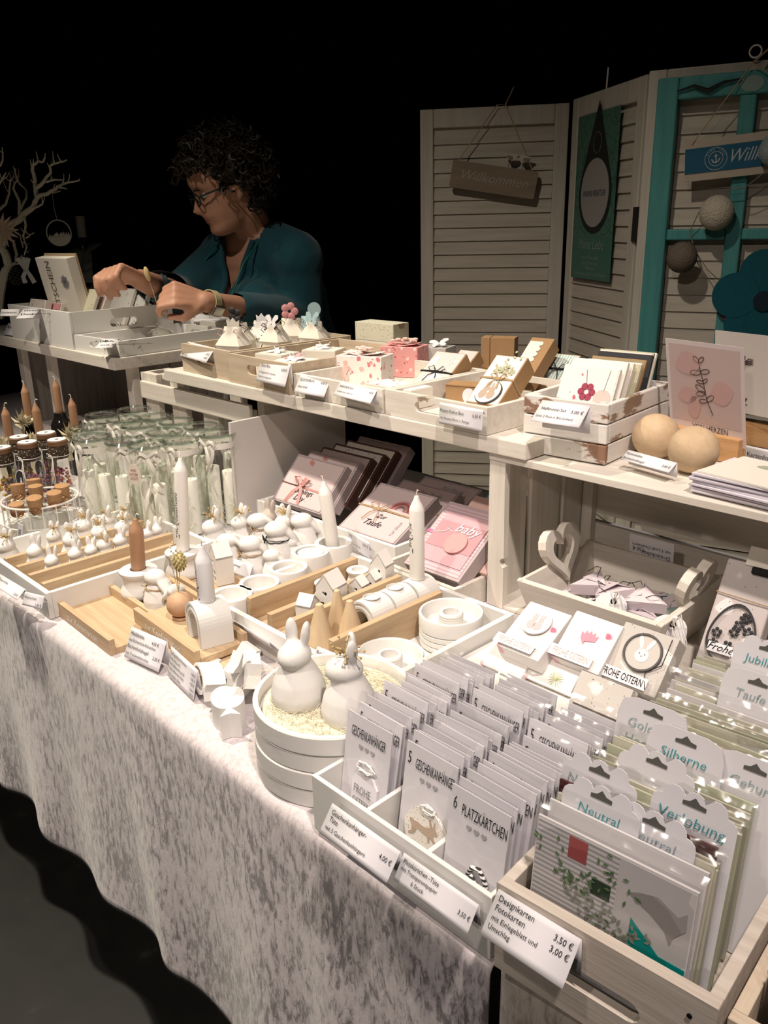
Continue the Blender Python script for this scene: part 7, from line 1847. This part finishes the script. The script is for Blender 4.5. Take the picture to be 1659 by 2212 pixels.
# blue Willkommen sign
tl, bl = onp(2,(1480,306),-0.05), onp(2,(1479,394),-0.05); t2 = onp(2,(1655,283),-0.05)
ang = math.atan2(t2[1]-tl[1], t2[0]-tl[0]); sh_ = tl[1]-bl[1]; sw = 0.34
o = mthing('hanging_sign', 'blue and white Willkommen sign with anchor emblem', 'sign', M2p @ T(tl[0],-0.050,tl[1]) @ RY(-ang) @ T(0,0,-sh_))
MB().box(0,sw,0,0.010,0,sh_).build('board', plain('driftwood_white', (0.42,0.37,0.29), 0.7, 0.2, 0.1, 30), o)
MB().box(0.001,sw-0.001,-0.002,-0.0002,sh_*0.19,sh_*0.80).build('blue_field', plain('sign_blue', (0.012,0.09,0.16), 0.6, 0.2, 0.15, 25), o)
SW_ = plain('sign_white', (0.40,0.46,0.46), 0.7)
ex, ez, er = 0.066, sh_*0.49, sh_*0.27
for r_ in (er, er*0.64):
    MB().tube([(ex+r_*math.cos(2*PI*k/30),-0.0024,ez+r_*math.sin(2*PI*k/30)) for k in range(30)], 0.0008, 4, 0, None, True).build('emblem_ring', SW_, o)
for j, ch in enumerate('PIER 1964'):
    a = R(150-15*j*1.05); 
    if ch != ' ': text(ch, er*0.26, o, on_face(ex+er*0.76*math.cos(a), ez+er*0.76*math.sin(a), -0.0021) @ RZ(a-PI/2), SW_, 1.0, 'C')
m = MB().tube([(ex,-0.0026,ez+er*0.42),(ex+0.001,-0.0026,ez-er*0.34)], 0.0016, 5).tube([(ex-er*0.38,-0.0026,ez-er*0.02),(ex-er*0.22,-0.0026,ez-er*0.30),(ex,-0.0026,ez-er*0.38),(ex+er*0.24,-0.0026,ez-er*0.26),(ex+er*0.38,-0.0026,ez+er*0.04)], 0.0018, 5).tube([(ex-er*0.18,-0.0026,ez+er*0.22),(ex+er*0.18,-0.0026,ez+er*0.24)], 0.0012, 5)
m.build('anchor', SW_, o)
text('Willkommen', sh_*0.46, o, on_face(ex+er*1.02, sh_*0.36, -0.0021), SW_, 0.80, 'L', shear=0.45)
Msi = (T(tl[0],-0.050,tl[1]) @ RY(-ang) @ T(0,0,-sh_)).inverted()
kx, kz = onp(2,(1628,140),-0.02); k1 = Msi @ Vector((kx,-0.045,kz)); k2 = Msi @ Vector((kx+0.02,-0.03,kz+0.02))
MB().tube([(0.015,-0.002,sh_-0.008), k1], 0.0013, 5).tube([k1, k2, Msi @ Vector((kx+0.05,-0.03,kz+0.045))], 0.0022, 5).tube([k1, (sw-0.015,-0.002,sh_-0.008)], 0.0013, 5).build('twine', TWINE, o)
rk = Msi @ Vector((kx,-0.012,SCZ+0.016))
MB().tube([tuple(rk+Vector((0.012*math.cos(a),0,0.012*math.sin(a)))) for a in [2*PI*k/16 for k in range(16)]], 0.0020, 5, 0, None, True).build('ring', WIRE, o)
# cotton ball lights and cord
YARN = lambda n_, c_: plain(n_, c_, 0.9, 0.1, 0.25, 160, 0.8, 260)
lc = thing('light_chain', 'string of three cotton ball lights on the turquoise window', 'light chain', (M2p[0][3], M2p[1][3], 0)); lci = Matrix.Translation((M2p[0][3], M2p[1][3], 0)).inverted()
def ball(px, r_, mt):
    x, z = onp(2,px,-0.075); MB().ell((x,-0.075,z), (r_,r_,r_*1.02), 0, None, 24, 16).build('cotton_ball', mt, lc, lci @ M2p); return x, z
b1 = ball((1548,460), 0.037, YARN('cream_yarn', (0.50,0.46,0.36))); b2 = ball((1473,556), 0.034, YARN('grey_yarn', (0.16,0.13,0.10))); b3 = ball((1676,324), 0.034, YARN('pale_blue_yarn', (0.30,0.36,0.36)))
e1 = onp(2,(1488,502),-0.055); e2 = onp(2,(1572,625),-0.055)
m = MB().tube([(b3[0],-0.08,b3[1]-0.03),((b3[0]+b1[0])/2,-0.066,(b3[1]+b1[1])/2-0.01),(b1[0]-0.01,-0.066,b1[1]+0.045),(b1[0]-0.04,-0.066,b1[1]+0.0),(e1[0],-0.045,e1[1]),(b2[0]+0.02,-0.07,b2[1]+0.03)], 0.0012, 5).tube([(e1[0],-0.045,e1[1]-0.02),((e1[0]+e2[0])/2,-0.05,(e1[1]+e2[1])/2-0.02),(e2[0],-0.045,e2[1])], 0.0012, 5)
m.build('cord', plain('clear_cord', (0.20,0.18,0.14), 0.5), lc, lci @ M2p)
# felt flower
fx, fz_ = onp(2,(1650,650),-0.06)
o = mthing('felt_flower', 'large teal felt flower at the right photo edge', 'ornament', M2p @ T(fx,-0.060,fz_))
FELT = plain('teal_felt', (0.012,0.085,0.11), 0.95, 0.1, 0.15, 80, 0.3, 200)
for k in range(5):
    a = R(170+72*k); MB().prism(circle(0.050,24,0.062*math.cos(a),0.062*math.sin(a)), -0.003, 0.003, 0, T(0,0.0012*k,0) @ UPRIGHT).build('petal', FELT, o)
MB().prism(circle(0.022,20), 0, 0.004, 0, on_face(0,0,-0.004)).build('centre', plain('dark_felt', (0.01,0.02,0.03), 0.95), o)
a = R(192); MB().prism(circle(0.036,20,0.055*math.cos(a),0.055*math.sin(a)-0.010), -0.002, 0.002, 0, T(0,0.010,0) @ UPRIGHT).build('red_petal', plain('red_felt', (0.25,0.03,0.05), 0.95), o)

# ================================================================== the woman behind the stall
LFT = -_rt; TOC = Vector((0.7216, -0.6923, 0)); UPV = Vector((0,0,1))
SKIN = plain('skin', (0.46,0.24,0.16), 0.5, 0.35, 0.06, 40, sss=0.1)
SWEAT = plain('petrol_knit', (0.010,0.060,0.080), 0.85, 0.15, 0.15, 60, 0.2, 300, sheen=0.2)
HAIRM = plain('dark_curls', (0.020,0.014,0.009), 0.5, 0.3)
TROU = plain('dark_trousers', (0.01,0.01,0.012), 0.9)
HC = atd(486, 408, 2.72)
fw = (LFT*0.86 + TOC*0.42 - UPV*0.36).normalized(); sd = UPV.cross(fw).normalized(); hu = fw.cross(sd).normalized()
HM = Matrix(((fw.x,sd.x,hu.x,HC.x),(fw.y,sd.y,hu.y,HC.y),(fw.z,sd.z,hu.z,HC.z),(0,0,0,1)))
def lerp_tab(tab, z):
    for (z0,v0),(z1,v1) in zip(tab, tab[1:]):
        if z <= z1: return v0+(v1-v0)*max(0,(z-z0)/(z1-z0))
    return tab[-1][1]
XF = [(-.120,.060),(-.112,.082),(-.098,.093),(-.084,.088),(-.074,.086),(-.066,.094),(-.058,.090),(-.052,.097),(-.042,.092),(-.03,.090),(-.01,.089),(.012,.084),(.026,.092),(.05,.098),(.075,.090),(.10,.062),(.118,.004)]
XB = [(-.120,.0),(-.10,-.03),(-.07,-.06),(-.03,-.085),(.01,-.098),(.05,-.100),(.08,-.085),(.105,-.05),(.118,-.004)]
WW = [(-.120,.022),(-.108,.040),(-.09,.052),(-.06,.062),(-.03,.069),(0,.073),(.04,.077),(.07,.071),(.10,.048),(.118,.004)]
NOSE = [(-.120,0),(-.048,0),(-.040,.012),(-.034,.026),(-.026,.031),(-.014,.024),(.004,.015),(.022,.004),(.03,0),(.118,0)]
def head_pt(u, v):
    z = -0.120+0.238*v; a = 2*PI*u
    xf, xb, w_ = lerp_tab(XF,z), lerp_tab(XB,z), lerp_tab(WW,z)
    xc = (xf+xb)/2-0.005; c_, s_ = math.cos(a), math.sin(a)
    rx = (xf-xc) if c_ > 0 else (xc-xb)
    e = 0.86
    x = xc + rx*math.copysign(abs(c_)**e, c_); y = w_*math.copysign(abs(s_)**e, s_)
    if c_ > 0:
        x += lerp_tab(NOSE,z)*math.exp(-(y/0.0125)**2)
        x -= 0.008*math.exp(-((abs(y)-0.031)/0.013)**2-((z-0.010)/0.013)**2)      # eye sockets
        x -= 0.004*math.exp(-(y/0.022)**2-((z+0.0615)/0.004)**2)                    # mouth line
        x += 0.004*math.exp(-((abs(y)-0.040)/0.016)**2-((z+0.030)/0.018)**2)      # cheeks
    return HM @ Vector((x, y, z))
body = MB(); body.grid(head_pt, 72, 64)
body.add([head_pt(k/16, 0) for k in range(16)], [tuple(range(15,-1,-1))]); body.add([head_pt(k/16, 1) for k in range(16)], [tuple(range(16))])
for s in (-1,1): body.ell((0,0,0), (0.020,0.008,0.032), 0, HM @ T(-0.012, s*0.073, -0.006) @ RZ(s*R(-20)), 12, 8)
def seg(mb, pts, rad, flat=None):
    for (a, b), (ra, rb) in zip(zip(pts, pts[1:]), zip(rad, rad[1:])): mb.capsule(a, b, ra, rb, 0, 14)
neck0 = HM @ Vector((-0.035,0,-0.075)); CH = atd(556, 520, 2.82)          # base of neck
chest = CH - UPV*0.20; tf = (LFT*0.62+TOC*0.78).normalized(); pelvis = Vector((CH.x, CH.y, 0.90)) - tf*0.13
tf = (LFT*0.62+TOC*0.78).normalized(); ts = UPV.cross(tf).normalized()        # torso front, her left side
shL = CH + ts*0.165 - UPV*0.055 ; shR = CH - ts*0.165 - UPV*0.055
if (shL-CH).dot(_rt) < 0: ts = -ts; shL, shR = shR, shL                      # shL lies on the picture's right
elL = atd(655, 690, 2.70); wrL = atd(443, 652, 2.40); haL = (atd(395,640,2.38)-wrL).normalized()
elR = atd(385, 640, 2.74); wrR = atd(303, 604, 2.46); haR = (atd(255,585,2.42)-wrR).normalized()
def torso(mb, g=0.0):
    for k in range(9):
        f = k/8; c_ = CH.lerp(pelvis, f) - UPV*0.02; wd = (0.150,0.178,0.190,0.192,0.188,0.186,0.192,0.200,0.198)[k]+g; dp = (0.085,0.115,0.135,0.140,0.132,0.128,0.132,0.138,0.130)[k]+g
        M = Matrix(((ts.x,tf.x,0,c_.x),(ts.y,tf.y,0,c_.y),(0,0,1,c_.z),(0,0,0,1)))
        mb.ell((0,0,0), (wd,dp,0.085), 0, M, 24, 10)
    for s in (-1,1): mb.ell(tuple(CH - UPV*0.20 + ts*s*0.085 + tf*0.105), (0.080+g,0.075+g,0.080+g), 0, None, 16, 10)
    mb.capsule(tuple(shL), tuple(CH), 0.075+g, 0.070+g); mb.capsule(tuple(shR), tuple(CH), 0.075+g, 0.070+g)
torso(body)
seg(body, [neck0, CH], [0.056,0.062]); seg(body, [shL,elL,wrL], [0.062,0.046,0.029]); seg(body, [shR,elR,wrR], [0.062,0.046,0.029])
for s in (-1,1):
    hip = pelvis + ts*s*0.09; kn = Vector((hip.x,hip.y,0.48))+tf*0.02; an = Vector((hip.x,hip.y,0.08))
    seg(body, [hip,kn,an], [0.095,0.058,0.038]); body.capsule(tuple(an-UPV*0.035), tuple(an+tf*0.14-UPV*0.045), 0.034, 0.028)
def hand(mb, W, D, N, curl, s=1.0, thumb=1, spread=1.0):
    D = D.normalized(); N = (N-D*N.dot(D)).normalized(); S = D.cross(N)*thumb
    for i in range(4):
        k_ = W + D*0.082*s + S*(-0.030+0.0195*i)*s
        mb.capsule(tuple(W+S*(-0.014+0.009*i)*s), tuple(k_), 0.0155*s, 0.0110*s, 0, 10)
        d = D.copy(); p = k_; L = ((0.040,0.024,0.019),(0.044,0.028,0.020),(0.041,0.026,0.019),(0.032,0.020,0.017))[i]
        c_ = curl[i]
        for j, l_ in enumerate(L):
            d = (d*math.cos(c_[j]) + N*math.sin(c_[j])).normalized(); n2 = (N*math.cos(c_[j]) - D*math.sin(c_[j]))
            # keep bending in the D-N plane
            q_ = p + d*l_*s; mb.capsule(tuple(p), tuple(q_), (0.0098-0.0008*j)*s, (0.0092-0.0008*j)*s, 0, 10)
            p = q_; N = n2.normalized(); D_ = d
        N = (N-D*N.dot(D)); N = N.normalized() if N.length > 1e-3 else S.cross(D)
        if i == 0: tip0 = p
    t0 = W + D*0.022*s - S*0.026*s; Np = D.cross(S) if (D.cross(S)).dot(N) > 0 else -D.cross(S)
    mid = t0 + (D*0.62 - S*0.55 + Np*0.50).normalized()*0.040*s
    mb.capsule(tuple(W+D*0.012*s-S*0.012*s), tuple(t0), 0.0165*s, 0.0150*s, 0, 10)
    mb.capsule(tuple(t0), tuple(mid), 0.0135*s, 0.0110*s, 0, 10); e_ = mid.lerp(tip0, 0.62)
    if (e_-mid).length > 0.045: e_ = mid+(e_-mid).normalized()*0.040
    mb.capsule(tuple(mid), tuple(e_), 0.0108*s, 0.0090*s, 0, 10)
    return tip0
cl = [(0.75,1.05,0.55),(0.95,1.15,0.6),(1.05,1.2,0.65),(1.15,1.2,0.7)]
tipL = hand(body, wrL, haL, (-UPV*0.55-TOC*0.75), cl, 1.06, -1)
tipR = hand(body, wrR, haR, (-UPV*0.75+TOC*0.30), cl, 1.06, 1)
person = thing('person', 'person with curly dark hair, glasses and petrol sweater crafting behind the stall', 'person', (pelvis.x, pelvis.y, 0))
PI_ = Matrix.Translation((pelvis.x, pelvis.y, 0)).inverted()
link('body', remeshed(body, 'body', SKIN, 0.0055, 3), person, PI_)
# sweater with V neck, sleeves to below the elbows
sw = MB(); torso(sw, 0.014)
cutL = elL.lerp(wrL, 0.66); cutR = elR.lerp(wrR, 0.72)
seg(sw, [shL,elL,cutL], [0.080,0.066,0.050]); seg(sw, [shR,elR,cutR], [0.080,0.066,0.050])
sm_ = remeshed(sw, 'sweater', SWEAT, 0.010, 4)
bm = bmesh.new(); bm.from_mesh(sm_); dead = []
nb = CH + UPV*0.02
for v in bm.verts:
    d = v.co - CH; f_ = d.dot(tf); s_ = abs(d.dot(ts)); z_ = d.z
    if f_ > -0.03 and z_ > -0.185 and s_ < 0.004+0.062*((z_+0.185)/0.20): dead.append(v)
    elif z_ > 0.012 and s_ < 0.085: dead.append(v)
    elif v.co.z < 0.80: dead.append(v)
    elif (v.co-cutL).dot((wrL-elL).normalized()) > 0.028 and (v.co-cutL).length < 0.10: dead.append(v)
    elif (v.co-cutR).dot((wrR-elR).normalized()) > 0.028 and (v.co-cutR).length < 0.10: dead.append(v)
bmesh.ops.delete(bm, geom=dead, context='VERTS')
edge_pts = {-1: [], 1: []}
for e in bm.edges:
    if len(e.link_faces) == 1:
        q = (e.verts[0].co+e.verts[1].co)/2; d = q-CH
        if 0.02 < d.dot(tf) < 0.20 and -0.20 < d.z < 0.03 and abs(d.dot(ts)) < 0.085 and abs(abs(d.dot(ts))-(0.004+0.062*(d.z+0.185)/0.20)) < 0.02: edge_pts[1 if d.dot(ts) > 0 else -1].append(q.copy())
bm.to_mesh(sm_); bm.free()
for p in sm_.polygons: p.use_smooth = True
link('sweater', sm_, person, PI_)
tr_ = MB()
for s in (-1,1):
    hip = pelvis + ts*s*0.09; kn = Vector((hip.x,hip.y,0.48))+tf*0.02; an = Vector((hip.x,hip.y,0.10)); seg(tr_, [hip,kn,an], [0.112,0.076,0.060])
tr_.ell(tuple(pelvis), (0.21,0.21,0.12), 0, None, 20, 12)
link('trousers', remeshed(tr_, 'trousers', TROU, 0.012, 3), person, PI_)
# hair: cap of tight curls
hr = MB(); rnd = random.Random(77)
hcx = Vector((-0.014,0,0.030))
hr.ell((-0.030,0,0.052), (0.100,0.094,0.092), 0, HM, 24, 16)
for k in range(900):
    u = rnd.uniform(-1,1); a = rnd.uniform(0,2*PI); r_ = math.sqrt(1-u*u); d = Vector((r_*math.cos(a), r_*math.sin(a), u))
    if d.z < -0.20 and d.x > -0.20: continue
    if d.x > 0.45 and d.z < 0.38: continue
    if d.z < -0.92: continue
    b0 = hcx + Vector((d.x*0.110, d.y*0.100, d.z*0.106)); d2 = (HM.to_3x3() @ d).normalized(); p = HM @ b0
    d2 = (d2 + Vector((0,0,-0.25)) + Vector((rnd.uniform(-.4,.4),rnd.uniform(-.4,.4),rnd.uniform(-.4,.4)))).normalized()
    e1 = d2.orthogonal().normalized(); e2 = d2.cross(e1); L = rnd.uniform(0.034,0.066); cr = rnd.uniform(0.007,0.012); tn = rnd.uniform(1.2,2.2); ph = rnd.uniform(0,6.28)
    hr.tube([p + d2*L*j/9 + (e1*math.cos(ph+2*PI*tn*j/9)+e2*math.sin(ph+2*PI*tn*j/9))*cr for j in range(10)], [0.0034]*8+[0.0026,0.0012], 4)
hr.build('hair', HAIRM, person, PI_)
# face details, glasses
GLF = plain('dark_green_frame', (0.006,0.020,0.018), 0.35, 0.5)
hx = lambda p: tuple(HM @ Vector(p))
gl = MB()
for s in (-1,1):
    gl.tube([hx((0.104-0.006*abs(math.cos(a)), s*0.031+0.0225*math.cos(a), 0.004+0.0175*math.sin(a))) for a in [2*PI*k/24 for k in range(24)]], 0.0024, 6, 0, None, True)
    gl.tube([hx((0.098,s*0.054,0.010)), hx((0.080,s*0.072,0.012)), hx((0.030,s*0.080,0.012)), hx((-0.012,s*0.080,0.008)), hx((-0.024,s*0.078,-0.014))], 0.0028, 6)
gl.tube([hx((0.104,0.0085,0.008)), hx((0.110,0,0.010)), hx((0.104,-0.0085,0.008))], 0.0022, 6)
gl = gl.build('glasses', GLF, person, PI_)
for s in (-1,1): MB().add([hx((0.100,s*0.031+0.021*math.cos(a),0.004+0.016*math.sin(a))) for a in [2*PI*k/16 for k in range(16)]], [tuple(range(16))]).build('lens', clear('lens_glass', (0.9,0.92,0.9), 0.06, 0.05), gl)
EYEW = plain('eye_white', (0.55,0.50,0.46), 0.3)
for s in (-1,1):
    e_ = MB().ell((0.074,s*0.031,0.008), (0.012,0.013,0.008), 0, HM, 14, 10).build('eye', EYEW, person, PI_); MB().ell((0.0835,s*0.031,0.004), (0.004,0.0055,0.0055), 0, HM, 10, 8).build('iris', plain('brown_iris', (0.05,0.03,0.02), 0.3), e_)
    MB().tube([hx((0.094,s*0.014,0.026)), hx((0.097,s*0.030,0.031)), hx((0.086,s*0.050,0.025))], [0.002,0.003,0.0015], 5).build('eyebrow', HAIRM, person, PI_)
MB().ell((0.086,0,-0.0585), (0.009,0.023,0.0045), 0, HM, 14, 6).ell((0.084,0,-0.0665), (0.010,0.019,0.005), 0, HM, 14, 6).build('lips', plain('lips', (0.36,0.13,0.11), 0.45), person, PI_)
MB().tube([hx((-0.022,0.082,-0.012)), hx((-0.040,0.075,-0.09)), hx((-0.060,0.030,-0.135)), hx((-0.060,-0.030,-0.130))], 0.0012, 4).build('glasses_cord', GLF, person, PI_)
# lanyard edges of the cardigan
LAN = plain('green_cord', (0.01,0.10,0.085), 0.7)
for s in (-1,1):
    E_ = sorted(edge_pts[s], key=lambda q: q.z)
    if len(E_) > 12:
        n_ = 10; pts = []
        for k in range(n_):
            c_ = E_[int(k*len(E_)/n_):max(int((k+1)*len(E_)/n_), int(k*len(E_)/n_)+1)]; q = Vector((0,0,0))
            for p in c_: q += p
            pts.append(q/len(c_)+tf*0.004)
        MB().tube(pts, 0.0085, 8).build('neckline', SWEAT, person, PI_)
    pts = [CH+ts*s*0.085+UPV*0.020+tf*0.05, CH+ts*s*0.092-UPV*0.06+tf*0.150, CH+ts*s*0.085-UPV*0.16+tf*0.205, CH+ts*s*0.070-UPV*0.30+tf*0.205]
    MB().tube(pts, 0.0030, 6).build('cardigan_edge', LAN, person, PI_)
# wrist watch on her left wrist
ax = (wrL-elL).normalized(); wc = wrL - ax*0.020; e1 = ax.cross(UPV).normalized(); e2 = ax.cross(e1).normalized()
WMx = Matrix(((e1.x,e2.x,ax.x,wc.x),(e1.y,e2.y,ax.y,wc.y),(e1.z,e2.z,ax.z,wc.z),(0,0,0,1)))
st_ = MB().lathe([(0.0325,-0.011),(0.0350,-0.011),(0.0350,0.011),(0.0325,0.011),(0.0325,-0.011)], 28, 0, None, True, False).build('watch_strap', plain('sand_strap', (0.44,0.38,0.22), 0.7), person, PI_ @ WMx)
va = math.atan2(TOC.dot(e2), TOC.dot(e1))
wcase = MB().box(0.033,0.043,-0.017,0.017,-0.020,0.020).build('watch_case', plain('steel_case', (0.5,0.48,0.42), 0.25, 0.5, metal=1.0), st_, RZ(va+R(-18)), bevel=0.004)
# dried flower stem held in her left hand
tip = tipL; top_ = atd(318, 592, 2.40)
o = thing('flower_stem', 'dried flower stem with yellow tuft held in the hand', 'flower', tuple(tip)); ti = Matrix.Translation(tip).inverted()
MB().tube([tip, tip.lerp(top_,0.5)+Vector((0,0,0.004)), top_], 0.0011, 5).build('stalk', GOLD, o, ti)
d_ = (top_-tip).normalized(); MB().ell((0,0,0), (0.008,0.008,0.020), 0, T(*top_) @ d_.to_track_quat('Z','Y').to_matrix().to_4x4(), 10, 8).build('tuft', plain('yellow_tuft', (0.55,0.42,0.22), 0.9), o, ti)

# ================================================================== white branch tree with ornaments
BARK = plain('white_branch', (0.62,0.58,0.45), 0.8, 0.15, 0.12, 60, 0.3, 120)
tree = thing('branch_tree', 'white painted branch hung with ornaments at left', 'branch', tuple(atd(-4, 690, 3.0)))
TI = Matrix.Translation(tree.location).inverted()
def zp(x, y): return (x/5.53, 300+y/5.53)
rnd = random.Random(12)
def limb(pts, d0, d1, r0, r1, twigs=2, name='branch'):
    P = []; n = len(pts)
    for i, p in enumerate(pts): P.append(atd(*zp(*p), d0+(d1-d0)*i/(n-1)))
    # smooth
    Q = []
    for i in range(n-1):
        for t in (0, 0.5): Q.append(P[i].lerp(P[i+1], t) + Vector((rnd.uniform(-1,1),rnd.uniform(-1,1),rnd.uniform(-1,1)))*0.002)
    Q.append(P[-1]); m = MB(); N = len(Q)
    m.tube(Q, [r0+(r1-r0)*(i/(N-1))**0.8 for i in range(N)], 7)
    for k in range(twigs):
        i = rnd.randrange(N//3, N-1); p = Q[i]; d = (Q[i+1]-Q[i]).normalized(); dv = (d*0.6+Vector((rnd.uniform(-1,1),rnd.uniform(-1,1),rnd.uniform(-.2,1)))*0.8).normalized(); L = rnd.uniform(0.014,0.034)
        m.tube([p, p+dv*L*0.6, p+(dv+UPV*0.35)*L], [r1*0.9,r1*0.7,r1*0.4], 5)
    m.build(name, BARK, tree, TI)
limb([(-20,2150),(0,1800),(40,1640),(100,1530),(70,1400),(20,1300),(40,1130),(90,1060)], 3.0, 3.0, 0.016, 0.012, 0, 'trunk')
limb([(90,1060),(220,970),(310,880),(400,810),(440,700),(430,590),(420,480),(380,370),(400,310),(460,270),(520,270),(540,215)], 3.0, 2.95, 0.012, 0.0028, 6)
limb([(430,590),(520,520),(600,410),(600,320),(650,290),(740,270),(800,250)], 2.96, 2.92, 0.0065, 0.002, 5)
limb([(440,695),(560,650),(660,600),(750,530),(850,520),(950,495)], 2.97, 2.90, 0.007, 0.002, 6)
limb([(540,512),(650,482),(750,490)], 2.95, 2.9, 0.004, 0.0018, 2); limb([(680,560),(740,585),(800,600)], 2.93, 2.9, 0.003, 0.0015, 1); limb([(560,650),(640,640),(720,620)], 2.95, 2.98, 0.0035, 0.0018, 2)
limb([(230,960),(225,740),(160,600),(200,480),(180,350)], 3.0, 3.02, 0.006, 0.002, 4); limb([(240,850),(310,700),(320,620),(270,560),(205,470)], 3.0, 3.05, 0.0045, 0.002, 4)
limb([(400,830),(500,790),(520,740)], 2.98, 2.95, 0.004, 0.002, 2); limb([(-10,840),(60,770),(110,650),(130,540),(120,480)], 3.0, 3.0, 0.005, 0.002, 4); limb([(-10,325),(40,260),(25,100)], 3.0, 3.0, 0.004, 0.0018, 2); limb([(-10,535),(40,450),(75,400)], 3.0, 3.0, 0.004, 0.0018, 2)
limb([(290,950),(310,1030),(280,1160),(320,1290),(290,1390)], 2.98, 2.95, 0.0045, 0.0022, 3); limb([(150,1200),(190,1380),(200,1480),(120,1525)], 2.99, 3.0, 0.0045, 0.005, 2); limb([(310,1190),(370,1140),(410,1120)], 2.95, 2.93, 0.0025, 0.0012, 1); limb([(170,1100),(240,1150),(280,1300)], 2.98, 2.96, 0.003, 0.002, 2)
# ring ornament with winter village
c_ = atd(*zp(705,1125), 2.90); rO = (atd(*zp(865,1125),2.90)-c_).length
Mo = Matrix(((_rt.x,-TOC.x,0,c_.x),(_rt.y,-TOC.y,0,c_.y),(0,0,1,c_.z),(0,0,0,1)))
o = mthing('ring_ornament', 'round hanging ornament with cut out winter village', 'ornament', Mo)
ORN = plain('grey_white_wood', (0.36,0.34,0.28), 0.7)
oc = circle(rO,40); MB().ring(oc, [(x*0.93,y*0.93) for x,y in oc], -0.003, 0.003, 0, UPRIGHT, True).build('ring', ORN, o)
seg_ = [(rO*0.93*math.cos(R(t)), rO*0.93*math.sin(R(t))) for t in range(200,341,10)]
MB().prism(seg_, -0.002, 0.002, 0, UPRIGHT).build('snow_ground', ORN, o)
m = MB(); rnd = random.Random(4)
for k in range(9):
    x = rO*(-0.75+1.5*k/8); hh = rO*rnd.uniform(0.25,0.55)
    if k in (3,5): m.prism([(x-0.006,-rO*.4),(x+0.006,-rO*.4),(x+0.006,-rO*.1),(x,rO*.06),(x-0.006,-rO*.1)], -0.001, 0.001, 0, UPRIGHT)
    else: m.prism([(x-0.006,-rO*.4),(x+0.006,-rO*.4),(x,-rO*.4+hh)], -0.001, 0.001, 0, UPRIGHT)
m.build('village', ORN, o); hk = Mo.inverted() @ atd(*zp(625,650), 2.93)
MB().tube([(0,0,rO),(-0.004,0,rO+0.03),tuple(hk)], 0.0010, 4).build('hanger', plain('grey_thread', (0.25,0.25,0.24), 0.7), o)
# straw star, white bow, pine cone
c_ = atd(*zp(30,1090), 2.92); o = thing('wooden_star', 'pale wood shaving star hanging in the branch', 'ornament', tuple(c_))
WSH = plain('wood_shaving', (0.44,0.33,0.24), 0.8)
for k in range(14):
    a = 2*PI*k/14; d = (_rt*math.cos(a)+UPV*math.sin(a)); m = MB(); n_ = TOC; L = 0.052
    s_ = d.cross(n_).normalized()
    m.add([(0,0,0), tuple(d*L*0.5+s_*0.007+n_*0.006), tuple(d*L), tuple(d*L*0.5-s_*0.007+n_*0.006)], [(0,1,2,3)]); m.build('shaving', WSH, o, solid=0.001)
c_ = atd(*zp(310,1560), 2.86); o = thing('ribbon_bow', 'grey white fabric bow hanging from the branch', 'bow', tuple(c_)); m = MB()
for s in (-1,1): ribbon(m, [(0,0,0), tuple(_rt*s*0.012+UPV*0.030), tuple(_rt*s*0.016+UPV*0.034+TOC*0.01), (0,0,0)], 0.014, 0.5); ribbon(m, [(0,0,0), tuple(_rt*s*0.012-UPV*0.022), tuple(_rt*(s*0.014+0.006)-UPV*0.040)], 0.014, 0.3)
m.build('bow', plain('grey_satin', (0.44,0.44,0.40), 0.5), o); m = MB(); ribbon(m, [tuple(UPV*0.036-_rt*0.006), (0,0,0)], 0.018, 0.4); m.build('loop', plain('grey_satin', (0.44,0.44,0.40), 0.5), o)
c_ = atd(*zp(190,1640), 2.98); o = thing('pine_cone', 'dark pine cone hanging under the branch', 'cone', tuple(c_)); m = MB()
for k in range(60):
    a = k*2.4; q = k/60; r_ = 0.020*math.sin(PI*(0.15+0.8*q)); m.ell((r_*math.cos(a), r_*math.sin(a), -0.026+0.052*q), (0.0055,0.0055,0.003), 0, None, 6, 4)
m.build('scales', plain('cone_brown', (0.05,0.04,0.03), 0.8), o)
# wine bottle with hanging paper collar behind the vouchers
P = at(190,600,Y=1.40); zt = at(187,467,Y=1.40).z; zb_ = SZ+0.0305
o = thing('wine_bottle', 'dark wine bottle with white cap and grey paper collar', 'bottle', (P.x,1.40,zb_)); hb = zt-zb_
MB().lathe([(0.001,0),(0.034,0),(0.037,0.004),(0.037,hb*0.56),(0.034,hb*0.62),(0.018,hb*0.72),(0.0145,hb*0.78),(0.0140,hb*0.995),(0.001,hb*0.995)], 28).build('glass_body', DARKB, o)
MB().lathe([(0.0155,hb*0.80),(0.0155,hb*1.0),(0.0145,hb*1.003),(0.001,hb*1.003)], 24).build('cap', plain('cap_white', (0.50,0.48,0.42), 0.5), o)
cm = MB(); cm.add([(-0.045,-0.040,hb*0.66),(0.045,-0.040,hb*0.66),(0.062,0.02,hb*0.74),(-0.030,0.035,hb*0.72)], [(0,1,2,3)]).add([(-0.045,-0.040,hb*0.66),(0.045,-0.040,hb*0.66),(0.040,-0.044,hb*0.36),(-0.040,-0.044,hb*0.36)], [(3,2,1,0)])
cm.build('paper_collar', plain('grey_green_paper', (0.22,0.23,0.20), 0.6), o, RZ(R(38)), solid=0.001)
